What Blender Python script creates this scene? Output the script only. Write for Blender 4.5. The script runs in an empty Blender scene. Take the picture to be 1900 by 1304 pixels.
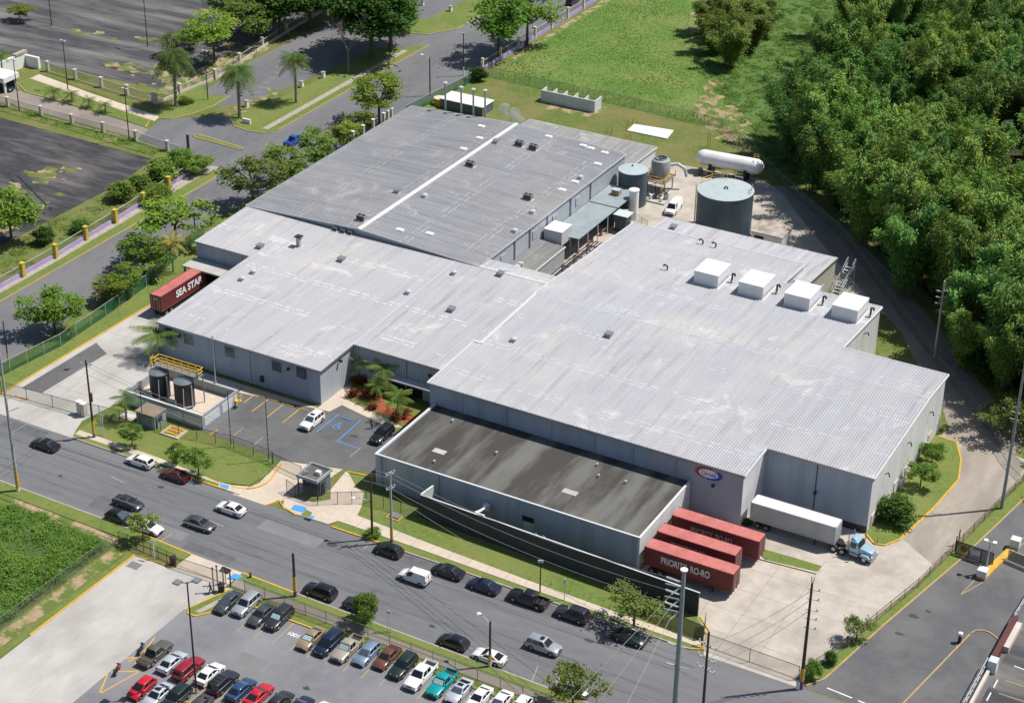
import bpy, bmesh, math, random
from mathutils import Vector, Matrix
random.seed(7)
R_=math.radians
S=bpy.context.scene; COL=S.collection
# ------------------------------------------------------------------ camera
CX,CY,FPX=950.,652.,3513.9
CAM=Vector((131.0917,-237.8548,150.0))
RX=Vector((0.87268837,0.48814519,0.01137005)); RU=Vector((-0.24471964,0.41711344,0.87528777)); RF=Vector((-0.42252491,0.76663593,-0.48346877))
cd=bpy.data.cameras.new('camera'); cam=bpy.data.objects.new('camera',cd); COL.objects.link(cam)
cd.sensor_width=36; cd.lens=36*FPX/1900; cd.clip_start=1; cd.clip_end=9000
m=Matrix.Identity(4)
for i in range(3): m[i][0]=RX[i]; m[i][1]=RU[i]; m[i][2]=-RF[i]; m[i][3]=CAM[i]
cam.matrix_world=m; S.camera=cam
# ------------------------------------------------------------------ light
W=bpy.data.worlds.new('World'); S.world=W; W.use_nodes=True
SUNV=Vector((0.46,0.385,1.0)).normalized(); ELEV=math.asin(SUNV.z); AZ=math.atan2(SUNV.x,SUNV.y)
nt=W.node_tree; sky=nt.nodes.new('ShaderNodeTexSky'); sky.sky_type='NISHITA'; sky.sun_disc=False
sky.sun_elevation=ELEV; sky.sun_rotation=AZ
nt.links.new(sky.outputs[0],nt.nodes['Background'].inputs[0]); nt.nodes['Background'].inputs[1].default_value=0.082
sl=bpy.data.lights.new('sun','SUN'); sl.energy=5.0; sl.angle=R_(.5); sl.color=(1,.95,.88)
so=bpy.data.objects.new('sun',sl); COL.objects.link(so); so.rotation_euler=SUNV.to_track_quat('Z','Y').to_euler(); so.location=(0,0,300)
S.view_settings.view_transform='Standard'; S.view_settings.look='None'; S.view_settings.exposure=0.12; S.view_settings.gamma=1
S.render.engine='CYCLES'; S.cycles.use_denoising=True; S.cycles.max_bounces=6
# ------------------------------------------------------------------ helpers
def P(x,y,z=0.0):
    d=RX*((x-CX)/FPX)+RU*(-(y-CY)/FPX)+RF
    return CAM+d*((z-CAM.z)/d.z)
def proj(w):
    v=Vector(w)-CAM; k=v.dot(RF); return (CX+FPX*v.dot(RX)/k, CY-FPX*v.dot(RU)/k)
def height(g,topy):
    lo,hi=0,60
    for _ in range(40):
        md=(lo+hi)/2
        if proj((g.x,g.y,md))[1]>topy: lo=md
        else: hi=md
    return lo
def ppm(g): return FPX/(Vector(g)-CAM).dot(RF)
def link(n): L=n.node_tree.links.new; return L
def M(name,c,rough=.7,var=.12,scale=1.5,c2=None,metal=0,bump=0,bscale=None,coat=0,coord='obj',streak=None,spec=None,big=None,amt2=.5,lo=.42,hi=.62):
    m=bpy.data.materials.new(name); m.use_nodes=True; N=m.node_tree.nodes; K=m.node_tree.links.new; b=N['Principled BSDF']
    b.inputs['Roughness'].default_value=rough; b.inputs['Metallic'].default_value=metal
    if coat: b.inputs['Coat Weight'].default_value=coat; b.inputs['Coat Roughness'].default_value=.06
    if spec is not None: b.inputs['Specular IOR Level'].default_value=spec
    if coord=='pos': src=N.new('ShaderNodeNewGeometry').outputs['Position']
    else: src=N.new('ShaderNodeTexCoord').outputs['Object']
    if streak:
        mp=N.new('ShaderNodeMapping'); mp.inputs['Scale'].default_value=streak; K(src,mp.inputs[0]); src1=mp.outputs[0]
    else: src1=src
    n1=N.new('ShaderNodeTexNoise'); n1.inputs['Scale'].default_value=scale; n1.inputs['Detail'].default_value=6; n1.inputs['Roughness'].default_value=.65; K(src1,n1.inputs['Vector'])
    r1=N.new('ShaderNodeValToRGB'); e=r1.color_ramp.elements
    e[0].position=.3; e[1].position=.7
    e[0].color=[x*(1-var) for x in c]+[1]; e[1].color=[min(1,x*(1+var)) for x in c]+[1]
    K(n1.outputs[0],r1.inputs[0]); out=r1.outputs[0]
    if c2:
        n2=N.new('ShaderNodeTexNoise'); n2.inputs['Scale'].default_value=big or scale*.15; n2.inputs['Detail'].default_value=5; n2.inputs['Roughness'].default_value=.6; K(src1,n2.inputs['Vector'])
        r2=N.new('ShaderNodeValToRGB'); r2.color_ramp.elements[0].position=lo; r2.color_ramp.elements[1].position=hi; r2.color_ramp.elements[1].color=(amt2,amt2,amt2,1); K(n2.outputs[0],r2.inputs[0])
        mx=N.new('ShaderNodeMix'); mx.data_type='RGBA'; mx.inputs['B'].default_value=list(c2)+[1]; K(r2.outputs[0],mx.inputs['Factor']); K(out,mx.inputs['A']); out=mx.outputs['Result']
    K(out,b.inputs['Base Color']); m['_out']=0
    if bump:
        n3=N.new('ShaderNodeTexNoise'); n3.inputs['Scale'].default_value=bscale or scale*4; n3.inputs['Detail'].default_value=4; K(src,n3.inputs['Vector'])
        bp=N.new('ShaderNodeBump'); bp.inputs['Strength'].default_value=bump; bp.inputs['Distance'].default_value=.1; K(n3.outputs[0],bp.inputs['Height']); K(bp.outputs[0],b.inputs['Normal'])
    return m
class MB:
    def __init__(s): s.v=[]; s.f=[]; s.m=[]
    def add(s,vs,fs,mi=0):
        o=len(s.v); s.v+=[tuple(v) for v in vs]; s.f+=[tuple(i+o for i in f) for f in fs]; s.m+=[mi]*len(fs); return s
    def quad(s,a,b,c,d,mi=0): return s.add([a,b,c,d],[(0,1,2,3)],mi)
    def box(s,x0,x1,y0,y1,z0,z1,mi=0):
        return s.add([(x0,y0,z0),(x1,y0,z0),(x1,y1,z0),(x0,y1,z0),(x0,y0,z1),(x1,y0,z1),(x1,y1,z1),(x0,y1,z1)],[(0,3,2,1),(4,5,6,7),(0,1,5,4),(1,2,6,5),(2,3,7,6),(3,0,4,7)],mi)
    def hexa(s,v,mi=0): return s.add(v,[(0,3,2,1),(4,5,6,7),(0,1,5,4),(1,2,6,5),(2,3,7,6),(3,0,4,7)],mi)
    def bar(s,a,b,w,h=None,mi=0):
        a=Vector(a); b=Vector(b); h=h or w; d=(b-a).normalized(); u=Vector((0,0,1))
        if abs(d.z)>.95: u=Vector((1,0,0))
        r=d.cross(u).normalized(); q=r.cross(d).normalized(); r*=w/2; q*=h/2
        return s.hexa([a-r-q,a+r-q,b+r-q,b-r-q,a-r+q,a+r+q,b+r+q,b-r+q],mi)
    def tube(s,a,b,r0,r1=None,n=8,mi=0,cap=True):
        a=Vector(a); b=Vector(b); r1=r0 if r1 is None else r1; d=(b-a).normalized(); u=Vector((0,0,1)) if abs(d.z)<.95 else Vector((1,0,0))
        x=d.cross(u).normalized(); y=d.cross(x)
        vs=[]; 
        for c,r in ((a,r0),(b,r1)):
            for i in range(n):
                t=2*math.pi*i/n; vs.append(c+(x*math.cos(t)+y*math.sin(t))*r)
        fs=[(i,(i+1)%n,n+(i+1)%n,n+i) for i in range(n)]
        if cap: fs+=[tuple(range(n))[::-1],tuple(range(n,2*n))]
        return s.add(vs,fs,mi)
    def lathe(s,c,prof,n=24,mi=0):
        c=Vector(c); vs=[]
        for r,z in prof:
            for i in range(n):
                t=2*math.pi*i/n; vs.append(c+Vector((r*math.cos(t),r*math.sin(t),z)))
        fs=[]
        for k in range(len(prof)-1):
            for i in range(n): fs.append((k*n+i,k*n+(i+1)%n,(k+1)*n+(i+1)%n,(k+1)*n+i))
        fs.append(tuple(range(n))[::-1]); fs.append(tuple(range((len(prof)-1)*n,len(prof)*n)))
        return s.add(vs,fs,mi)
    def prism(s,poly,z0,z1,mi=0):
        n=len(poly); a=sum(poly[i][0]*poly[(i+1)%n][1]-poly[(i+1)%n][0]*poly[i][1] for i in range(n))
        if a<0: poly=poly[::-1]
        vs=[(p[0],p[1],z0) for p in poly]+[(p[0],p[1],z1) for p in poly]
        return s.add(vs,[tuple(range(n))[::-1],tuple(range(n,2*n))]+[(i,(i+1)%n,n+(i+1)%n,n+i) for i in range(n)],mi)
    def ball(s,c,r,n=8,mi=0,sz=1):
        pr=[(max(.001,r*math.sin(math.pi*k/n)),-r*sz*math.cos(math.pi*k/n)) for k in range(n+1)]
        return s.lathe(c,pr,n+4,mi)
    def build(s,name,mat,parent=None,smooth=False,bevel=0,world=True,seg=2):
        me=bpy.data.meshes.new(name)
        o=Vector((0,0,0))
        if parent is not None and world:
            q=parent
            while q is not None: o+=q.location; q=q.parent
        me.from_pydata([tuple(Vector(v)-o) for v in s.v],[],s.f)
        mats=mat if isinstance(mat,(list,tuple)) else [mat]
        for x in mats: me.materials.append(x)
        if len(mats)>1: me.polygons.foreach_set('material_index',s.m)
        if bevel:
            bm=bmesh.new(); bm.from_mesh(me); bmesh.ops.remove_doubles(bm,verts=bm.verts,dist=.0005)
            es=[e for e in bm.edges if len(e.link_faces)==2 and e.calc_face_angle(0)>.5]
            bmesh.ops.bevel(bm,geom=es,offset=bevel,segments=seg,affect='EDGES',profile=.5,clamp_overlap=True); bm.to_mesh(me); bm.free()
        if smooth:
            me.polygons.foreach_set('use_smooth',[True]*len(me.polygons))
            me.set_sharp_from_angle(angle=R_(38))
        me.update()
        ob=bpy.data.objects.new(name,me); COL.objects.link(ob)
        if parent is not None: ob.parent=parent
        return ob
def tag(o,label=None,cat=None,group=None,kind=None):
    if label: o['label']=label
    if cat: o['category']=cat
    if group: o['group']=group
    if kind: o['kind']=kind
    return o
def thing(name,label,cat,loc=(0,0,0),rz=0,group=None):
    o=bpy.data.objects.new(name,None); o.empty_display_size=.5; COL.objects.link(o); o.location=loc; o.rotation_euler=(0,0,rz)
    return tag(o,label,cat,group)
def dup(root,loc,rz=0,label=None,group=None,sc=1,src=None):
    def cp(o,par):
        c=o.copy(); COL.objects.link(c)
        if par is not None: c.parent=par
        for ch in KIDS.get(o.name) or kids(o): cp(ch,c)
        return c
    r=cp(root,None); r.location=loc; r.rotation_euler=(0,0,rz); r.scale=(sc,sc,sc) if not isinstance(sc,tuple) else sc
    tag(r,label,None,group); return r
KIDS={}
def kids(o):
    KIDS[o.name]=[c for c in o.children]; return KIDS[o.name]
def struct(o,label=None,kind='structure'): return tag(o,label,None,None,kind)
def W2(pts): return [(P(*q).x,P(*q).y) if q[0]>200 or True else q for q in pts]
def sheet(name,poly,z,mat,label=None):
    n=len(poly); a=sum(poly[i][0]*poly[(i+1)%n][1]-poly[(i+1)%n][0]*poly[i][1] for i in range(n))
    if a<0: poly=poly[::-1]
    return struct(MB().add([(p[0],p[1],z) for p in poly],[tuple(range(n))]).build(name,mat),label)
def rect(x0,x1,y0,y1): return [(x0,y0),(x1,y0),(x1,y1),(x0,y1)]
def pad(name,poly,h,mat,label=None): return struct(MB().prism(poly,-.05,h).build(name,mat),label)
def arc(cx,cy,r,a0,a1,n=8): return [(cx+r*math.cos(R_(a0+(a1-a0)*i/n)),cy+r*math.sin(R_(a0+(a1-a0)*i/n))) for i in range(n+1)]
def strip(mb,pts,w,z0,z1):
    n=len(pts); L=[];Rr=[]
    for i,p in enumerate(pts):
        a=Vector(pts[max(0,i-1)]).to_2d(); b=Vector(pts[min(n-1,i+1)]).to_2d(); d=(b-a).normalized(); nn=Vector((-d.y,d.x))*w/2
        L.append((p[0]+nn.x,p[1]+nn.y)); Rr.append((p[0]-nn.x,p[1]-nn.y))
    for i in range(n-1):
        a,b,c,d=Rr[i],Rr[i+1],L[i+1],L[i]
        mb.hexa([(a[0],a[1],z0),(b[0],b[1],z0),(c[0],c[1],z0),(d[0],d[1],z0),(a[0],a[1],z1),(b[0],b[1],z1),(c[0],c[1],z1),(d[0],d[1],z1)])
def kerb(pts,mat,w=.24,h=.15,name='kerb'):
    mb=MB(); strip(mb,pts,w,-.05,h); return struct(mb.build(name,mat))
def lines(name,segs,w,z,mat):
    mb=MB()
    for a,b in segs:
        a=Vector(a).to_2d(); b=Vector(b).to_2d(); d=(b-a).normalized(); n=Vector((-d.y,d.x))*w/2
        mb.quad((a.x-n.x,a.y-n.y,z),(b.x-n.x,b.y-n.y,z),(b.x+n.x,b.y+n.y,z),(a.x+n.x,a.y+n.y,z))
    return struct(mb.build(name,mat))
# ------------------------------------------------------------------ materials
m_asph=M('asphalt_road',(.128,.132,.142),.85,.16,.9,c2=(.18,.18,.185),coord='pos',streak=(.35,1.6,1),big=.09,bump=.25,bscale=14,amt2=.6)
m_asphy=M('asphalt_side_road',(.128,.131,.14),.85,.16,.9,c2=(.175,.175,.18),coord='pos',streak=(1.6,.35,1),big=.09,bump=.25,bscale=14,amt2=.6)
m_lot=M('parking_asphalt',(.165,.168,.182),.85,.12,.6,c2=(.23,.23,.245),coord='pos',big=.07,bump=.2,bscale=14,amt2=.8)
m_lotd=M('dark_parking_asphalt',(.098,.099,.105),.85,.14,.7,c2=(.15,.148,.145),coord='pos',big=.12,bump=.2,bscale=14,amt2=.7)
m_dark=M('old_dark_asphalt',(.038,.038,.044),.9,.45,.7,c2=(.15,.135,.125),coord='pos',streak=(.35,1.3,1),big=.22,amt2=.9,bump=.3,bscale=6,lo=.46,hi=.72)
m_dark2=M('weathered_asphalt',(.055,.055,.061),.9,.45,.7,c2=(.20,.19,.175),coord='pos',streak=(.22,1.3,1),big=.16,amt2=.9,bump=.3,bscale=6,lo=.44,hi=.7)
m_conc=M('concrete_paving',(.45,.405,.35),.85,.14,.5,c2=(.30,.265,.225),coord='pos',big=.16,bump=.1,bscale=8,amt2=.75,lo=.45,hi=.66)
m_concg=M('grey_concrete_paving',(.43,.415,.39),.85,.1,.5,c2=(.31,.29,.265),coord='pos',streak=(1,.5,1),big=.14,amt2=.75,lo=.46,hi=.66)
m_walk=M('sidewalk_concrete',(.54,.46,.37),.85,.1,1.2,c2=(.42,.355,.285),coord='pos',big=.2)
m_drive=M('worn_drive',(.26,.225,.19),.88,.12,.6,c2=(.17,.15,.13),coord='pos',big=.1,amt2=.6)
m_lawn=M('mown_lawn',(.118,.168,.030),.9,.28,1.6,c2=(.185,.195,.05),coord='pos',big=.12,bump=.6,bscale=5,amt2=.6)
m_mead=M('meadow_grass',(.085,.175,.022),.92,.42,1.1,c2=(.165,.215,.05),coord='pos',big=.07,bump=.9,bscale=2.4,amt2=.9)
m_rough=M('rough_grass',(.10,.14,.022),.92,.35,1.2,c2=(.19,.165,.06),coord='pos',big=.11,bump=.7,bscale=3,amt2=.7)
m_soil=M('bare_soil',(.34,.25,.15),.95,.25,1.2,c2=(.10,.15,.025),coord='pos',big=.45,bump=.5,bscale=5,amt2=1,lo=.44,hi=.54)
m_yel=M('yellow_paint',(.62,.36,.03),.6,.15,2,c2=(.35,.25,.12),coord='pos',big=.8,amt2=.4)
m_yelk=M('faded_yellow_kerb',(.42,.29,.09),.75,.2,2,c2=(.3,.27,.22),coord='pos',big=.5,amt2=.8)
m_kerb=M('kerb_concrete',(.34,.31,.26),.8,.2,1,coord='pos')
m_white=M('white_paint',(.74,.74,.72),.5,.05,2,c2=(.55,.55,.53),big=.4,amt2=.4)
m_blue=M('blue_paint',(.06,.30,.68),.6,.1,2)
m_steel=M('galvanised_steel',(.30,.31,.32),.45,.15,3,metal=.5)
m_dsteel=M('dark_steel',(.035,.035,.04),.5,.2,3,metal=.3)
m_black=M('black_plastic',(.012,.012,.014),.5,.1,3)
m_rub=M('tyre_rubber',(.014,.014,.015),.8,.1,6)
m_rim=M('wheel_alloy',(.42,.43,.45),.3,.1,6,metal=.7)
m_glass=M('dark_glass',(.012,.016,.02),.08,.1,1,spec=.7)
m_wglass=M('window_glass',(.05,.075,.11),.1,.2,1,spec=.7)
m_yrail=M('yellow_railing_paint',(.72,.45,.03),.5,.12,3)
m_hole=M('dark_opening',(.012,.013,.016),.9,.1,1)
m_chain=M('chain_link',(.16,.19,.17),.6,.15,3)
m_gal=M('zinc_sheet',(.48,.50,.53),.45,.08,1.5,c2=(.36,.37,.38),big=.4,amt2=.5)
m_bark=M('tree_bark',(.11,.085,.06),.9,.3,4)
m_palmb=M('palm_trunk',(.24,.22,.19),.9,.25,6)
m_wood=M('utility_pole_wood',(.065,.05,.04),.9,.3,3,streak=(6,6,.5))
m_cpole=M('concrete_pole',(.36,.36,.36),.8,.12,2)
m_steelp=M('blue_grey_steel_pole',(.22,.26,.28),.5,.15,1.5)
m_wire=M('wire',(.30,.30,.31),.6,.05,1)
def siding(name,c,period=.45,dark=.72,streak=.25):
    m=M(name,c,.5,.06,.35,c2=[x*.8 for x in c],coord='pos',big=.5,streak=(1,1,.12),amt2=streak)
    N=m.node_tree.nodes; K=m.node_tree.links.new; b=N['Principled BSDF']; g=N.new('ShaderNodeNewGeometry'); sp=N.new('ShaderNodeSeparateXYZ'); K(g.outputs['Position'],sp.inputs[0])
    ad=N.new('ShaderNodeMath'); K(sp.outputs[0],ad.inputs[0]); K(sp.outputs[1],ad.inputs[1])
    mu=N.new('ShaderNodeMath'); mu.operation='MULTIPLY'; mu.inputs[1].default_value=1/period; K(ad.outputs[0],mu.inputs[0])
    fr=N.new('ShaderNodeMath'); fr.operation='FRACT'; K(mu.outputs[0],fr.inputs[0])
    lt=N.new('ShaderNodeMath'); lt.operation='LESS_THAN'; lt.inputs[1].default_value=.25; K(fr.outputs[0],lt.inputs[0])
    bp=N.new('ShaderNodeBump'); bp.inputs['Strength'].default_value=1; bp.inputs['Distance'].default_value=.06; bp.invert=True; K(lt.outputs[0],bp.inputs['Height']); K(bp.outputs[0],b.inputs['Normal'])
    mx=N.new('ShaderNodeMix'); mx.data_type='RGBA'; mx.blend_type='MULTIPLY'; mx.inputs['Factor'].default_value=1
    src=b.inputs['Base Color'].links[0].from_socket
    mr=N.new('ShaderNodeMapRange'); mr.inputs['To Min'].default_value=1; mr.inputs['To Max'].default_value=dark; K(lt.outputs[0],mr.inputs[0])
    cb=N.new('ShaderNodeCombineColor'); [K(mr.outputs[0],cb.inputs[i]) for i in range(3)]
    K(src,mx.inputs['A']); K(cb.outputs[0],mx.inputs['B']); K(mx.outputs['Result'],b.inputs['Base Color'])
    return m
m_sid=siding('ribbed_siding',(.42,.455,.50),.5,.7)
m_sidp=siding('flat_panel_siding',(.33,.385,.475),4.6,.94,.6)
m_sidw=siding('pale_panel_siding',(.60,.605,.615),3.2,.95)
def roofmat(name,c,c2,along,period=8.5,off=0,seam=.5,stain=.5,rough=.55,dark=(.30,.29,.29)):
    """weathered coated metal sheet: noise, streaks along the ribs, dashed lighter sealant at the sheet laps"""
    st=(1.2,.05,1) if along=='y' else (.05,1.2,1)
    m=M(name,c,rough,.07,2.2,c2=c2,coord='pos',streak=st,big=1.1,amt2=stain,metal=0)
    N=m.node_tree.nodes; K=m.node_tree.links.new; b=N['Principled BSDF']; g=N.new('ShaderNodeNewGeometry'); sp=N.new('ShaderNodeSeparateXYZ'); K(g.outputs['Position'],sp.inputs[0])
    iy=1 if along=='y' else 0
    def math_(op,a,bv=None,c_=None):
        n=N.new('ShaderNodeMath'); n.operation=op
        for i,x in enumerate((a,bv)):
            if x is None: continue
            if isinstance(x,(int,float)): n.inputs[i].default_value=x
            else: K(x,n.inputs[i])
        return n.outputs[0]
    nz=N.new('ShaderNodeTexNoise'); nz.inputs['Scale'].default_value=.12; nz.inputs['Detail'].default_value=3; K(g.outputs['Position'],nz.inputs['Vector'])
    n2=N.new('ShaderNodeTexNoise'); n2.inputs['Scale'].default_value=1.4; n2.inputs['Detail'].default_value=3; K(g.outputs['Position'],n2.inputs['Vector'])
    f=math_('FRACT',math_('MULTIPLY',math_('ADD',sp.outputs[iy],off),1/period))
    d=math_('ABSOLUTE',math_('SUBTRACT',math_('ABSOLUTE',math_('SUBTRACT',f,.5)),.05))
    band=math_('LESS_THAN',d,.018)
    msk=math_('MULTIPLY',band,math_('GREATER_THAN',n2.outputs[0],.50))
    msk=math_('MULTIPLY',msk,math_('GREATER_THAN',nz.outputs[0],.45))
    msk=math_('MULTIPLY',msk,seam)
    src=b.inputs['Base Color'].links[0].from_socket
    mx=N.new('ShaderNodeMix'); mx.data_type='RGBA'; mx.inputs['B'].default_value=(.80,.80,.79,1); K(msk,mx.inputs['Factor']); K(src,mx.inputs['A'])
    # broad warm dirt patches
    n3=N.new('ShaderNodeTexNoise'); n3.inputs['Scale'].default_value=.07; n3.inputs['Detail'].default_value=7; n3.inputs['Roughness'].default_value=.7; K(g.outputs['Position'],n3.inputs['Vector'])
    r3=N.new('ShaderNodeValToRGB'); r3.color_ramp.elements[0].position=.48; r3.color_ramp.elements[1].position=.72; r3.color_ramp.elements[1].color=(.55,.55,.55,1); K(n3.outputs[0],r3.inputs[0])
    m2=N.new('ShaderNodeMix'); m2.data_type='RGBA'; m2.inputs['B'].default_value=(.50,.47,.42,1); K(r3.outputs[0],m2.inputs['Factor']); K(mx.outputs['Result'],m2.inputs['A'])
    # dirt runs along the ribs and sooty patches
    mp4=N.new('ShaderNodeMapping'); mp4.inputs['Scale'].default_value=(.9,.035,1) if along=='y' else (.035,.9,1); K(g.outputs['Position'],mp4.inputs[0])
    n4=N.new('ShaderNodeTexNoise'); n4.inputs['Scale'].default_value=1; n4.inputs['Detail'].default_value=6; n4.inputs['Roughness'].default_value=.7; K(mp4.outputs[0],n4.inputs['Vector'])
    r4=N.new('ShaderNodeValToRGB'); r4.color_ramp.elements[0].position=.53; r4.color_ramp.elements[1].position=.72; r4.color_ramp.elements[1].color=(.5,.5,.5,1); K(n4.outputs[0],r4.inputs[0])
    m4=N.new('ShaderNodeMix'); m4.data_type='RGBA'; m4.inputs['B'].default_value=(.20,.18,.16,1); K(r4.outputs[0],m4.inputs['Factor']); K(m2.outputs['Result'],m4.inputs['A'])
    # chalky re-coated patches
    n5=N.new('ShaderNodeTexNoise'); n5.inputs['Scale'].default_value=.16; n5.inputs['Detail'].default_value=8; n5.inputs['Roughness'].default_value=.75; n5.inputs['Distortion'].default_value=.6; K(g.outputs['Position'],n5.inputs['Vector'])
    r5=N.new('ShaderNodeValToRGB'); r5.color_ramp.elements[0].position=.56; r5.color_ramp.elements[1].position=.66; r5.color_ramp.elements[1].color=(.55,.55,.55,1); K(n5.outputs[0],r5.inputs[0])
    m5=N.new('ShaderNodeMix'); m5.data_type='RGBA'; m5.inputs['B'].default_value=(.60,.595,.58,1); K(r5.outputs[0],m5.inputs['Factor']); K(m4.outputs['Result'],m5.inputs['A'])
    K(m5.outputs['Result'],b.inputs['Base Color'])
    return m
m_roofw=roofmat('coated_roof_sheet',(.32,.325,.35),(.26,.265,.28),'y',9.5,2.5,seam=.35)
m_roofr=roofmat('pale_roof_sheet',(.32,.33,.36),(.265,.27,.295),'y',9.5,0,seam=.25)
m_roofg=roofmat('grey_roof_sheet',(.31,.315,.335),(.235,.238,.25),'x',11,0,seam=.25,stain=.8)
m_rib=roofmat('pale_roof_rib',(.45,.455,.48),(.38,.385,.40),'y',9.5,2.5,seam=.35)  # ribs paler than pans: weathering plus rib light and shade painted into the colour
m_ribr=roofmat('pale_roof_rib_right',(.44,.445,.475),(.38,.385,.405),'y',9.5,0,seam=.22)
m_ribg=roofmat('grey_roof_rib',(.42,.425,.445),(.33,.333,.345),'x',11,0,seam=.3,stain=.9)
m_roofd=roofmat('worn_grey_roof_sheet',(.30,.295,.28),(.2,.2,.2),'y',6,0,seam=.1,stain=.8)
m_flash=M('white_flashing',(.60,.61,.62),.5,.06,1,coord='pos')
m_membr=M('stained_roof_membrane',(.128,.128,.114),.85,.18,.8,c2=(.036,.031,.029),coord='pos',streak=(.34,.06,1),big=.6,amt2=.85,lo=.43,hi=.56)
# ------------------------------------------------------------------ ground
struct(MB().quad((-2500,-2500,0),(2500,-2500,0),(2500,2500,0),(-2500,2500,0)).build('ground',m_rough))
sheet('meadow',[(-66,107.5),(-9,106),(6,92),(12,87),(0,170),(-10,260),(-69,260)],.004,m_mead)
Z1,Z2,Z3,Z4=.006,.010,.014,.018
# front road and the side road on the left
sheet('road',[(-140,-57),(60,-57),(75,-57.2),(130,-60),(130,-73.2),(-140,-72.2)],Z1,m_asph)
sheet('side_road',[(-84,-57),(-84,-14),(-84.2,32),(-88,46),(-88,260),(-69,260),(-69,134),(-70.5,86),(-73,10),(-70,-24),(-67,-57)],Z1+.002,m_asphy)
# junction of the entrance drive
sheet('junction',[(-84.2,34),(-97,36.5),(-110,39),(-112,50),(-104,58.4),(-97,58.6),(-88,60),(-86,60)],Z2,m_asphy)
sheet('entrance_drive',[(-110,39.8),(-160,41.2),(-175,42),(-175,47.4),(-147,47.6),(-114,45.6),(-111,44.6)],Z2+.001,m_drive)
sheet('gravel_drive',[(-113.5,51.6),(-135,54.6),(-152,57.6),(-152,54.6),(-134,51.9),(-113,49)],Z2+.001,m_walk)
sheet('old_car_park',[(-100.5,33),(-140,34),(-220,38),(-220,-60),(-101,-60),(-99,-10),(-98.5,20)],Z1,m_dark)
sheet('upper_car_park',[(-124,64),(-152,63),(-230,66),(-230,260),(-124,260)],Z1,m_dark2)
sheet('upper_road',[(-113.4,56.5),(-103,66),(-99.5,84),(-98.5,102),(-97.5,110),(-88,117),(-88,130),(-96,128),(-98,260),(-116,260),(-117,90)],Z1+.004,m_asphy)
# site: concrete yard, drives, car park
sheet('yard_concrete',[(-62,-52.5),(-61.5,-20),(-60,-6),(-46,-6),(-46,-20),(-47.5,-31),(-31,-31),(-31,-36),(-44.5,-38),(-44.8,-46),(-46,-52.5)],Z2,m_concg)
sheet('driveway_apron',[(-62.5,-52.4),(-46,-52.4),(-45,-55),(-44,-57),(-64,-57.2)],Z2+.001,m_concg)
sheet('yard_asphalt_patch',[(-60.8,-49.5),(-57,-49),(-56.5,-34),(-60.4,-32)],Z3,m_lotd)
sheet('car_park',[(-30.6,-33.4),(-15,-31),(-14.4,-28.4),(-4.2,-30.5),(2.6,-31),(2.6,-41.5),(-4,-43.6),(-13,-46.2),(-28.3,-45.6),(-30,-40)],Z2+.002,m_lotd)
sheet('car_park_apron',[(-13.2,-46.4),(-4,-43.8),(-4.6,-50),(-6.9,-55.2),(-8,-57.3),(-14,-57.3),(-12.4,-53)],Z2+.001,m_walk)
sheet('side_walkway',[(-31,-31),(-30.6,-33.4),(-15,-31),(-14.4,-28.4),(-4.2,-30.5),(-2.8,-29.2),(-15,-26.2),(-17.2,-20.9),(-17.2,-31),(-48,-31)],Z3,m_walk)
sheet('dock_yard',[(44.9,-49.6),(56,-50.5),(59,-55),(60,-57.3),(73,-57.3),(72.2,-55.5),(74.2,-49.8),(78.6,-29.7),(83.5,4),(83,9.5),(70,13),(69,9.6),(72,9.3),(74.2,4.8),(75.6,-.8),(74.8,-10),(73.2,-20.2),(71.8,-22.6),(70.4,-23),(68.5,-21.5),(68.5,-20.9),(52.6,-20.7),(52.6,-28.6),(44.9,-30)],Z2,m_conc)
sheet('rear_drive',[(70,12),(75.5,10),(80,9),(84,18),(76,21),(62,39),(45,58.5),(30,73.5),(15,86),(9,83),(24,67),(40,52),(53,39),(58,31),(66,20)],Z2-.002,m_drive)
sheet('plant_yard',[(-12.5,10),(2.7,10),(2.7,39),(5,49),(38,49),(45,47),(24,70),(14,82),(8,86),(-12,84),(-12.5,66)],Z2+.001,m_conc)
# parking across the front road
sheet('staff_parking',[(-3.2,-82.5),(.3,-82.2),(1.7,-77.8),(8,-77.6),(60,-77.9),(130,-79),(130,-170),(-3,-170)],Z2,m_lot)
sheet('concrete_lot',[(-16.4,-76.4),(-10,-76),(-4,-75.6),(.7,-76),(.4,-82),(-3,-82.6),(-3,-160),(-16.8,-160)],Z2+.001,m_concg)
sheet('concrete_lot_apron',[(-9.8,-72.1),(-1.2,-72.2),(-1.4,-76),(-10,-76)],Z2+.002,m_walk)
# right hand private road and the lot beside it
sheet('right_road',[(73.5,-57),(75.1,-54.2),(77.8,-39.9),(81.9,-20.7),(85.3,-.9),(90,30),(140,60),(140,-57)],Z2,m_lotd)
sheet('right_lot',[(93.4,-60),(93.4,-20),(140,-20),(140,-60)],Z3,m_dark2)
sheet('worn_drive',[(69,9.6),(72,9.3),(74.2,4.8),(75.6,-.8),(74.9,-9.6),(73.4,-19.6),(79.8,-24),(83.2,3),(82.6,9),(76,12),(70,12.6)],Z3,M('tyre_worn_drive',(.33,.29,.245),.88,.16,.6,c2=(.23,.20,.17),coord='pos',streak=(1,.25,1),big=.25,amt2=.8))
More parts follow.
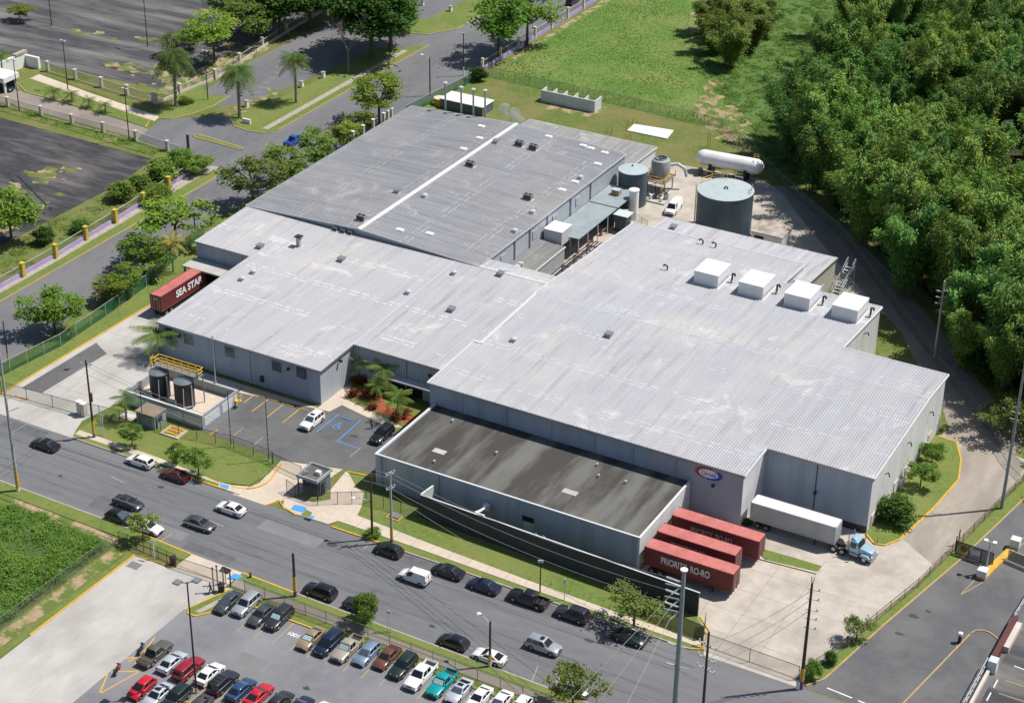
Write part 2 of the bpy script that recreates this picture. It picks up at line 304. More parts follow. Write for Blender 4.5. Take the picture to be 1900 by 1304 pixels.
# raised grass, verges and pavements
def lawn(name,poly,h=.13,mat=None): return pad(name,poly,h,mat or m_lawn)
lawn('lawn',[(-45,-46.2),(-43,-44.6),(-28,-46),(-13.3,-46.6),(-12.6,-50.4),(-13.2,-54.4),(-17.5,-55.9),(-29,-55),(-44.4,-54.8)])
lawn('verge',[(-44,-56.9),(-44.3,-56),(-17,-56.2),(-17,-57)],.12)
pad('sidewalk',[(-44.3,-56),(-44.4,-54.8),(-29,-55),(-17.6,-55.9),(-15.2,-55.5),(-13,-54.6),(-13,-57),(-17,-57),(-17,-56.2)],.125,m_walk)
lawn('lawn',[(-2.6,-44.4),(2.5,-43.4),(2.5,-46.6),(11,-47.2),(12.4,-47.4),(56,-50.4),(58.4,-53),(58.5,-55),(50,-55),(34.7,-54.6),(17.3,-53.8),(4.6,-53),(3.8,-50.6),(2.2,-47.6),(.8,-47.2)],.13)
lawn('lawn',[(-5.6,-49.6),(-5.6,-53.4),(-2.6,-53.2),(-1,-51.4),(-2.4,-49.4)],.13)
pad('sidewalk',[(-6.9,-54.6),(-5.6,-53.5),(-2.6,-53.3),(-1,-51.5),(-2.4,-49.3),(-3.2,-44.2),(-2.6,-44.4),(.8,-47.2),(2.2,-47.6),(3.8,-50.6),(4.6,-53),(17.3,-53.8),(34.7,-54.6),(50,-55),(58.5,-55),(59.2,-56.2),(50,-56.2),(34,-56),(17,-55.6),(3,-55.5),(2.2,-56.9),(-3,-57.1),(-5.6,-56.7)],.125,m_walk)
lawn('verge',[(3,-55.6),(17,-55.7),(34,-56.1),(50,-56.3),(58,-56.3),(58,-57.05),(3,-57.05)],.12)
# right lawn with the yellow kerb
rl=[(68.5,-21),(70.4,-22.8),(71.8,-22.4),(73.1,-20),(74.7,-10),(75.5,-.8),(74.1,4.8),(72,9.2),(69,9.6),(68.5,9.5)]
lawn('lawn',rl,.13); kerb(rl[:-1],m_yel)
lawn('verge',[(72.4,-56.2),(74.4,-49.8),(78.8,-29.7),(83.8,4.1),(84.6,20),(86,20),(85.2,-.9),(81.8,-20.7),(77.7,-39.9),(75,-54.2)],.13); kerb([(73.6,-56.6),(75.1,-54.2),(77.8,-39.9),(81.9,-20.7),(85.3,-.9),(86.5,20)],m_yelk)
kerb([(73.9,-49.8),(78.5,-29.7),(83.5,4.1)],m_yelk,.16,.16)
lawn('lawn',[(59.5,-34.2),(66,-33.2),(66,-31.5),(55,-31.8)],.12)
pad('loading_ramp_edge',[(57,-34.4),(66,-33.6),(66.4,-32.4),(65.9,-33.3),(59,-34.1)],.2,m_walk)
# site boundary strip on the left road side
lawn('verge',[(-66.4,-53),(-62.4,-52.6),(-61.5,-20),(-60.6,-6),(-60.8,10),(-61,70),(-66.5,86),(-68.8,86),(-70.8,10),(-68,-24),(-66.6,-45)],.13)
kerb([(-62.2,-52.6),(-61.35,-20),(-60.9,-10)],m_yel)
kerb([(-62.2,-52.4),(-57.4,-51.6)],m_yel)
lawn('verge',[(-84.1,-57),(-84.1,-14),(-84.3,31),(-85.6,35.5),(-87,31),(-86,-14),(-86,-57)],.12); kerb([(-84,-57),(-84,-14),(-84.2,31.2),(-85.2,35)],m_yelk)
pad('sidewalk',[(-86.05,-57),(-86.05,-14),(-87.05,31),(-86.4,36.4),(-89,36),(-89.3,10),(-87.8,-14),(-87.6,-57)],.125,m_kerb)
lawn('roadside_grass',[(-89,36),(-97,35.6),(-98.4,20),(-98.8,-10),(-100.5,-60),(-87.6,-57),(-87.9,-14),(-89.3,10)],.02,m_rough)
# grass round the junction
palm_isl=[(-88.2,60),(-88,56.6),(-89.4,55.2),(-93,54.4),(-97,55.2),(-100.4,58.2),(-98.8,66),(-97.6,80),(-96.6,92),(-96,103),(-93,112),(-88.2,118)]
lawn('lawn',palm_isl,.13); kerb(palm_isl[:6],m_yelk); kerb([(-88,57),(-88,118)],m_yelk)
pad('sidewalk',[(-91.2,57),(-89.8,57.2),(-90,112),(-91.4,112)],.14,m_kerb)
lawn('lawn',[(-104,124),(-98,122),(-92,124),(-88.2,131),(-88.2,260),(-96,260),(-97.6,134)],.13); kerb([(-98,122),(-92,124),(-88.1,131),(-88.1,260)],m_yelk)
ul=[(-116.6,55.6),(-113.2,50.8),(-110.6,51.6),(-108.6,56),(-107.6,62),(-108,68.6),(-112,66.6),(-117.2,70),(-118.2,57)]
lawn('lawn',ul,.13); kerb(ul[1:6],m_yelk)
lawn('verge',[(-117,51.9),(-134,54.9),(-152,57.9),(-152,59.8),(-134,58.4),(-119,57.4),(-116,55.4),(-113.4,51.5)],.06,m_rough)
isl=[(-112.2,45.2),(-114,48.6),(-134,51.6),(-152,54.4),(-152,50.8),(-147,47.8),(-130,47.2)]
lawn('lawn',isl,.12); kerb(isl,m_yelk)
isl2=[(-101.4,46.9),(-100,46.1),(-88.4,45.6),(-87.9,46.1),(-88.6,46.7),(-100.6,47.8)]
lawn('traffic_island',isl2,.14); kerb(isl2+[isl2[0]],m_yelk)
lawn('verge',[(-97,37.4),(-109.4,39.2),(-126.4,39.4),(-170,41.2),(-170,37.6),(-126,36.2),(-100,34)],.08,m_rough)
lawn('grass_strip',[(-116.8,57),(-124,60),(-123.6,110),(-119,108),(-117,80)],.03,m_soil)
# near side of the front road
lawn('verge',[(-60,-71.4),(-25,-71.7),(-9.9,-72.3),(-10,-74.2),(-18,-74),(-25.4,-74),(-60,-73.6)],.13)
pad('footpath',[(-60,-73.6),(-25.4,-74),(-20.5,-74.6),(-19.8,-75.8),(-25.6,-75.2),(-60,-74.8)],.03,m_soil)
kerb([(-19,-71.8),(-9.8,-72.3)],m_yel)
lawn('verge',[(-1.2,-72.4),(41,-73.1),(130,-74.6),(130,-76),(41,-74.6),(-1,-74)],.13)
pad('sidewalk',[(-1,-74),(41,-74.6),(130,-76),(130,-77.4),(41,-76.1),(-.8,-75.6)],.125,m_drive)
lawn('grass_strip',[(1.8,-75.7),(41,-76.2),(130,-77.4),(130,-79),(41,-77.8),(1.8,-77.6)],.12)
kerb([(-1.2,-72.3),(8,-72.55)],m_yel); kerb([(1.8,-77.7),(14.6,-77.7)],m_yel)
gi=[(-2.6,-82.3),(-1.9,-83.2),(-.8,-83.2),(1.7,-80),(1.7,-76.4),(-.4,-76.2)]
lawn('lawn',gi,.13); kerb(gi[-1:]+gi[:4],m_yel)
pad('footpath',[(-1.4,-82.4),(-.6,-82.4),(1.2,-77),(.2,-77)],.14,m_kerb)
lawn('grass_strip',[(-16.6,-76.4),(-17,-160),(-18,-160),(-17.4,-76.6)],.1); kerb([(-10,-76),(-16.4,-76.3),(-16.6,-97)],m_yel)
lawn('dirt_strip',[(-18,-76.2),(-18.4,-160),(-20.8,-160),(-20,-76.2)],.04,m_soil)
sheet('dirt_patch',[(-46,97),(-36,97.6),(-34.6,104.5),(-47,106)],Z1,m_soil)
for q in ([(-60,79),(-40,84),(-36,92),(-50,93),(-62,88)],[(-8,97),(4,88),(5,96),(-3,104),(-10,103)]): sheet('dry_grass',q,Z1-.001,m_rough)
rp=random.Random(31)
def blob(name,cx,cy,rx,ry,z,mat,n=18):
    ph=[rp.uniform(0,6.28) for _ in range(3)]
    sheet(name,[(cx+rx*math.cos(6.283*k/n)*(1+.3*math.sin(2*6.283*k/n+ph[0])+.22*math.sin(5*6.283*k/n+ph[1])),cy+ry*math.sin(6.283*k/n)*(1+.3*math.sin(3*6.283*k/n+ph[2])+.2*math.sin(4*6.283*k/n+ph[0]))) for k in range(n)],z,mat)
for i,(x,y,a,b) in enumerate(((-4,103,4,3),(-9,107,5,2.4),(-14,113,4,4),(-18,120,3,5),(-11,116,2.5,4),(-21,129,2,4),(-36,152,1.5,4),(-39,161,2,5),(-43,171,2,5),(-46,183,2,5),(-7,111,2.2,2),(-1,99,3,1.6))): blob('soil_patch',x,y,a,b,.024+i*.001,m_soil)
k_=0
for x,y,a,b,nn in ((-126,72,5,8,26),(-131,74,6,2.5,16),(-137,70,7,2,16),(-127,92,2,9,14),(-143,110,8,2,12),(-150,125,6,2,8),(-160,84,7,1.5,8),(-148,88,4,1,6),(-113,15,5,9,26),(-104,-4,2,12,20),(-110,-22,2,14,16),(-101.5,72,2,9,14),(-99.4,62,2.6,3.4,12),(-118.8,62,2,3,8)):
    for _ in range(nn):
        k_+=1; r_=rp.uniform(.25,1.25); blob('weed_patch',x+rp.gauss(0,a*.5),y+rp.gauss(0,b*.5),r_*rp.uniform(.8,1.8),r_*rp.uniform(.6,1.2),.022+(k_%40)*.0006,(m_soil,m_rough,m_soil)[k_%3],10)
sheet('dirt_path',[(-67.6,120),(-66.4,120),(-66.6,175),(-68.4,175)],Z1,m_soil)
# yellow kerb near guard house
kerb([(-8,-57.2),(-7.2,-55.4),(-5.9,-56.3),(-3,-57.2)],m_yel); kerb([(-3,-44.1),(2.4,-43.2)],m_yel)
kerb(arc(-15,-52.2,3.6,-95,20,8)+[(-12.5,-47.4)],m_yel); kerb([(3,-57.1),(11,-57.1)],m_yel)
kerb([(11,-57.12),(58,-57.12)],m_kerb); kerb([(-44,-57),(-22,-57.05)],m_kerb); kerb([(-22,-57.05),(-15.2,-56.9)],m_yel)
kerb([(58,-57.05),(59.4,-56.4),(58.7,-52.5),(56.3,-50.2)],m_yel); kerb([(-44.8,-46.2),(-43.4,-44.7),(-42,-44.6)],m_yel)
kerb([(-60,-71.3),(-20,-71.7)],m_kerb); kerb([(8,-72.55),(41,-73),(130,-74.4)],m_kerb)
for q in ([(-17.1,-56.1),(-15.6,-55.9),(-15.2,-56.8),(-16.4,-57)],[(-4.6,-55.2),(-2.7,-54.9),(-2.3,-56.3),(-4.4,-56.5)],[(-1.2,-56.6),(-.6,-56.1),(-.3,-56.9),(-.8,-57.1)],[(-2.2,-74.4),(-.8,-73.9),(-.6,-72.9),(-2,-73)]):
    pad('kerb_ramp',q,.138,m_blue)
lawn('verge',[(-2.7,-55.4),(-1.3,-55.6),(-.9,-56.9),(-2.3,-57)],.135)
kerb([(85.2,-54),(88.2,-35.8)],m_yelk,.2,.12); kerb([(88.2,-35.8)]+arc(89.8,-36,1.6,180,60,6)+[(92.1,-35.6)],m_yelk,.2,.12)
# ------------------------------------------------------------------ buildings
def ribs(mb,rects,zf,along,pitch=.42,w=.17,h=.085,brk=()):
    """profiled sheet: base quads and raised ribs, split where the slope changes"""
    for x0,x1,y0,y1 in rects:
        a0,a1=(y0,y1) if along=='y' else (x0,x1); c0,c1=(x0,x1) if along=='y' else (y0,y1)
        cuts=[a0]+[b for b in brk if a0<b<a1]+[a1]
        def pt(a,c,dz): 
            x,y=(c,a) if along=='y' else (a,c)
            return (x,y,zf(x,y)+dz)
        for p,q in zip(cuts,cuts[1:]):
            mb.add([pt(p,c0,0),pt(p,c1,0),pt(q,c1,0),pt(q,c0,0)],[(0,1,2,3) if along=='y' else (3,2,1,0)])
            mb.add([pt(p,c0,-.12),pt(p,c1,-.12),pt(q,c1,-.12),pt(q,c0,-.12)],[(3,2,1,0) if along=='y' else (0,1,2,3)])
            n=int((c1-c0)/pitch)
            for i in range(n+1):
                c=c0+.06+i*pitch
                if c+w>c1: break
                A=[pt(p,c-w*.3,0.001),pt(p,c,h),pt(p,c+w*.5,h),pt(p,c+w*.9,.001),pt(q,c-w*.3,.001),pt(q,c,h),pt(q,c+w*.5,h),pt(q,c+w*.9,.001)]
                mb.add(A,[(0,1,5,4),(1,2,6,5),(2,3,7,6),(0,3,2,1),(4,5,6,7)],1)
def fascia(mb,pts,zf,h=.3,w=.1,out=0):
    for a,b in zip(pts,pts[1:]): mb.bar((a[0],a[1],zf(*a)-h/2+.03),(b[0],b[1],zf(*b)-h/2+.03),w,h)
def wallrun(mb,pts,zf,z0=0,mi=0,sub=()):
    for a,b in zip(pts,pts[1:]):
        mb.quad((a[0],a[1],z0),(b[0],b[1],z0),(b[0],b[1],zf(*b)-.1),(a[0],a[1],zf(*a)-.1),mi)
def downspouts(par,pts,zf,mat):
    for x,y in pts:
        m_=MB(); m_.box(x-.08,x+.08,y-.08,y+.08,.1,zf(x,y)-.25); m_.box(x-.16,x+.16,y-.14,y+.14,zf(x,y)-.55,zf(x,y)-.25)
        m_.build('downspout',mat,par)
def wall_light(par,x,y,z,dx,dy):
    m_=MB(); m_.bar((x,y,z),(x+dx*.45,y+dy*.45,z+.12),.1); m_.box(x+dx*.45-.2,x+dx*.45+.2,y+dy*.45-.2,y+dy*.45+.2,z-.1,z+.25); m_.build('wall_light',m_dsteel,par)
# left front hall
zl=lambda x,y: 6.2+(y+30)*.042 if y<10.5 else 7.9-(y-10.5)*.05
hl=thing('factory_hall','low front hall with pale ribbed roof and palm garden in its corner','building',(-23,-10,0))
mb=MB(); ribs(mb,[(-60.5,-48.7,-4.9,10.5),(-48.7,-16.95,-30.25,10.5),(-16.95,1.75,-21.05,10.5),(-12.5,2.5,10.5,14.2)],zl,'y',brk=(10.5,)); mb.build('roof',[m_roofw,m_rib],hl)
mb=MB(); wallrun(mb,[(-48.5,-30),(-17.2,-30)],zl); mb.build('wall',m_sidp,hl)
mb=MB(); wallrun(mb,[(-17.2,-30),(-17.2,-20.8),(1.6,-20.8)],zl); mb.build('wall',m_sid,hl)
mb=MB(); wallrun(mb,[(-60.3,10.5),(-60.3,-4.7),(-48.5,-4.7),(-48.5,-30)],zl); mb.build('wall',m_sidp,hl); mb=MB(); wallrun(mb,[(2.5,14),(-12.5,14)],zl); mb.build('wall',m_sidp,hl)
mb=MB(); fascia(mb,[(-48.75,-30.3),(-16.9,-30.3)],zl); fascia(mb,[(-16.88,-30.2),(-16.88,-21.1)],zl); fascia(mb,[(-16.9,-21.1),(1.7,-21.1)],zl); fascia(mb,[(-60.55,-4.95),(-48.8,-4.95)],zl); fascia(mb,[(-48.78,-5),(-48.78,-30.2)],zl); mb.build('gutter',m_steel,hl)
mb=MB(); mb.box(-12.4,2.4,10.35,10.75,7.93,8.0); mb.build('flashing',m_flash,hl)
mb=MB(); mb.box(-31.4,-30.9,-30,10.3,0,0); 
for x in (-42.6,-34.5,-25.4): 
    o=MB(); o.box(x-.95,x+.95,-30.06,-29.98,3.6,5.5); w_=o.build('window',m_steel,hl); o=MB(); o.box(x-.85,x+.85,-30.09,-30.03,3.7,5.4); o.build('pane',m_wglass,w_)
o=MB(); o.box(-21.6,-19.8,-30.06,-29.98,3.8,5.6); w_=o.build('window',m_dsteel,hl); o=MB(); o.box(-21.5,-19.9,-30.09,-30.03,3.9,5.5); o.build('pane',m_wglass,w_)
o=MB(); o.box(-47.2,-45.9,-30.06,-29.98,3.6,5.6); w_=o.build('window',m_dsteel,hl); o=MB(); o.box(-47.1,-46,-30.09,-30.03,3.7,5.5); o.build('pane',m_wglass,w_)
o=MB(); o.box(-12.6,-4.4,-20.86,-20.7,.1,2.7); o.build('entrance',m_hole,hl)
o=MB(); o.box(-12,1.5,-22.6,-20.85,3.0,3.25); o.build('entrance_canopy',m_gal,hl)
o=MB(); o.box(-28.6,-28.0,-30.3,-30,1.0,2.0); o.build('meter_box',m_dsteel,hl)
downspouts(hl,[(-30.6,-30.1),(-37.6,-30.1)],zl,m_sid)
downspouts(hl,[(-16.2,-20.95),(-7.3,-20.95)],zl,m_sid)
for x in (-44.2,-22.9): wall_light(hl,x,-30.0,4.9,0,-1)
wall_light(hl,-17.2,-24.9,5.4,1,0); wall_light(hl,-2.8,-20.8,5,0,-1)
# dock canopy in its left notch
cp=thing('dock_canopy','small concrete canopy roof over the dock behind the letterd red container'.replace('letterd','lettered'),'canopy',(-55,-6,0))
mb=MB(); mb.box(-60.6,-48.6,-8.6,-5.0,3.9,4.15); mb.build('canopy_roof',m_concg,cp)
MB().box(-60.4,-60.1,-8.5,-8.2,0,3.9).build('post',m_steel,cp); MB().box(-48.95,-48.7,-8.5,-8.2,0,3.9).build('post',m_steel,cp)
mb=MB(); mb.box(-59.6,-49,-4.86,-4.72,0,3.6); mb.build('dock_door',m_hole,cp)
# rear gabled hall
zg=lambda x,y: 9.15-abs(x+36.5)*(1.15/24)
hr=thing('factory_hall','rear gabled hall with dark grey ribbed roof split by a white ridge','building',(-36.5,38,0))
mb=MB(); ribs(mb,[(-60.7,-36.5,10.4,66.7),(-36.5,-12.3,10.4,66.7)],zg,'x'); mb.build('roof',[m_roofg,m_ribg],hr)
mb=MB(); mb.add([(-37.15,10.3,9.1),(-36.5,10.3,9.32),(-35.85,10.3,9.1),(-37.15,66.8,9.1),(-36.5,66.8,9.32),(-35.85,66.8,9.1)],[(0,1,4,3),(1,2,5,4),(0,2,1),(3,4,5)]); mb.build('ridge_cap',m_flash,hr)
mb=MB(); wallrun(mb,[(-60.5,66.5),(-60.5,10.6)],zg)
for x0,x1 in ((-60.5,-36.5),(-36.5,-12.5)):
    wallrun(mb,[(x0,10.6),(x1,10.6)],zg); wallrun(mb,[(x1,66.5),(x0,66.5)],zg)
wallrun(mb,[(-12.5,10.6),(-12.5,66.5)],zg); mb.build('wall',m_sid,hr)
mb=MB(); fascia(mb,[(-12.25,10.4),(-12.25,66.7)],zg); fascia(mb,[(-60.75,10.4),(-60.75,66.7)],zg)
for a,b in ((-60.7,-36.5),(-36.5,-12.3)): fascia(mb,[(a,10.35),(b,10.35)],zg,.25,.12); fascia(mb,[(a,66.75),(b,66.75)],zg,.25,.12)
mb.build('roof_trim',m_gal,hr)
downspouts(hr,[(-12.35,y) for y in (15,23,28.5,35,44,52)],zg,m_steel)
for y in (19,30.5,38,47): 
    o=MB(); o.box(-12.46,-12.38,y-.9,y+.9,4.9,6.6); w_=o.build('window',m_gal,hr); o=MB(); o.box(-12.44,-12.35,y-.75,y+.75,5.0,6.5); o.build('pane',m_sid,w_)
# rear lean-to annex
zx=lambda x,y: 4.7-(y-66.5)*.02
an=thing('rear_annex','long flat annex of weathered grey roofing behind the gabled hall','building',(-26.5,73.5,0))
mb=MB(); ribs(mb,[(-41,-12.2,66.9,80.5)],zx,'y',pitch=1.9,w=.16); mb.build('roof',[m_roofd,m_roofd],an)
mb=MB(); wallrun(mb,[(-12.4,66.7),(-12.4,80.3),(-40.8,80.3),(-40.8,66.7)],zx); mb.build('wall',m_sidw,an)
mb=MB(); fascia(mb,[(-12.15,66.9),(-12.15,80.5)],zx); fascia(mb,[(-12.2,80.55),(-41,80.55)],zx); mb.build('roof_trim',m_flash,an)
# right hall
def zr(x,y): return 8.8+(y+28.5)*.0452 if y<2.5 else 10.2-(y-2.5)*.0603
hR=thing('factory_hall','large right hall with the oval emblem and four white rooftop boxes','building',(30,-5,0))
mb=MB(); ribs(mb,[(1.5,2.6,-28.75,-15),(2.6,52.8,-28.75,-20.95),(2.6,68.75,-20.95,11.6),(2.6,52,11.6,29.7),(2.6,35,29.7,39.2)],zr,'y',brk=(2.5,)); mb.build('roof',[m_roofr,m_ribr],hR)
mb=MB(); wallrun(mb,[(1.7,-28.5),(38,-28.5)],zr); mb.build('wall',m_sidp,hR); mb=MB(); wallrun(mb,[(52.6,-20.7),(68.5,-20.7)],zr); mb.build('wall',m_sidp,hR)
mb=MB(); wallrun(mb,[(38,-28.5),(52.6,-28.5)],zr); mb.build('wall',siding('lilac_grey_siding',(.36,.375,.45),4.6,.97),hR)
mb=MB(); wallrun(mb,[(52.6,-28.5),(52.6,-20.7)],zr); mb.build('wall',m_sidw,hR); mb=MB()
for a,b in (((68.5,-20.7),(68.5,2.5)),((68.5,2.5),(68.5,11.4)),((68.5,11.4),(51.8,11.4)),((51.8,11.4),(51.8,29.5)),((51.8,29.5),(34.8,29.5)),((34.8,29.5),(34.8,39)),((34.8,39),(2.8,39)),((2.8,39),(2.8,2.5)),((2.8,2.5),(2.8,-15)),((2.8,-15),(1.7,-15)),((1.7,-15),(1.7,-28.5))): wallrun(mb,[a,b],zr)
mb.build('wall',m_sidw,hR)
mb=MB(); fascia(mb,[(1.5,-28.8),(52.8,-28.8)],zr); mb.build('gutter',m_steel,hR); mb=MB(); fascia(mb,[(52.8,-20.98),(68.8,-20.98)],zr); mb.build('gutter',m_steel,hR)
mb=MB()
for a,b in (((52.85,-28.8),(52.85,-21)),((68.8,-21),(68.8,2.5)),((68.8,2.5),(68.8,11.7)),((52.05,11.7),(52.05,29.7)),((35.05,29.8),(35.05,39.2)),((2.6,39.25),(35,39.25)),((35,29.75),(52,29.75)),((52,11.65),(68.8,11.65)),((2.5,39.2),(2.5,2.5)),((1.45,-15),(1.45,-28.8))): mb=MB(); fascia(mb,[a,b],lambda x,y:zr(x,y)+.06,.3,.18); mb.build('flashing',m_flash,hR)
mb=MB(); fascia(mb,[(2.8,2.5),(2.8,-15)],lambda x,y:zr(x,y)+.1,.3,.45); mb.build('flashing',m_flash,hR); mb=MB(); fascia(mb,[(1.3,-15),(2.9,-15)],lambda x,y:zr(x,y)+.1,.3,.45); mb.build('flashing',m_flash,hR)
mb=MB(); mb.add([(2.8,2.2,10.2),(2.8,2.5,10.32),(2.8,2.8,10.2),(68.7,2.2,10.2),(68.7,2.5,10.32),(68.7,2.8,10.2)],[(0,3,4,1),(1,4,5,2)]); mb.build('ridge_cap',m_gal,hR)
mb=MB(); mb.box(27.3,27.7,-24.5,-6,9.2,9.2)
downspouts(hR,[(7.3,-28.6),(14.9,-28.6),(22.4,-28.6),(29.5,-28.6),(35.6,-28.6),(42.3,-28.6)],zr,m_sidp)
o=MB(); o.box(60.4,60.5,-20.8,-20.7,.2,8.9); o.build('panel_joint',m_dsteel,hR)
wall_light(hR,48.3,-28.5,5.8,0,-1); wall_light(hR,60.6,-20.7,4.2,0,-1)
for y in (-15,-5.5,4.5): 
    o=MB(); z=6.6; o.tube((68.5,y,z),(69,y,z+.35),.07); o.tube((69,y,z+.35),(69.2,y,z-.3),.09); o.build('wall_light',m_dsteel,hR)
for y in (-18.6,-14,-9,-4.2,2.2,6.4):
    o=MB(); o.box(68.5,68.62,y-.8,y+.8,0,2.1); o.build('rust_patch',M('rust_stained_panel',(.50,.38,.30),.8,.2,1,c2=(.5,.5,.51),coord='pos',big=.6,amt2=.9),hR)
    if y in (-9,2.2): o=MB(); o.box(68.5,69.1,y+1.2,y+2.6,0,1.5); o.build('wall_louvre',m_gal,hR)
o=MB(); o.box(53.0,68.4,-20.9,-20.72,.0,.9); o.build('wall_base',m_dsteel,hR)
o=MB(); o.tube((51.8,22,7.2),(52.5,22,7.6),.08); o.tube((52.5,22,7.6),(52.7,22,7.1),.1); o.build('wall_light',m_dsteel,hR)
# rear lower part of the right hall
zb=lambda x,y: 6.4-(y-39)*.07
hb=thing('factory_extension','lower smooth-roofed extension with rust spot behind the right hall','building',(21,44,0))
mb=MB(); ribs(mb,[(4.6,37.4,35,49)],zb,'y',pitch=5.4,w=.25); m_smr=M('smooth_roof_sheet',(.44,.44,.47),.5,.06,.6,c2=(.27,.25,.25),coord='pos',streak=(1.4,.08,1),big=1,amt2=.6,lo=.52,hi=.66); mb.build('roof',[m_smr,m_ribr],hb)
mb=MB(); wallrun(mb,[(37.2,30),(37.2,48.8),(4.8,48.8),(4.8,39.1)],zb); wallrun(mb,[(35.2,30),(37.2,30)],zb); mb.build('wall',siding('stained_cream_siding',(.46,.44,.36),1.1,.75),hb)
mb=MB(); fascia(mb,[(37.45,35),(37.45,49)],zb); fascia(mb,[(37.4,49.05),(4.6,49.05)],zb); mb.build('roof_trim',m_steel,hb)
for y in (37,43): o=MB(); o.box(37.2,37.3,y-.6,y+.6,0,3); o.build('door',m_gal,hb)
# low flat front building with parapet
lo_=thing('front_annex','low flat-roofed front building with black stained roof and white parapet edge','building',(23.7,-37.5,0))
mb=MB(); mb.quad((2.9,-44.7,5.1),(44.5,-44.7,5.1),(44.5,-28.5,5.15),(2.9,-28.5,5.15)); mb.build('roof',m_membr,lo_)
mb=MB(); mb.box(2.6,2.9,-45,-28.6,0,5.35); mb.box(2.9,44.5,-45,-44.7,0,5.35); mb.build('wall',m_sidp,lo_)
mb=MB(); mb.box(44.5,44.8,-45,-28.6,0,5.35); mb.build('wall',m_sidw,lo_)
mb=MB(); mb.box(2.5,2.85,-44.8,-28.6,5.35,5.45); mb.box(2.5,44.9,-45.1,-44.82,5.352,5.47); mb.box(44.55,44.9,-44.8,-28.6,5.35,5.45); mb.build('parapet_cap',m_flash,lo_)
mb=MB(); mb.box(4,40,-30.2,-29.6,5.12,5.16); 
downspouts(lo_,[(3.6,-45.1),(13.2,-45.1),(26,-45.1),(37.6,-45.1),(44.2,-45.1)],lambda x,y:5.4,m_sidp)
o=MB(); o.box(26.8,28.6,-45.06,-44.98,2.2,3.0); o.box(27,28.6,-45.06,-44.98,.1,2.2,1); o.build('service_door',[m_hole,m_gal],lo_)
o=MB(); o.lathe((21.3,-45.4,2.9),[(.55,-.5),(.6,-.1),(.42,.0),(.42,.25),(.62,.3),(.3,.55)],16); o.tube((21.3,-45,2.7),(21.3,-45.4,2.7),.3); o.build('exhaust_fan',m_gal,lo_)
for x,y in ((7.5,-31.5),(17.5,-36),(31.5,-31.5),(33,-34),(37,-33.5),(11,-42.5)): o=MB(); o.tube((x,y,5.1),(x,y,5.5),.12,n=8); o.tube((x,y,5.5),(x,y,5.6),.18,n=8); o.build('roof_vent',m_gal,lo_)
for x,w in ((9,2),(30.2,2.2)): o=MB(); o.box(x,x+w,-40,-38.9,5.1,5.17); o.build('roof_patch',m_concg,lo_)
# white emblem
em=thing('wall_sign','oval white sign with red and blue crescents and script lettering on the hall','sign',(47.4,-28.6,7.0))
def ell(cx,cz,a,b,a0,a1,n=40): return [(cx+a*math.cos(R_(a0+(a1-a0)*i/n)),cz+b*math.sin(R_(a0+(a1-a0)*i/n))) for i in range(n+1)]
def vplate(pts,y0,y1,name,mat):
    n=len(pts); ar=sum(pts[i][0]*pts[(i+1)%n][1]-pts[(i+1)%n][0]*pts[i][1] for i in range(n))
    if ar<0: pts=pts[::-1]
    vs=[(x,y0,z) for x,z in pts]+[(x,y1,z) for x,z in pts]
    return MB().add(vs,[tuple(range(n)),tuple(range(n,2*n))[::-1]]+[(i,n+i,n+(i+1)%n,(i+1)%n) for i in range(n)]).build(name,mat,em)
cx_,cz_=47.4,7.35
vplate(ell(cx_,cz_,1.5,.68,0,360)[:-1],-28.62,-28.5,'oval_panel',M('sign_white',(.82,.82,.84),.4,.03,1))
vplate(ell(cx_-.1,cz_,1.95,.90,75,250)+ell(cx_+.10,cz_+.02,1.68,.74,250,75),-28.66,-28.56,'red_crescent',M('sign_red',(.50,.02,.03),.4,.03,1))
vplate(ell(cx_+.1,cz_,1.95,.90,-100,40)+ell(cx_-.15,cz_+.04,1.65,.70,40,-100),-28.68,-28.58,'blue_crescent',M('sign_blue',(.02,.06,.50),.4,.03,1))
def text(s,size,loc,rot,mat,name,parent,ext=.01,align='CENTER',sx=1,bold=0,shear=0):
    cu=bpy.data.curves.new(name,'FONT'); cu.body=s; cu.size=size; cu.extrude=ext; cu.align_x=align; cu.align_y='CENTER'; cu.offset=bold; cu.shear=shear
    t=bpy.data.objects.new(name,cu); dg=bpy.context.evaluated_depsgraph_get
    COL.objects.link(t); bpy.context.view_layer.update()
    me=bpy.data.meshes.new_from_object(t.evaluated_get(dg())); bpy.data.objects.remove(t); me.name=name; me.materials.clear(); me.materials.append(mat)
    ob=bpy.data.objects.new(name,me); COL.objects.link(ob); me.transform(Matrix.Translation(loc)@rot.to_matrix().to_4x4()@Matrix.Diagonal((sx,1,1,1)))
    if parent: 
        ob.parent=parent; me.transform(Matrix.Translation(-parent.location))
    return ob
from mathutils import Euler
FACE_S=Euler((R_(90),0,0)); FACE_E=Euler((R_(90),0,R_(90)))
text('Carmela',.98,Vector((cx_,-28.63,cz_-.02)),FACE_S,M('sign_ink',(.05,.05,.25),.5,.05,1),'lettering',em,bold=.004,shear=.2,sx=.68)
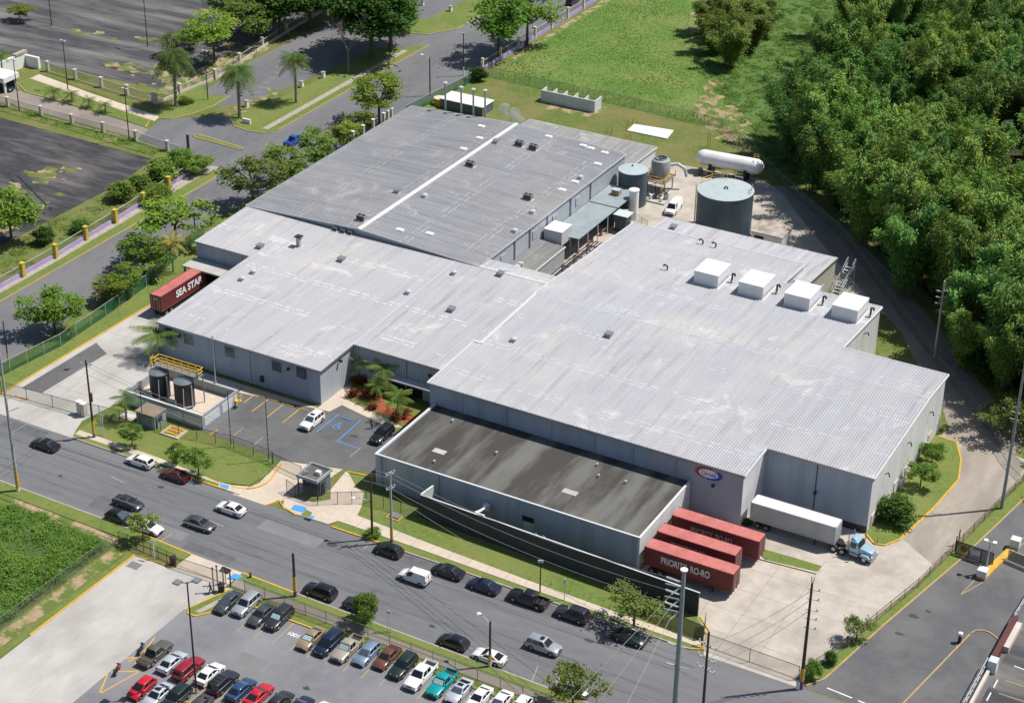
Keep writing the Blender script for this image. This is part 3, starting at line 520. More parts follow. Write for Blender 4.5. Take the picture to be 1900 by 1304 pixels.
# ------------------------------------------------------------------ vehicles
PAINT={}
def paint(name,c,met=0):
    if name not in PAINT: PAINT[name]=M('paint_'+name,c,.32,.06,2.5,metal=met,coat=.7,c2=[x*.86+.01 for x in c],big=.8,amt2=.4)
    return PAINT[name]
for n_,c_,m_ in (('black',(.008,.008,.011),0),('charcoal',(.035,.038,.045),.3),('gunmetal',(.075,.08,.088),.3),('white',(.78,.78,.77),0),('silver',(.42,.44,.47),.4),('navy',(.012,.022,.06),.2),('darkred',(.10,.008,.012),0),('red',(.50,.012,.02),0),('deepred',(.28,.01,.022),0),('tan',(.36,.28,.17),.3),('beige',(.40,.36,.29),.2),('iceblue',(.26,.34,.47),.4),('brown',(.14,.055,.035),.1),('darkgreen',(.018,.030,.026),.2),('teal',(.0,.30,.31),.1),('steelblue',(.03,.08,.19),.3),('olivegrey',(.12,.115,.085),.2),('vividblue',(.012,.09,.5),.1),('skyblue',(.30,.46,.57),.1),('paleblue',(.55,.60,.66),.3)): paint(n_,c_,m_)
m_head=M('headlamp_lens',(.75,.78,.8),.1,.05,3,spec=.8); m_tail=M('tail_lamp_lens',(.32,.008,.01),.15,.1,3)
m_glass2=M('painted_sky_glass',(.06,.085,.11),.05,.3,1.2,spec=1.0); m_shade=M('sunshade_foil',(.62,.78,.78),.25,.15,5,metal=.3); m_trim=M('bumper_trim',(.03,.03,.033),.6,.1,3)  # some windshields: glass colour lightened to paint in a sky reflection
KIND={
'sedan':dict(L=4.6,W=1.78,H=1.45,r=.32,ax=(-1.33,1.38),top=[(-2.29,.62),(-2.22,.95),(-1.5,1.0),(.95,.96),(1.7,.84),(2.15,.68),(2.29,.52)],gh=(-1.82,-.98,.22,1.08),zb=.96,p=((.10,.47),(.52,.88))),
'coupe':dict(L=4.6,W=1.82,H=1.37,r=.34,ax=(-1.35,1.4),top=[(-2.29,.62),(-2.2,.96),(-1.6,.98),(.9,.92),(1.7,.82),(2.15,.66),(2.29,.5)],gh=(-1.95,-.8,.15,1.0),zb=.93,p=((.18,.45),(.48,.88))),
'hatch':dict(L=4.15,W=1.74,H=1.52,r=.31,ax=(-1.22,1.28),top=[(-2.07,.62),(-2.03,.95),(-1.6,1.0),(.95,.97),(1.6,.84),(1.95,.68),(2.07,.5)],gh=(-2.0,-1.45,.15,1.15),zb=.97,p=((.07,.45),(.5,.88))),
'wagon':dict(L=4.6,W=1.78,H=1.5,r=.32,ax=(-1.33,1.38),top=[(-2.29,.62),(-2.25,.95),(-1.6,1.0),(.95,.97),(1.7,.84),(2.15,.68),(2.29,.5)],gh=(-2.22,-1.75,.2,1.1),zb=.97,p=((.05,.3),(.34,.6),(.64,.9))),
'suv':dict(L=4.7,W=1.88,H=1.76,r=.37,ax=(-1.4,1.42),top=[(-2.34,.72),(-2.31,1.06),(-1.7,1.1),(.85,1.09),(1.85,1.0),(2.2,.88),(2.34,.58)],gh=(-2.27,-1.98,.25,1.0),zb=1.07,p=((.04,.28),(.32,.6),(.64,.91))),
'minivan':dict(L=4.9,W=1.9,H=1.74,r=.34,ax=(-1.5,1.5),top=[(-2.44,.68),(-2.41,1.0),(-1.7,1.04),(1.4,1.02),(2.0,.9),(2.3,.74),(2.44,.52)],gh=(-2.37,-2.05,.5,1.55),zb=1.01,p=((.04,.3),(.34,.62),(.66,.9))),
'smallvan':dict(L=4.5,W=1.8,H=1.88,r=.33,ax=(-1.35,1.45),top=[(-2.24,.7),(-2.22,1.05),(-1.7,1.08),(1.2,1.05),(1.85,.92),(2.15,.76),(2.24,.52)],gh=(-2.2,-2.1,.5,1.25),zb=1.05,p=((.68,.92),)),
'cargovan':dict(L=5.7,W=2.02,H=2.1,r=.38,ax=(-1.75,1.7),top=[(-2.84,.8),(-2.82,1.15),(-1.7,1.18),(1.8,1.16),(2.5,1.04),(2.8,.9),(2.85,.6)],gh=(-2.8,-2.7,1.15,1.85),zb=1.15,p=((.74,.94),)),
'pickup':dict(L=5.4,W=1.9,H=1.76,r=.39,ax=(-1.65,1.65),top=[(-2.69,.62),(-2.67,.66),(-.92,.66),(-.9,1.04),(1.0,1.05),(2.1,.99),(2.55,.86),(2.69,.58)],gh=(-.86,-.7,.35,1.05),zb=1.04,p=((.12,.5),(.55,.9)),bed=(-2.66,-.92)),
'crewcab':dict(L=5.7,W=1.95,H=1.84,r=.41,ax=(-1.8,1.8),top=[(-2.84,.66),(-2.82,.7),(-1.3,.7),(-1.28,1.1),(1.15,1.12),(2.3,1.06),(2.7,.9),(2.84,.6)],gh=(-1.22,-1.05,.45,1.2),zb=1.1,p=((.08,.46),(.52,.9)),bed=(-2.8,-1.3)),
}
def car(kind,col,px,rz,label,cat='car',group=None,name=None,**o):
    k=KIND[kind]; L,w,H,r=k['L'],k['W']/2,k['H'],k['r']; zb=k['zb']; c=P(px[0],px[1],.6); met=PAINT[col]
    root=thing(name or {'suv':'parked_suv','minivan':'parked_minivan','smallvan':'delivery_van','cargovan':'cargo_van','pickup':'pickup_truck','crewcab':'pickup_truck'}.get(kind,'parked_car'),label,cat,(c.x,c.y,o.get('z',.02)),rz,group)
    B=lambda mb,n,mat,par=root,sm=False:mb.build(n,mat,par,world=False,smooth=sm)
    # lower body: side profile with wheel arches, tapered to both ends, chamfered shoulder
    top=k['top']; zlow=.24 if H<1.6 else .34
    prof=[(-L/2+.06,zlow+.02)]+top+[(L/2-.06,zlow+.02)]
    bot=[]
    for ax in (k['ax'][1],k['ax'][0]):
        R=r+.06; zz=r
        a0=math.asin(max(-1,min(1,(zlow-zz)/R)))
        bot+=[(ax+R*math.cos(a0+(math.pi-2*a0)*i/8),zz+R*math.sin(a0+(math.pi-2*a0)*i/8)) for i in range(9)]
    prof+=bot
    def hw(x): 
        t=max(0,(abs(x)-L*.27)/(L*.23)); return w*(1-.10*t*t)
    n=len(prof); mb=MB(); vs=[]
    nt_=len(top)
    for sgn,inn in ((-1,0),(-1,1),(1,1),(1,0)):
        for i,(x,z) in enumerate(prof):
            istop=1<=i<=nt_
            y=hw(x)*(.9 if inn else 1)
            vs.append((x,sgn*y,z if (inn or not istop) else z-.07))
    fs=[]
    for a in range(3):
        for i in range(n):
            j=(i+1)%n
            fs.append((a*n+i,(a+1)*n+i,(a+1)*n+j,a*n+j))
    fs.append(tuple(range(n))); fs.append(tuple(range(3*n,4*n))[::-1])
    mb.add(vs,fs)
    # greenhouse
    rb,rt,ft,fb=k['gh']; wb=w*.93; wt=w*.73
    Q={}
    for s_ in (-1,1):
        Q[s_]=[(rb,s_*wb,zb-.03),(fb,s_*wb,zb-.03),(ft,s_*wt,H-.07),(rt,s_*wt,H-.07)]
    a,b=Q[-1],Q[1]
    rv=[(rt+.1,-wt+.1,H),(ft-.12,-wt+.1,H),(ft-.12,wt-.1,H),(rt+.1,wt-.1,H)]
    mb.add(a+b+rv,[(0,1,2,3),(7,6,5,4),(1,5,6,2),(4,0,3,7),(3,2,9,8),(2,6,10,9),(6,7,11,10),(7,3,8,11),(8,9,10,11)])
    B(mb,'body',met,sm=True)
    def pane(q,u0,u1,v0,v1,off=.015):
        q=[Vector(x) for x in q]; f=lambda u,v:(q[0]*(1-u)+q[1]*u)*(1-v)+(q[3]*(1-u)+q[2]*u)*v
        nn=(q[1]-q[0]).cross(q[3]-q[0]).normalized()*off
        return [f(u0,v0)+nn,f(u1,v0)+nn,f(u1,v1)+nn,f(u0,v1)+nn]
    for s_ in (-1,1):
        q=Q[s_] if s_<0 else [Q[1][1],Q[1][0],Q[1][3],Q[1][2]]
        for u0,u1 in k['p']:
            if s_>0: u0,u1=1-u1,1-u0
            B(MB().add(pane(q,u0,u1,.12,.9),[(0,1,2,3)]),'side_window',m_glass)
    fr=[a[1],b[1],b[2],a[2]]; B(MB().add(pane(fr,.06,.94,.08,.93),[(0,1,2,3)]),'windshield',m_glass2 if (int(px[0])%3==0) else m_glass)
    if o.get('shade'):
        mb=MB()
        for i in range(6): mb.add(pane(fr,.1+i*.135,.21+i*.135,.12,.78,.03),[(0,1,2,3)])
        B(mb,'sunshade',m_shade)
    if kind not in('smallvan','cargovan'):
        rr=[b[0],a[0],a[3],b[3]]; B(MB().add(pane(rr,.08,.92,.1,.88),[(0,1,2,3)]),'rear_window',m_glass if not o.get('skyglass') else m_head)
    if o.get('sunroof'): B(MB().box(ft-.75,ft-.2,-.38,.38,H-.02,H+.012),'sunroof',m_glass)
    if o.get('rack'):
        mb=MB(); 
        for s_ in(-1,1): mb.bar((rt+.2,s_*(wt-.1),H+.07),(ft-.3,s_*(wt-.1),H+.07),.05)
        for x in (rt+.45,(rt+ft)/2,ft-.5): mb.bar((x,-wt+.1,H+.08),(x,wt-.1,H+.08),.05)
        B(mb,'roof_rack',m_dsteel)
    for ax in k['ax']:
        for s_ in (-1,1):
            y=s_*(w*.99); 
            t=B(MB().tube((ax,y-s_*.2,r),(ax,y+s_*.005,r),r,n=18),'wheel',m_rub,sm=True)
            B(MB().tube((ax,y-s_*.02,r),(ax,y+s_*.018,r),r*.62,r*.5,n=12),'rim',m_rim,t)
    # nose and tail
    xf=L/2; nz=top[-2][1]; 
    for s_ in (-1,1):
        yy=s_*w*.62
        B(MB().hexa([(xf-.32,yy-.17,nz-.16),(xf-.045,yy-.17,nz-.17),(xf-.13,yy+.17,nz-.17),(xf-.4,yy+.17,nz-.16),(xf-.3,yy-.17,nz+.0),(xf-.10,yy-.17,nz-.035),(xf-.16,yy+.17,nz-.035),(xf-.34,yy+.17,nz)] if s_>0 else [(xf-.4,yy-.17,nz-.16),(xf-.13,yy-.17,nz-.17),(xf-.045,yy+.17,nz-.17),(xf-.32,yy+.17,nz-.16),(xf-.34,yy-.17,nz),(xf-.16,yy-.17,nz-.035),(xf-.10,yy+.17,nz-.035),(xf-.3,yy+.17,nz)]),'headlight',m_head)
        tz=.8 if H<1.6 else .95
        if 'bed' in k: tz=.85
        B(MB().box(-xf-.02,-xf+.12,s_*w*.82-.14,s_*w*.82+.1,tz-.12,tz+.08),'taillight',m_tail)
        B(MB().box(fb-.42,fb-.24,s_*(w*.96+.02)-.09,s_*(w*.96+.02)+.09,zb+.02,zb+.15),'wing_mirror',met)
    B(MB().box(xf-.2,xf+.012,-w*.42,w*.42,nz-.24,nz-.1),'grille',m_trim)
    B(MB().box(xf-.2,xf+.02,-w*.8,w*.8,zlow+.02,zlow+.14),'bumper',m_trim); B(MB().box(-xf-.02,-xf+.2,-w*.8,w*.8,zlow+.02,zlow+.14),'bumper',m_trim)
    if 'bed' in k:
        x0,x1=k['bed']; zt=zb-.02; zf=.66
        mb=MB(); mb.box(x0,x1,-hw(x0)+.0,-hw(x0)+.1,zf,zt); mb.box(x0,x1,hw(x0)-.1,hw(x0),zf,zt); mb.box(x0,x0+.08,-hw(x0)+.1,hw(x0)-.1,zf,zt-.01); B(mb,'cargo_bed',met)
        B(MB().box(x0+.08,x1,-hw(x0)+.1,hw(x0)-.1,.66,.72),'bed_liner',m_trim if not o.get('liner') else PAINT[o['liner']])
    if kind in('cargovan','smallvan'):
        B(MB().box(-L/2-.004,-L/2+.05,-.02,.02,.6,H-.3),'door_seam',m_trim)
    return root
L_,R__,DN,UP=math.pi,0,-math.pi/2,math.pi/2
g1='cars parked along the far kerb of the front road'; g2='cars on the front road'; g3='front row of the staff car park'; g4='middle row of the staff car park'; g5='cars parked along the near kerb of the front road'
car('sedan','black',(84,824),L_,'black sedan alone at the far left of the front road',group=g2)
car('wagon','white',(260,855),L_,'white estate car parked before the small tree on the verge','car',g1)
car('sedan','darkred',(325,881),L_,'dark red car parked under a small tree by the kerb','car',g1)
car('sedan','charcoal',(238,932),R__,'charcoal sedan driving right, nearest to the kerb row of black and white cars',group=g2)
car('hatch','black',(222,959),R__,'black car parked behind the white car half hidden by a small tree',group=g5)
car('sedan','white',(274,977),R__,'white car half hidden behind a small leafy tree',group=g5)
car('sedan','gunmetal',(371,971),R__,'gunmetal grey sedan driving right along the middle of the front road',group=g2)
car('sedan','white',(428,943),L_,'white sedan driving left near the guardhouse entrance',group=g2)
car('hatch','black',(721,1020),L_,'black hatchback parked at the foot of the utility pole',group=g1)
car('smallvan','white',(769,1070),L_,'white panel van driving left past the kerb row','van',g2)
car('sedan','black',(831,1059),L_,'black sedan parked beside the white panel van',group=g1)
car('sedan','navy',(898,1086),L_,'dark blue-black sedan parked between a black sedan and a black pickup',group=g1)
car('crewcab','black',(980,1111),L_,'black crew cab pickup parked along the far kerb','pickup',g1)
car('suv','charcoal',(1062,1139),L_,'dark estate SUV with roof rails parked behind the black pickup','car',g1,rack=1)
car('sedan','darkgreen',(1168,1182),R__,'dark green sedan under the sparse roadside tree',group=g1)
car('suv','black',(594,1097),L_,'boxy black SUV parked just right of the striped pole on the near kerb','car',g5)
car('sedan','navy',(668,1124),R__,'dark blue car under a bushy tree on the near kerb',group=g5)
car('hatch','black',(841,1190),L_,'black hatchback with red tail lights parked on the near kerb',group=g5)
car('coupe','white',(908,1217),L_,'white coupe parked at the street lamp on the near kerb',group=g5)
car('suv','silver',(1009,1198),R__,'silver SUV with sunroof driving right in the near lane','car',g2,sunroof=1)
car('sedan','silver',(1062,1276),R__,'silver car under the roadside tree at the bottom edge',group=g5)
car('sedan','gunmetal',(423,1117),DN,'grey sedan first in the front parking row beside the footpath',group=g3)
car('suv','silver',(457,1122),DN,'silver SUV with white roof second in the front parking row','car',g3)
car('sedan','gunmetal',(485,1140),DN,'dark grey sedan between the silver SUV and a black SUV with sunshade',group=g3)
car('suv','charcoal',(518,1147),DN,'black SUV with foil sunshade next to the empty marked bay','car',g3,shade=1)
car('sedan','tan',(577,1184),DN,'tan sedan with foil sunshade just right of the empty bay',group=g3,shade=1)
car('minivan','navy',(610,1193),DN,'dark minivan between a tan sedan and a beige pickup','minivan',g3)
car('pickup','beige',(645,1203),DN,'beige pickup with foil sunshade and black bed','pickup',g3,shade=1)
car('wagon','iceblue',(681,1212),DN,'ice blue estate car next to the brown old sedan',group=g3)
car('sedan','brown',(718,1219),DN,'old brown sedan in the front parking row',group=g3)
car('suv','darkgreen',(748,1236),DN,'dark green SUV between brown sedan and white pickup','car',g3)
car('crewcab','white',(781,1253),DN,'white crew cab pickup in the front parking row','pickup',g3)
car('pickup','teal',(820,1267),DN,'teal pickup with foil sunshade in the front parking row','pickup',g3,shade=1)
car('coupe','paleblue',(852,1281),DN,'silver coupe with sunroof right of the teal pickup',group=g3,sunroof=1)
car('sedan','white',(889,1295),DN,'white sedan next to the silver coupe at the bottom edge',group=g3)
car('sedan','white',(927,1304),DN,'white car cut by the bottom edge, second to last of its row',group=g3)
car('hatch','white',(965,1312),DN,'white car cut by the bottom edge at the right end of its row',group=g3)
car('pickup','olivegrey',(288,1212),UP,'grey brown pickup with open bed beside the dark motorcycle','pickup',g4)
car('sedan','paleblue',(320,1227),UP,'pale silver sedan between grey pickup and red SUV',group=g4)
car('suv','deepred',(350,1240),UP,'dark red SUV left of the parking lamp','car',g4)
car('sedan','white',(389,1249),UP,'white sedan right of the parking lamp',group=g4)
car('suv','charcoal',(414,1266),UP,'black SUV with roof rack in the middle parking row','car',g4,rack=1)
car('sedan','steelblue',(447,1278),UP,'dark blue sedan between the roof rack SUV and red coupe',group=g4)
car('coupe','red',(480,1288),UP,'bright red coupe in the middle parking row',group=g4)
car('sedan','charcoal',(517,1302),UP,'charcoal car cut by the bottom edge right of the red coupe',group=g4)
car('sedan','navy',(555,1312),UP,'navy car mostly below the bottom edge',group=g4)
car('sedan','white',(592,1322),UP,'white roof of a car just above the bottom edge',group=g4)
car('hatch','red',(263,1276),DN,'bright red hatchback by the painted triangle',group='last row of the staff car park')
car('sedan','paleblue',(292,1290),DN,'silver sedan with sunroof next to the red hatchback',group='last row of the staff car park',sunroof=1)
car('suv','darkgreen',(326,1296),DN,'dark green SUV at the bottom edge beside the silver sedan','car','last row of the staff car park')
car('sedan','gunmetal',(366,1312),DN,'grey sedan at the bottom edge under the parking lamp',group='last row of the staff car park')
car('suv','white',(579,782),DN,'white SUV with sunroof in the plant car park','car','cars in the plant car park',sunroof=1)
car('suv','black',(709,807),DN,'black SUV parked beside the flat-roofed front building','car','cars in the plant car park')
car('cargovan','white',(1250,386),DN+.12,'white cargo van in the rear yard near the big tank','van')
car('pickup','vividblue',(546,261),UP,'bright blue pickup on the side road behind the trees','pickup')
car('suv','charcoal',(1063,3),UP,'dark car behind the purple wall at the top edge','car')
car('sedan','navy',(6,163),R__+.15,'dark car at the gatehouse on the left edge')
# motorcycles
def moto(px,rz,col,label):
    c=P(px[0],px[1],.4); t=thing('motorcycle',label,'motorcycle',(c.x,c.y,.02),rz,'motorcycles at the row ends')
    B=lambda mb,n,mat,par=t:mb.build(n,mat,par,world=False,smooth=True)
    for x in (-.68,.72):
        wl=B(MB().tube((x,-.07,.31),(x,.07,.31),.31,n=16),'wheel',m_rub); B(MB().tube((x,-.08,.31),(x,.08,.31),.18,n=10),'rim',m_rim,wl)
    B(MB().hexa([(-.3,-.13,.3),(.35,-.13,.3),(.35,.13,.3),(-.3,.13,.3),(-.3,-.1,.62),(.3,-.1,.62),(.3,.1,.62),(-.3,.1,.62)]),'engine',m_dsteel)
    B(MB().hexa([(-.02,-.15,.62),(.5,-.15,.66),(.5,.15,.66),(-.02,.15,.62),(.05,-.11,.92),(.45,-.1,.9),(.45,.1,.9),(.05,.11,.92)]),'fuel_tank',PAINT[col])
    B(MB().hexa([(-.95,-.12,.72),(.0,-.14,.62),(.0,.14,.62),(-.95,.12,.72),(-1.0,-.09,.86),(0,-.13,.74),(0,.13,.74),(-1.0,.09,.86)]),'seat',m_black)
    B(MB().tube((.72,0,.31),(.42,0,1.0),.05),'fork',m_rim); B(MB().bar((.42,-.36,1.04),(.42,.36,1.04),.045),'handlebar',m_dsteel)
    B(MB().hexa([(.45,-.16,.7),(.78,-.1,.75),(.78,.1,.75),(.45,.16,.7),(.42,-.14,1.12),(.55,-.08,1.1),(.55,.08,1.1),(.42,.14,1.12)]),'fairing',PAINT[col])
moto((262,1204),UP+.35,'steelblue','dark blue motorcycle beside the grey pickup')
moto((218,1242),UP+.35,'red','red motorcycle beside the painted yellow triangle')
# semi trailers and tractor
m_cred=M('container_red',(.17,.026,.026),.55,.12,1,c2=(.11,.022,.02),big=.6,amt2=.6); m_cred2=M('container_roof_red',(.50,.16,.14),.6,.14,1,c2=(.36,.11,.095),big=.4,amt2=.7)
m_let=M('lettering_white',(.72,.70,.66),.5,.1,1); m_let2=M('faded_lettering',(.42,.38,.36),.6,.25,2)
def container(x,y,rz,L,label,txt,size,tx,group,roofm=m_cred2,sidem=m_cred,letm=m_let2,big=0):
    """x,y centre of the load; front of the trailer towards local +x"""
    t=thing('container_trailer',label,'container',(x,y,0.01),rz,group); h0,h1,w=1.25,4.08,1.22
    B=lambda mb,n,mat,par=t,**k:mb.build(n,mat,par,world=False,**k)
    mb=MB(); mb.box(-L/2,L/2,-w+.06,w-.06,h0,h1-.05)
    n=int(L/.28)
    for i in range(n):
        xx=-L/2+.2+i*(L-.4)/n
        for s in (-1,1):
            a=w-.06; b=w-.02
            mb.hexa([(xx,s*a-.0,h0+.15),(xx+.16,s*a,h0+.15),(xx+.13,s*b,h0+.15),(xx+.03,s*b,h0+.15),(xx,s*a,h1-.15),(xx+.16,s*a,h1-.15),(xx+.13,s*b,h1-.15),(xx+.03,s*b,h1-.15)] if s<0 else [(xx+.03,b,h0+.15),(xx+.13,b,h0+.15),(xx+.16,a,h0+.15),(xx,a,h0+.15),(xx+.03,b,h1-.15),(xx+.13,b,h1-.15),(xx+.16,a,h1-.15),(xx,a,h1-.15)])
    for s in (-1,1):
        for z in (h0+.07,h1-.09): mb.box(-L/2,L/2,s*(w-.05)-.06,s*(w-.05)+.06,z-.08,z+.08)
        for xx in (-L/2+.08,L/2-.08): mb.box(xx-.09,xx+.09,s*(w-.07)-.07,s*(w-.07)+.07,h0,h1-.01)
    body=B(mb,'container_box',sidem)
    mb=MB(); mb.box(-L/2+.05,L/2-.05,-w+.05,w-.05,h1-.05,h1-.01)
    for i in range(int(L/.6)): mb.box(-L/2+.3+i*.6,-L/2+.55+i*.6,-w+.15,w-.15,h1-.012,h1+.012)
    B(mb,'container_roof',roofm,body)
    for e in (-1,1):
        for s in (-1,1):
            d=B(MB().box(e*(L/2+.0)-.03,e*(L/2)+.03,min(s*.02,s*(w-.12)),max(s*.02,s*(w-.12)),h0+.1,h1-.2),'door',sidem,body)
            mb=MB(); 
            for yy in (.35,.8): mb.bar((e*(L/2+.06),s*yy,h0+.15),(e*(L/2+.06),s*yy,h1-.25),.045)
            mb.build('locking_bar',m_gal,body,world=False)
    mb=MB(); mb.box(-L/2,L/2,-.55,-.4,.95,1.24); mb.box(-L/2,L/2,.4,.55,.95,1.24)
    for xx in (-L/2+.2,-L/4,0,L/4,L/2-.2): mb.box(xx-.1,xx+.1,-1.1,1.1,1.08,1.24)
    B(mb,'chassis',m_dsteel)
    for xx in (-L/2+1.2,-L/2+2.5):
        for s in (-1,1):
            wl=B(MB().tube((xx,s*.55,.5),(xx,s*1.18,.5),.5,n=18),'wheel',m_rub,smooth=True); B(MB().tube((xx,s*1.1,.5),(xx,s*1.2,.5),.28,n=10),'rim',m_steel,wl)
    for s in (-1,1): B(MB().box(L/2-3-.08,L/2-3+.08,s*.7-.08,s*.7+.08,0,1.1),'landing_leg',m_dsteel)
    side=-1
    if txt:
        tt=text(txt,size,Vector((tx,-w-.03,2.75)),FACE_S,letm,'lettering',None,ext=.012,align='LEFT',bold=.03,sx=.60); tt.parent=t
    return t
gs='containers backed to the front dock'
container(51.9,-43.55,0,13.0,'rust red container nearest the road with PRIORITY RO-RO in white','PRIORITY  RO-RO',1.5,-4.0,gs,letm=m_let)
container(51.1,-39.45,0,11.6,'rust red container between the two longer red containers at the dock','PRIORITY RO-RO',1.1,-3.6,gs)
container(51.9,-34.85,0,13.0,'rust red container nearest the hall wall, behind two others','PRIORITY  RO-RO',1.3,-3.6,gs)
cs=container(-57.5,-13.7,math.pi/2,12.2,'red container with SEA STAR in white beside the side road',None,1,0,None)
t_=text('SEA STAR',1.75,Vector((-5.2+3.0,-1.25,2.75)),FACE_S,M('bright_lettering_white',(.8,.8,.8),.5,.03,1),'lettering',None,ext=.012,align='LEFT',bold=.055,sx=.95); t_.parent=cs
t_=text('SEA',.55,Vector((-6.14,0,3.4)),Euler((R_(90),0,R_(-90))),m_let,'lettering',None,ext=.01,sx=.9); t_.parent=cs
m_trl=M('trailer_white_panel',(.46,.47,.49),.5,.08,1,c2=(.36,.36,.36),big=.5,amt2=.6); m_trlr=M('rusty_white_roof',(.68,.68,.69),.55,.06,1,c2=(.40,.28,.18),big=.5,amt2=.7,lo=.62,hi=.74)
tr=container(59.9,-26.35,0,12.6,'long white box trailer with rust spots coupled to the blue truck',None,1,0,None,m_trlr,m_trl)
for c_ in list(tr.children):
    if c_.name.startswith('wheel') or c_.name.startswith('rim'): pass
def tractor(x,y,rz):
    t=thing('truck_tractor','light blue truck tractor with sleeper-less cab pulling the white trailer','truck',(x,y,.01),rz)
    B=lambda mb,n,mat,par=t,**k:mb.build(n,mat,par,world=False,**k); sb=PAINT['skyblue']
    mb=MB(); mb.box(-3.2,3.1,-.5,-.32,.75,1.05); mb.box(-3.2,3.1,.32,.5,.75,1.05); mb.box(-3.2,-3.0,-.9,.9,.7,1.05); B(mb,'chassis',m_dsteel)
    for xx,s,n in [(2.2,-1,1),(2.2,1,1),(-1.1,-1,2),(-1.1,1,2),(-2.4,-1,2),(-2.4,1,2)]:
        wl=B(MB().tube((xx,s*(1.2-.32*n),.52),(xx,s*1.2,.52),.52,n=18),'wheel',m_rub,smooth=True); B(MB().tube((xx,s*1.12,.52),(xx,s*1.23,.52),.3,n=10),'rim',m_rim,wl)
    B(MB().hexa([(-.2,-1.02,1.05),(1.35,-1.02,1.05),(1.35,1.02,1.05),(-.2,1.02,1.05),(-.15,-.92,2.75),(.95,-.9,2.75),(.95,.9,2.75),(-.15,.92,2.75)]),'cab',sb,bevel=.08,smooth=True)
    B(MB().hexa([(-.15,-.85,2.7),(.9,-.85,2.7),(.9,.85,2.7),(-.15,.85,2.7),(-.1,-.7,3.15),(.4,-.65,3.1),(.4,.65,3.1),(-.1,.7,3.15)]),'roof_fairing',sb,bevel=.06,smooth=True)
    B(MB().hexa([(1.2,-.8,1.0),(3.2,-.62,1.0),(3.2,.62,1.0),(1.2,.8,1.0),(1.2,-.85,1.95),(3.05,-.6,1.62),(3.05,.6,1.62),(1.2,.85,1.95)]),'hood',sb,bevel=.1,smooth=True)
    for s in (-1,1):
        B(MB().hexa([(1.5,s*1.0-.22,.95),(3.1,s*1.0-.22,.7),(3.1,s*1.0+.2,.7),(1.5,s*1.0+.2,.95),(1.7,s*1.0-.2,1.25),(2.7,s*1.0-.2,1.25),(2.7,s*1.0+.18,1.25),(1.7,s*1.0+.18,1.25)]),'fender',sb,bevel=.05,smooth=True)
        B(MB().box(.0,.85,s*1.0-.03,s*1.0+.03,1.75,2.5),'side_window',m_glass)
        B(MB().tube((-.4,s*.85,1.0),(-.4,s*.85,3.5),.08),'exhaust_stack',m_rim)
        B(MB().tube((.0,s*.85,.75),(1.2,s*.85,.75),.3,n=14),'fuel_tank',m_rim,smooth=True)
        B(MB().box(1.0,1.12,s*1.3-.12,s*1.3+.12,1.7,2.4),'wing_mirror',m_rim)
        B(MB().box(3.1,3.25,s*.8-.15,s*.8+.15,1.0,1.25),'headlight',m_head)
    B(MB().hexa([(1.33,-.85,1.98),(1.36,-.85,1.98),(1.36,.85,1.98),(1.33,.85,1.98),(1.0,-.8,2.65),(1.03,-.8,2.65),(1.03,.8,2.65),(1.0,.8,2.65)]),'windshield',m_glass)
    B(MB().box(3.12,3.3,-1.1,1.1,.45,.8),'bumper',m_rim); B(MB().box(3.1,3.24,-.5,.5,.85,1.5),'grille',m_rim)
    B(MB().box(-2.4,-1.2,-.45,.45,1.06,1.2),'coupling_plate',m_black)
    mb=MB(); 
    for i in range(5): mb.tube((-.5,-.5+i*.25,1.2),(-1.2,-.4+i*.2,1.7-.1*i),.04)
    mb.box(-.75,-.3,-.9,.9,1.05,1.5); B(mb,'air_lines',m_gal)
tractor(68.6,-26.6,-.1)
# ------------------------------------------------------------------ vegetation
import numpy as np
def leafmat(name,c,c2,tr=.44,scale=.35):
    m=M(name,c,.6,.35,1.3,c2=c2,big=scale,amt2=.9,lo=.38,hi=.62,spec=.25)
    N=m.node_tree.nodes; K=m.node_tree.links.new; b=N['Principled BSDF']; src=b.inputs['Base Color'].links[0].from_socket
    # every plant a little different from its neighbour
    oi=N.new('ShaderNodeObjectInfo'); hs=N.new('ShaderNodeHueSaturation'); mr=N.new('ShaderNodeMapRange'); mr.inputs['To Min'].default_value=.72; mr.inputs['To Max'].default_value=1.3; K(oi.outputs['Random'],mr.inputs[0]); K(mr.outputs[0],hs.inputs['Value'])
    m2=N.new('ShaderNodeMapRange'); m2.inputs['To Min'].default_value=.485; m2.inputs['To Max'].default_value=.515; mu=N.new('ShaderNodeMath'); mu.operation='MULTIPLY'; mu.inputs[1].default_value=7.31; fr=N.new('ShaderNodeMath'); fr.operation='FRACT'; K(oi.outputs['Random'],mu.inputs[0]); K(mu.outputs[0],fr.inputs[0]); K(fr.outputs[0],m2.inputs[0]); K(m2.outputs[0],hs.inputs['Hue'])
    K(src,hs.inputs['Color']); K(hs.outputs[0],b.inputs['Base Color'])
    t=N.new('ShaderNodeBsdfTranslucent'); mx=N.new('ShaderNodeMixShader'); mx.inputs[0].default_value=tr; out=N['Material Output']
    K(hs.outputs[0],t.inputs[0]); K(b.outputs[0],mx.inputs[1]); K(t.outputs[0],mx.inputs[2]); K(mx.outputs[0],out.inputs[0])
    return m
m_lshade=leafmat('leaves_yellow_green',(0.212,0.332,0.037),(0.322,0.402,0.060)); m_ldark=leafmat('leaves_dark_green',(0.052,0.131,0.021),(0.096,0.193,0.035))
m_lmid=leafmat('leaves_mid_green',(.14,.25,.04),(.23,.32,.06)); m_lbright=leafmat('leaves_bright_green',(.135,.26,.03),(.21,.31,.05)); m_lolive=leafmat('leaves_olive',(.16,.235,.05),(.25,.30,.07))
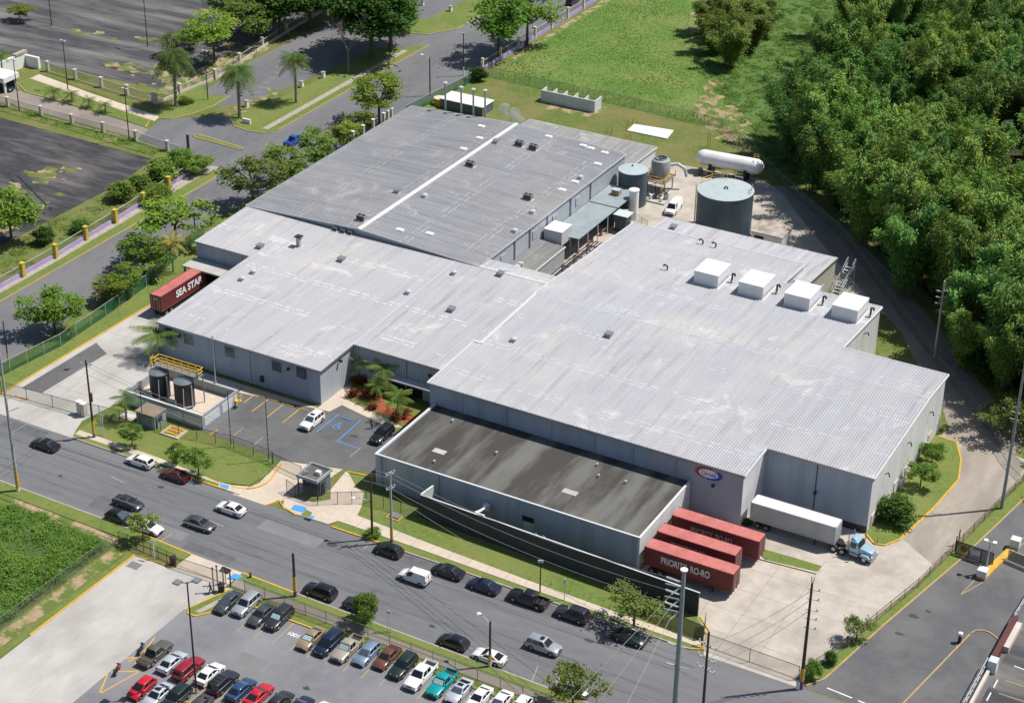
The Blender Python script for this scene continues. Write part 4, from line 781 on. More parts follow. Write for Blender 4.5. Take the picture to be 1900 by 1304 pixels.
m_lbam=leafmat('bamboo_leaves',(0.109,0.230,0.038),(0.211,0.326,0.064),tr=.22,scale=.22); m_lbam2=leafmat('dark_bamboo_leaves',(0.083,0.192,0.036),(0.166,0.288,0.058),tr=.22,scale=.22)
m_lpalm=leafmat('palm_fronds',(0.096,0.175,0.038),(0.175,0.228,0.052)); m_lpalmy=leafmat('yellowing_palm_fronds',(0.280,0.298,0.052),(0.525,0.385,0.070))
m_lvine=leafmat('vine_leaves',(.13,.26,.04),(.21,.31,.06)); m_lfield=leafmat('weed_leaves',(.12,.23,.03),(.23,.31,.06)); m_lred=leafmat('red_foliage',(.24,.055,.03),(.36,.13,.05)); m_mulch=M('red_mulch',(.28,.075,.035),.95,.3,3,coord='pos')
def leaves(cent,rng,ls,asp=.55,up=.55):
    """numpy: one folded leaf-cluster card (two triangles) per centre"""
    n=len(cent); nv=rng.normal(size=(n,3)); nv[:,2]=np.abs(nv[:,2])+up; nv/=np.linalg.norm(nv,axis=1)[:,None]
    a=rng.normal(size=(n,3)); a-=nv*(a*nv).sum(1)[:,None]; a/=np.linalg.norm(a,axis=1)[:,None]; b=np.cross(nv,a)
    s=ls*rng.uniform(.6,1.35,size=(n,1)); w=s*asp
    v=np.stack([cent-a*s,cent-b*w+nv*s*.15,cent+a*s,cent+b*w+nv*s*.15],1).reshape(-1,3)
    return v
def leafmesh(name,v,mat):
    n=len(v)//4; me=bpy.data.meshes.new(name); me.vertices.add(len(v)); me.vertices.foreach_set('co',v.astype(np.float32).ravel())
    me.loops.add(4*n); me.loops.foreach_set('vertex_index',np.arange(4*n,dtype=np.int32)); me.polygons.add(n); me.polygons.foreach_set('loop_start',np.arange(0,4*n,4,dtype=np.int32)); me.polygons.foreach_set('loop_total',np.full(n,4,dtype=np.int32))
    me.update(calc_edges=True); me.materials.append(mat); return me
def crown_pts(rng,cz,rx,rz,ncl,per,rc,tier=0,lop=.42):
    out=[]
    ph=rng.uniform(0,6.28,4)
    for i in range(ncl):
        d=rng.normal(size=3); d/=np.linalg.norm(d); r=rng.uniform(.35,1)**.5
        th=math.atan2(d[1],d[0]); k=1+lop*math.sin(2*th+ph[0])*.6+lop*math.sin(3*th+ph[1])*.5
        c=np.array([d[0]*rx*r*k,d[1]*rx*r*k,cz+d[2]*rz*r*(1+.15*math.sin(th+ph[2]))])
        if tier: c[2]=cz+round((c[2]-cz)/tier)*tier+rng.normal()*.12
        m=int(per*rng.uniform(.6,1.4)); p=rng.normal(size=(m,3))*np.array([rc,rc,rc*(.32 if tier else .6)])*rng.uniform(.7,1.3)
        out.append(c+p)
    return np.concatenate(out)
def limbs(mb,rng,h0,cz,rx,rz,r,n=5,fork=0):
    mb.tube((0,0,-.1),(0,0,h0),r,r*.75,n=8)
    for i in range(n):
        t=6.28*i/n+rng.uniform(-.4,.4); e=(math.cos(t)*rx*.55,math.sin(t)*rx*.55,cz+rng.uniform(-.2,.5)*rz); mid=(e[0]*.4,e[1]*.4,h0+(e[2]-h0)*.55)
        mb.tube((0,0,h0-.2),mid,r*.6,r*.42,n=6); mb.tube(mid,e,r*.42,r*.15,n=5)
        for k in range(2): 
            q=(e[0]*rng.uniform(.8,1.5),e[1]*rng.uniform(.8,1.5),e[2]+rng.uniform(.1,.6)*rz); mb.tube(mid,q,r*.28,r*.08,n=4)
PROTO={}
def proto(kind,H,cz,rx,rz,ncl,per,rc,ls,mat,trunk,tier=0,h0=None,nvar=3,asp=.55,up=.5,nl=5):
    L=[]
    for i in range(nvar):
        rng=np.random.default_rng(hash(kind)%1000+i*17 if False else (sum(map(ord,kind))*7+i*131))
        c=leafmesh('crown',leaves(crown_pts(rng,cz,rx,rz,ncl,per,rc,tier),rng,ls,asp,up),mat)
        t=MB(); limbs(t,rng,h0 or cz-rz*.7,cz,rx,rz,trunk,nl); to=t.build('trunk',m_bark,None,smooth=True); tm=to.data; bpy.data.objects.remove(to)
        L.append((c,tm))
    PROTO[kind]=(H,rx,L)
proto('shade',6.5,4.4,2.7,1.7,42,64,.38,.19,m_lshade,.15,tier=.75,up=1.2)
proto('mid',6.5,4.3,2.7,1.9,46,64,.40,.19,m_lmid,.16,tier=.6,up=.9)
proto('olive',6.5,4.2,2.8,2.0,42,60,.42,.19,m_lolive,.16,tier=.7,up=.8)
proto('bright',6.0,3.9,2.9,1.9,54,84,.40,.19,m_lbright,.17,up=.8)
proto('dark',11,7.3,4.2,3.4,100,110,.62,.26,m_ldark,.3,up=.6)
proto('sparse',5.5,3.9,2.5,1.2,34,60,.35,.17,m_lolive,.14,up=.8)
proto('bush',3.0,1.6,1.7,1.3,45,90,.4,.19,m_lmid,.1,up=.6,h0=.3)
proto('darkbush',3.0,1.7,1.6,1.3,50,100,.35,.16,m_ldark,.12,up=.7,h0=.4)
proto('redbush',1.0,.5,.6,.42,14,40,.16,.12,m_lred,.05,up=.6,h0=.1)
VN={}
def plant(kind,px,topy,wpx,label,cat='tree',name='tree',group=None,base=None,rot=None):
    H,rx,L=PROTO[kind]; g=base or P(px[0],px[1],0); g=Vector((g[0],g[1],0)); h=height(g,topy) if topy is not None else H*wpx
    s=h/H; sw=(wpx/ppm(g)/2)/rx if topy is not None else s
    sw=max(.55*s,min(1.7*s,sw))
    i=VN.get(kind,0); VN[kind]=i+1; c,tm=L[i%len(L)]
    t=thing(name,label,cat,(g.x,g.y,0),rot if rot is not None else random.uniform(0,6.28),group); t.scale=(sw,sw,s)
    for n,me in (('crown',c),('trunk',tm)):
        o=bpy.data.objects.new(n,me); COL.objects.link(o); o.parent=t
    return t
gl='trees along the side road'
for k,px,ty,w,lb in [
 ('bright',(102,618),541,98,'bright green round tree by the side road, lowest of its row'),
 ('shade',(205,563),512,62,'small leafy tree against the green fence nearest the red container'),
 ('mid',(236,546),490,68,'spreading small tree by the green fence left of the lone palm'),
 ('mid',(268,512),437,92,'dark leafy tree left of the drooping yellowish palm'),
 ('shade',(328,462),370,118,'wide flat-topped yellow-green tree beside the side road above the red container'),
 ('olive',(470,380),290,100,'olive green tree at the front left corner of the grey roof'),
 ('olive',(528,345),264,92,'olive green tree along the grey roof edge, second from its front corner'),
 ('mid',(588,318),243,78,'leafy tree along the grey roof edge below the blue pickup'),
 ('shade',(640,285),226,62,'light leafy tree at the middle of the grey roof edge'),
 ('shade',(704,236),138,108,'tall yellow-green tree rising over the far end of the grey roof'),
 ('shade',(672,262),205,50,'small leafy tree at the foot of the tall yellow-green one'),
 ('bright',(925,106),-12,105,'bright green tree by the purple wall at the top of the side road'),
 ('mid',(978,84),-22,92,'green tree behind the bright one at the top of the side road'),
 ('bright',(22,448),350,96,'lime green tree in the old car park at the left edge')]: plant(k,px,ty,w,lb,group=gl)
for k,px,ty,w,lb in [
 ('dark',(690,108),-35,150,'largest dark tree beside the bare tree at the top'),('dark',(725,95),-25,110,'dark tree leaning to the road, right of the largest dark tree'),
 ('shade',(398,118),18,95,'yellow-green tree beside the white wall, first of the row'),('mid',(352,92),52,58,'small dark tree left of the yellow-green tree in the car park'),
 ('mid',(463,82),0,92,'green tree behind the white wall, third in the row'),('dark',(520,66),-30,100,'dark tree behind the end of the white wall'),
 ('dark',(576,52),-42,100,'dark tree at the top left of the largest tree'),('dark',(632,40),-50,100,'dark tree behind the bare tree'),('mid',(428,56),-30,80,'green tree at the top edge over the car park'),('mid',(500,28),-40,80,'green tree at the top edge between two lamp posts and dark trees'),
 ('shade',(37,40),8,52,'small thin tree in the top left car park'),('olive',(318,104),62,44,'low bushy tree left of the first palm'),('dark',(660,20),-60,110,'dark tree on the top edge'),('olive',(735,60),10,70,'leafy tree at the right end of the dark group')]: plant(k,px,ty,w,lb,group='trees round the upper car park')
gs_='small street trees on the front verge'
for k,px,ty,w,lb in [('mid',(246,830),787,40,'small tree on the verge left of the white estate car'),('mid',(327,865),822,36,'thin small tree on the verge above the dark red car'),('mid',(369,882),830,48,'small leaning tree with full crown above the dark red car'),
 ('sparse',(266,1006),954,50,'small sparse tree in front of the white car'),('bright',(679,1157),1106,54,'bushy small tree in front of the dark blue car'),('sparse',(1176,1165),1098,92,'sparse wide tree over the dark green sedan'),('sparse',(1062,1322),1240,94,'round green tree over the silver car at the bottom edge')]: plant(k,px,ty,w,lb,group=gs_)
for k,px,ty,w,lb in [('bright',(1728,862),824,46,'bright shrub tree on the right lawn, farthest from the truck'),('mid',(1707,905),858,52,'shrub tree in the middle of the right lawn'),('darkbush',(1662,966),928,60,'dark shrub tree on the right lawn nearest the truck'),
 ('olive',(1875,815),735,90,'leafy tree by the right edge behind the fence'),('olive',(1845,790),750,60,'small tree behind the right fence'),('darkbush',(1830,700),660,70,'dark shrub by the right fence')]: plant(k,px,ty,w,lb,'shrub' if 'shrub' in lb else 'tree','shrub' if 'shrub' in lb else 'tree',group='trees beside the right lawn')
for k,px,ty,w,lb in [('sparse',(1588,1190),1148,52,'flowering bush hanging over the right fence'),('darkbush',(1541,1232),1210,20,'small bush on the right verge'),('bright',(1508,1256),1226,34,'bright rounded bush at the foot of the wooden pole'),
 ('bush',(300,334),296,48,'overgrown hedge bush at the corner of the purple wall'),('bright',(338,318),278,52,'bright bush at the end of the purple wall'),('bright',(374,322),292,46,'broad-leaved bush on the corner by the junction'),('bush',(262,350),326,36,'low bush behind the purple wall near the corner'),
 ('darkbush',(82,452),425,32,'dark shrub in the old car park near the lime green tree'),('bush',(225,372),342,40,'shrub behind the purple wall, middle of the wall'),('darkbush',(150,430),410,30,'small shrub behind the purple wall'),('bush',(290,372),345,46,'shrub behind a yellow pillar near the hedge'),
 ('darkbush',(886,150),125,26,'dark spiky shrub by the road fence beyond the grey roof'),('bush',(345,193),180,22,'low shrub on the palm lawn at the junction'),
 ('darkbush',(1480,1010-0),0,0,'') if False else ('darkbush',(1387,974),964,16,'small round bush by the hall corner beside the white trailer'),
 ('bush',(692,995),983,26,'small round bush at the foot of the lamp pole'),('olive',(196,560),530,45,'leafy bush at the green fence left of the red container')]: plant(k,px,ty,w,lb,'bush','bush',group='bushes and shrubs')
for k,px,ty,w,lb in [('redbush',(651,735),722,20,'orange-red shrub at the left end of the garden bed'),('redbush',(668,712),697,24,'deep red shrub in the garden by the wall'),('redbush',(684,738),724,22,'orange shrub in the middle of the garden'),('redbush',(697,732),720,20,'red shrub beside a garden palm'),('redbush',(745,776),760,30,'red shrub by the flat-roofed building'),('redbush',(752,742),728,24,'rust-red shrub in the shade of the garden'),('redbush',(690,758),746,18,'rust-red shrub behind the garden lawn')]: plant(k,px,ty,w,lb,'shrub','garden_shrub',group='red shrubs of the palm garden')
lawn('garden_lawn',[(-14.6,-26.6),(-16.6,-21.6),(1.4,-21.4),(1.6,-28),(-3,-29)],.1)
for q in ([(-14.2,-25.6),(-14.8,-23.2),(-10,-22),(-9.2,-24.6)],[(-10,-27.2),(-9.8,-24.6),(-6.4,-25.4),(-6.2,-27.9)],[(-5.2,-28.2),(-5,-26),(0,-25),(0,-28)]): pad('mulch_bed',q,.13,m_mulch)
# palms
def frond(mb,rng,base,az,L,rise,droop,w=.42,nseg=7,dens=2):
    d=Vector((math.cos(az),math.sin(az),0)); s=Vector((-d.y,d.x,0)); pts=[]
    for i in range(nseg+1):
        t=i/nseg; pts.append(Vector(base)+d*(L*(t*math.cos(rise*(1-t*.5))))+Vector((0,0,L*(math.sin(rise)*t-droop*t*t))))
    for i in range(nseg):
        a,b=pts[i],pts[i+1]; ww=w*(math.sin(math.pi*min(1,(i+.7)/nseg*.92)))+.08
        for sg in (-1,1):
            for k in range(dens):
                q=a.lerp(b,k/dens); q2=a.lerp(b,(k+.7)/dens); tip=q+s*sg*ww+(b-a).normalized()*ww*.55+Vector((0,0,-ww*.45))
                mb.add([q,q2,tip+(b-a)*.08,tip],[(0,1,2,3)])
def palm_proto(key,H,tr,n,L,rise,droop,mat,seed,w=.42):
    rng=random.Random(seed); t=MB(); lean=rng.uniform(-.05,.05)*H
    for i in range(6):
        f=lambda k:(lean*(k/6)**2,0,H*k/6); t.tube(f(i)if i else (0,0,-.1),f(i+1),tr*(1.25 if i==0 else 1.05-.05*i),tr*(1.0-.05*i),n=10)
    to=t.build('trunk',m_palmb,None,smooth=True); tm=to.data; bpy.data.objects.remove(to)
    c=MB(); 
    for i in range(n):
        tier=i/n; az=i*2.4+rng.uniform(-.2,.2); frond(c,rng,(lean,0,H-.1),az,L*rng.uniform(.85,1.1),rise*(1.25-1.35*tier)+rng.uniform(-.1,.1),droop*rng.uniform(.8,1.2),w)
    if tr>.11: c.tube((lean,0,H-.9),(lean,0,H+.15),tr*.8,tr*.5,n=8)
    co=c.build('crown',mat,None); cm=co.data; bpy.data.objects.remove(co)
    PROTO[key]=(H,L,[(cm,tm)])
palm_proto('royal',7.2,.24,44,3.0,1.2,.85,m_lpalm,3,.75); palm_proto('royal2',7.2,.22,36,2.9,1.15,.7,m_lpalm,5,.7)
palm_proto('coco',5.6,.16,18,3.3,.9,.55,m_lpalmy,8,.55); palm_proto('garden',3.9,.15,13,2.9,.8,.5,m_lmid,11,.7); palm_proto('garden2',3.9,.15,12,2.8,.9,.45,m_lmid,14,.7); palm_proto('tiny',1.5,.12,14,1.5,.9,.6,m_lpalm,17,.32); palm_proto('thin',3.2,.1,13,1.5,.9,.6,m_lpalm,23,.34)
def palm(kind,px,topy,label,group,sc=1):
    H,Lr,L=PROTO[kind]; g=P(*px,0); h=height(g,topy); s=h/(H+Lr*.45)
    t=thing('palm_tree',label,'palm',(g.x,g.y,0),random.uniform(0,6.28),group); t.scale=(s*sc,s*sc,s)
    for n,me in (('crown',L[0][0]),('trunk',L[0][1])): o=bpy.data.objects.new(n,me); COL.objects.link(o); o.parent=t
gp='tall palms at the junction'
palm('royal',(327,197),86,'tall palm on the lawn at the end of the white wall',gp); palm('royal',(445,219),115,'tall palm on the lawn corner beside the small white sign block',gp); palm('royal2',(550,191),95,'lighter tall palm on the long lawn between the roads',gp)
palm('coco',(322,505),436,'drooping yellowish palm beside the red container',None)
gq='palms of the corner garden'
for k,px,ty,lb in (('garden2',(677,708),655,'garden palm nearest the inner wall corner'),('garden',(713,728),668,'garden palm in front of the ribbed wall'),('garden2',(781,715),665,'garden palm tight against the right hall'),('garden',(699,742),704,'shorter garden palm in the red shrubs'),('garden2',(738,775),722,'garden palm closest to the black SUV')): palm(k,px,ty,lb,gq)
palm('garden',(296,662),602,'pair-topped palm at the corner of the front hall, left trunk',None,1.5); palm('garden2',(312,660),606,'palm at the corner of the front hall, right trunk',None,1.5)
palm('thin',(235,783),728,'small palm on the lawn beside the grey guard shed',None,1.25)
gt='row of dwarf palms on the drive median'
for px,ty,lb in (((101,186),160,'dwarf palm first from the gatehouse'),((134,190),165,'dwarf palm second from the gatehouse'),((166,200),178,'dwarf palm third from the gatehouse'),((196,210),186,'dwarf palm fourth from the gatehouse, nearest the junction')): palm('tiny',px,ty,lb,gt)
palm('thin',(6,150),92,'palm cut by the left edge above the gatehouse',None)
# bare tree
def bare(px,topy,label,seed=2):
    g=P(*px,0); h=height(g,topy); rng=random.Random(seed); t=thing('bare_tree',label,'tree',(g.x,g.y,0)); mb=MB()
    def br(p,d,l,r,dep):
        q=p+d*l; mb.tube(p,q,r,r*.65,n=5 if dep<2 else 4,cap=False)
        if dep==4: return
        for k in range(3 if dep else 5):
            nd=(d+Vector((rng.uniform(-1,1),rng.uniform(-1,1),rng.uniform(-.1,.7)))*.75).normalized(); br(q,nd,l*rng.uniform(.5,.75),r*.55,dep+1)
    br(Vector((0,0,-.1)),Vector((0,0,1)),h*.36,.2,0); mb.build('trunk',M('pale_bark',(.22,.18,.14),.9,.2,3),t,world=False)
bare((647,137),18,'leafless pale tree in front of the dark trees at the top'); bare((1868,690),520,'leafless branching tree at the right edge',9)
# bamboo thicket
def feather(cent,dirs,rng,ls):
    n=len(cent); a=dirs+rng.normal(size=(n,3))*.55; a/=np.linalg.norm(a,axis=1)[:,None]; u=rng.normal(size=(n,3))*.6+np.array([0,0,1]); b=np.cross(a,u); b/=np.linalg.norm(b,axis=1)[:,None]
    s=ls*rng.uniform(.9,2.1,size=(n,1)); w=ls*rng.uniform(.28,.5,size=(n,1)); nn=np.cross(b,a)
    return np.stack([cent-a*s*.4,cent-b*w+nn*w*.2,cent+a*s,cent+b*w+nn*w*.2],1).reshape(-1,3)
def bamboo(seed,H=13,n=16,spread=4.4,mat=None,per=820,ls=.22):
    rng=np.random.default_rng(seed); pts=[]; dirs=[]; mb=MB()
    for i in range(n):
        az=rng.uniform(0,6.283); R=spread*rng.uniform(.25,1); hh=H*rng.uniform(.7,1.05); d=np.array([math.cos(az),math.sin(az)]); b0=d*rng.uniform(0,.8)
        prev=None
        for k in range(7):
            t=k/6; x=b0+d*R*t**2.2; z=hh*(t*1.18-.30*t**3.2)
            c=(x[0],x[1],z-.1)
            if prev is not None and k<6: mb.tube(prev,c,.055,.05,n=4,cap=False)
            prev=c
        t=rng.uniform(.08,1.0,per)**.75; x=b0[None,:]+d[None,:]*(R*t**2.2)[:,None]; z=hh*(t*1.18-.30*t**3.2)
        sp=(.25+.75*np.sin(np.clip(t,0,1)*2.9))[:,None]
        q=np.concatenate([x,z[:,None]],1)+rng.normal(size=(per,3))*np.array([.6,.6,.5])*sp; q[:,2]-=np.abs(rng.normal(size=per))*.45; pts.append(q); dirs.append(np.repeat(np.array([[d[0],d[1],-.75]]),per,0))
    v=feather(np.concatenate(pts),np.concatenate(dirs),rng,ls); c=leafmesh('crown',v,mat); to=mb.build('culms',M('bamboo_culm',(.16,.17,.06),.6,.2,3),None); tm=to.data; bpy.data.objects.remove(to); return c,tm
m_lbam3=leafmat('yellowish_bamboo_leaves',(0.128,0.250,0.044),(0.269,0.358,0.070),tr=.22,scale=.22)
BB=[bamboo(40+i,13.5+(i%3),17,4.5+.3*(i%2),(m_lbam,m_lbam2,m_lbam3)[i%3]) for i in range(6)]
rngF=random.Random(5)
def inside(p,poly):
    c=False; j=len(poly)-1
    for i in range(len(poly)):
        a,b=poly[i],poly[j]
        if (a[1]>p[1])!=(b[1]>p[1]) and p[0]<(b[0]-a[0])*(p[1]-a[1])/(b[1]-a[1])+a[0]: c=not c
        j=i
    return c
FOR=[(9,93),(32,71.5),(63.5,34),(76,21),(92,28),(112,70),(120,120),(90,185),(60,250),(-10,262),(-9,200),(-5,150),(1,118),(5,101)]
sheet('forest_floor',[(14,93),(34,72),(64,44),(80,24),(100,26),(160,60),(160,300),(-10,300),(-6,200),(0,150),(8,112)],.008,M('leaf_litter',(.035,.04,.015),.95,.4,1,coord='pos'))
nb=0
for iy in range(40):
    for ix in range(30):
        x=-12+ix*6.0+(iy%2)*3.0+rngF.uniform(-2.2,2.2); y=22+iy*5.8+rngF.uniform(-2.2,2.2)
        if not inside((x,y),FOR): continue
        q=proj((x,y,8))
        if q[0]>2080 or q[1]<-90: continue
        edge=abs((x-10)*.64+(y-92)*.77)<8 and x>6
        if not edge and rngF.random()<.24: continue
        c,tm=BB[rngF.randrange(6)]; s=rngF.uniform(1.25,1.55) if edge else rngF.uniform(.62,1.3)
        t=thing('bamboo_clump','tall arching bamboo clump in the dense thicket right of the meadow','bamboo',(x,y,0),rngF.uniform(0,6.28),'bamboo clumps of the thicket'); t.scale=(s*1.05,s*1.05,s)
        for n,me in (('crown',c),('culms',tm)): o=bpy.data.objects.new(n,me); COL.objects.link(o); o.parent=t
        nb+=1
print('bamboo',nb)
m_lol2=leafmat('olive_bamboo_leaves',(0.160,0.256,0.045),(0.269,0.346,0.077),scale=.22); ob_=bamboo(77,13,17,4.4,m_lol2)
for px,s,lb in (((1352,124),1.15,'olive bamboo clump at the front of the lone group in the meadow'),((1392,96),1.1,'olive bamboo clump on the right of the lone group in the meadow'),((1322,100),1.05,'olive bamboo clump on the left of the lone group in the meadow'),((1360,72),1.2,'tallest olive bamboo clump behind the lone group in the meadow'),((1420,66),1.0,'olive bamboo clump farthest right of the lone group in the meadow'),((1310,62),.95,'olive bamboo clump farthest left of the lone group in the meadow')):
    g=P(*px,0); t=thing('bamboo_clump',lb,'bamboo',(g.x,g.y,0),rngF.uniform(0,6),'bamboo clumps in the meadow'); t.scale=(s*1.25,s*1.25,s*.78)
    for n,me in zip(('crown','culms'),ob_): o=bpy.data.objects.new(n,me); COL.objects.link(o); o.parent=t
# ground covers
def cover(name,poly,n,ls,mat,hgt,seed,sc=.25,label=None,mound=(.4,1.3),up=.9):
    rng=np.random.default_rng(seed); xs=[p[0] for p in poly]; ys=[p[1] for p in poly]; out=[]; tot=0
    from mathutils import noise
    while tot<n:
        x=rng.uniform(min(xs),max(xs)); y=rng.uniform(min(ys),max(ys))
        if not inside((x,y),poly): continue
        h=.55+noise.noise((x*sc,y*sc,seed))*.7
        if hgt>.3 and rng.uniform()>.35+h: continue
        r=rng.uniform(*mound); k=int(26*r*r/(ls*ls)*.05)+6; d=rng.normal(size=(k,3)); d/=np.linalg.norm(d,axis=1)[:,None]; d[:,2]=np.abs(d[:,2]); d*=rng.uniform(.75,1.05,(k,1))
        out.append(np.array([x,y,hgt*max(0,h-.55)*.8])+d*np.array([r,r,hgt*max(.15,h)*rng.uniform(.5,1.2)])); tot+=k
    me=leafmesh(name,leaves(np.concatenate(out),rng,ls,.5,up),mat); o=bpy.data.objects.new(name,me); COL.objects.link(o); tag(o,label,None,None,'stuff')
    return o
VINE=[(-49,190),(-36,150),(-26,134),(-14,120),(-4,108),(7,93),(12,91),(17,92),(9,110),(2,150),(-4,200),(-6,262),(-60,262)]
sheet('vine_floor',VINE,.01,M('vine_floor',(.075,.145,.025),.95,.3,1,coord='pos'))
cover('vine_cover',VINE,110000,.2,m_lvine,.6,3,.16,'carpet of climbing vines between meadow and bamboo',up=1.5)
WEED=[(-21.2,-76.6),(-21.6,-160),(-75,-160),(-75,-76),(-26,-75.6)]
sheet('weed_floor',WEED,.01,M('weed_floor',(.05,.10,.018),.95,.3,1,coord='pos'))
cover('overgrown_weeds',[(-21.2,-76.6),(-21.6,-112),(-62,-112),(-62,-76),(-26,-75.6)],120000,.15,m_lfield,1.5,8,.2,'dense overgrown weeds in the lot at the lower left')
cover('tall_grass',[(-66,107.5),(-9,106),(6,92),(-4,108),(-14,120),(-26,134),(-36,150),(-60,200),(-66,200)],70000,.13,leafmat('tall_grass_blades',(.12,.225,.03),(.20,.27,.06),scale=.08),.12,12,.1,'tall lush grass of the meadow behind the plant',(.02,.05),3)
cover('fence_weeds',[(84.6,6),(76,22),(64,40),(52,53),(54,56),(66,44),(79,25),(100,20),(100,-2),(86.5,-4)],12000,.2,m_lfield,.8,15,.3,'weeds along the right boundary fence')
cover('roadside_weeds',[(-89.6,32),(-96,34),(-97.4,20),(-98,-10),(-99,-40),(-90,-40),(-89.2,-14)],7000,.16,m_lolive,.4,19,.3,'weeds behind the purple wall')
cover('median_weeds',[(-98,36.6),(-109,39),(-126,39),(-150,40.4),(-150,38),(-126,36.6),(-100,34.4)],4500,.16,m_lmid,.5,21,.3,'weeds along the entrance fence')
# ------------------------------------------------------------------ plant equipment
m_tank=M('tank_blue_grey',(.058,.095,.125),.5,.14,.6,c2=(.035,.055,.07),big=.35,amt2=.7,streak=(1,1,.15)); m_tankt=M('tank_top_pale_blue',(.40,.47,.48),.5,.08,.8,c2=(.42,.30,.20),big=.25,amt2=.55,lo=.56,hi=.72)
m_wtank=M('white_tank_paint',(.80,.81,.82),.4,.05,.7,c2=(.5,.5,.5),big=.3,amt2=.35); m_box=M('white_insulated_panel',(.76,.76,.75),.5,.03,.8,c2=(.62,.60,.57),big=.5,amt2=.35)
m_blackt=M('black_tank',(.02,.022,.026),.45,.2,1); m_pgrey=M('grey_wall_paint',(.30,.33,.35),.6,.1,.8,coord='pos'); m_pblue=M('dark_grey_wall_paint',(.10,.125,.145),.6,.1,.8,coord='pos'); m_pw=M('pale_wall_panel',(.55,.59,.60),.6,.08,1,coord='pos')
m_canp=M('green_grey_canopy_sheet',(.25,.305,.325),.55,.07,.6,c2=(.33,.37,.36),coord='pos',big=.3,amt2=.6)
m_rust=M('dark_red_steel',(.10,.028,.024),.6,.25,2); m_scrn=M('dark_screen_wall',(.040,.044,.054),.7,.12,.5,c2=(.030,.033,.04),coord='pos',big=.3)
def rail(mb,pts,z0,h=1.05,w=.07):
    for a,b in zip(pts,pts[1:]):
        for k in (.5,1): mb.bar((a[0],a[1],z0+h*k),(b[0],b[1],z0+h*k),w)
        L=(Vector(b)-Vector(a)).length; n=max(1,int(L/1.4))
        for i in range(n+1):
            t=i/n; x=a[0]+(b[0]-a[0])*t; y=a[1]+(b[1]-a[1])*t; mb.bar((x,y,z0),(x,y,z0+h),w)
# big storage tanks
def tank(name,label,c,r,h,mat,top,rails=False):
    t=thing(name,label,'tank',(c[0],c[1],0))
    B=lambda mb,n,mm,sm=True:mb.build(n,mm,t,world=False,smooth=sm)
    B(MB().lathe((0,0,0),[(r,0),(r,h)],48),'shell',mat); B(MB().lathe((0,0,h),[(r+.08,-.05),(r+.08,.03),(r*.6,.12),(.05,.2)],48),'roof',top)
    return t,B
t,B=tank('storage_tank','largest blue-grey tank with rust-edged pale top beside the rear drive',(11.3,59.9),5.15,8.5,m_tank,m_tankt)
mb=MB(); mb.tube((-.2,-.1,8.6),(-.2,-.1,9.0),.13); mb.tube((-.2,-.1,9.0),(.25,-.1,9.12),.13); mb.tube((.25,-.1,9.12),(.45,-.1,8.75),.12); B(mb,'vent_pipe',m_dsteel)
mb=MB(); mb.bar((-4.6,-2.7,0),(-4.6,-2.7,9.4),.08); mb.bar((-4.9,-2.3,0),(-4.9,-2.3,9.4),.08)
for i in range(24): mb.bar((-4.6,-2.7,.4+i*.37),(-4.9,-2.3,.4+i*.37),.05)
B(mb,'ladder',m_yrail,False); mb=MB(); rail(mb,[(-4.9,.3),(-3.9,2.9),(-2.4,4.2)],8.6,1.0,.07); B(mb,'guard_rail',m_yrail,False)
mb=MB(); rail(mb,[(4.2,2.4),(4.8,.4)],8.6,1,.06); B(mb,'guard_rail',m_steel,False)
t,B=tank('storage_tank','smaller blue-grey tank standing against the canopy roof',(-8.9,62.8),2.75,7.0,m_tank,m_tankt); B(MB().tube((-.6,.9,7.1),(-.6,.9,7.4),.18),'vent_pipe',m_dsteel)
t,B=tank('white_column_tank','slender white cylinder between the two blue-grey tanks and canopy',(-5.6,56.6),.92,5.9,m_wtank,m_wtank)
mb=MB(); 
for i in range(3): a=i*2.1; mb.bar((.8*math.cos(a),.8*math.sin(a),-0),(.8*math.cos(a),.8*math.sin(a),.6),.14)
B(mb,'leg',m_steel,False)
# cooling tower on its frame
t=thing('cooling_tower','grey round cooling tower on a yellow railed steel frame','cooling tower',(-7.0,71.3,0)); B=lambda mb,n,mm,sm=False:mb.build(n,mm,t,world=False,smooth=sm)
B(MB().lathe((0,0,3.0),[(1.75,0),(1.85,.3),(1.9,2.6),(1.7,3.3),(1.25,3.5),(1.2,3.75),(1.1,3.75),(1.1,3.3)],28),'shell',M('galvanised_casing',(.30,.31,.31),.45,.15,1.2,c2=(.42,.42,.40),big=.6),True)
mb=MB(); 
for i in range(4): mb.box(-1.1,1.1,-.08,.08,6.5,6.54) if i==0 else mb.bar((-1.05*math.cos(i*.8),-1.05*math.sin(i*.8),6.45),(1.05*math.cos(i*.8),1.05*math.sin(i*.8),6.45),.16,.03)
B(mb,'fan',m_dsteel); mb=MB()
for x in (-1.8,1.8):
    for y in (-1.8,1.8): mb.bar((x,y,0),(x,y,3),.18)
mb.box(-2.4,2.4,-3.4,2,2.75,2.9); B(mb,'frame',m_steel); mb=MB(); rail(mb,[(-2.3,1.9),(-2.3,-3.3),(2.3,-3.3),(2.3,1.9)],2.9,1.05,.08); B(mb,'guard_rail',m_yrail)
mb=MB(); mb.bar((2.1,-3.6,0),(2.1,-3.6,3.9),.08); mb.bar((2.1,-4.1,0),(2.1,-4.1,3.9),.08); [mb.bar((2.1,-3.6,.3+.35*i),(2.1,-4.1,.3+.35*i),.06) for i in range(9)]; B(mb,'ladder',m_yrail)
mb=MB(); mb.tube((.8,1.4,4.8),(2.4,2.4,5.0),.36,n=14); mb.tube((2.4,2.4,5.0),(3.8,2.8,4.2),.34,n=14); mb.tube((3.8,2.8,4.2),(4.3,2.8,2.6),.32,n=14); B(mb,'duct',m_gal,True)
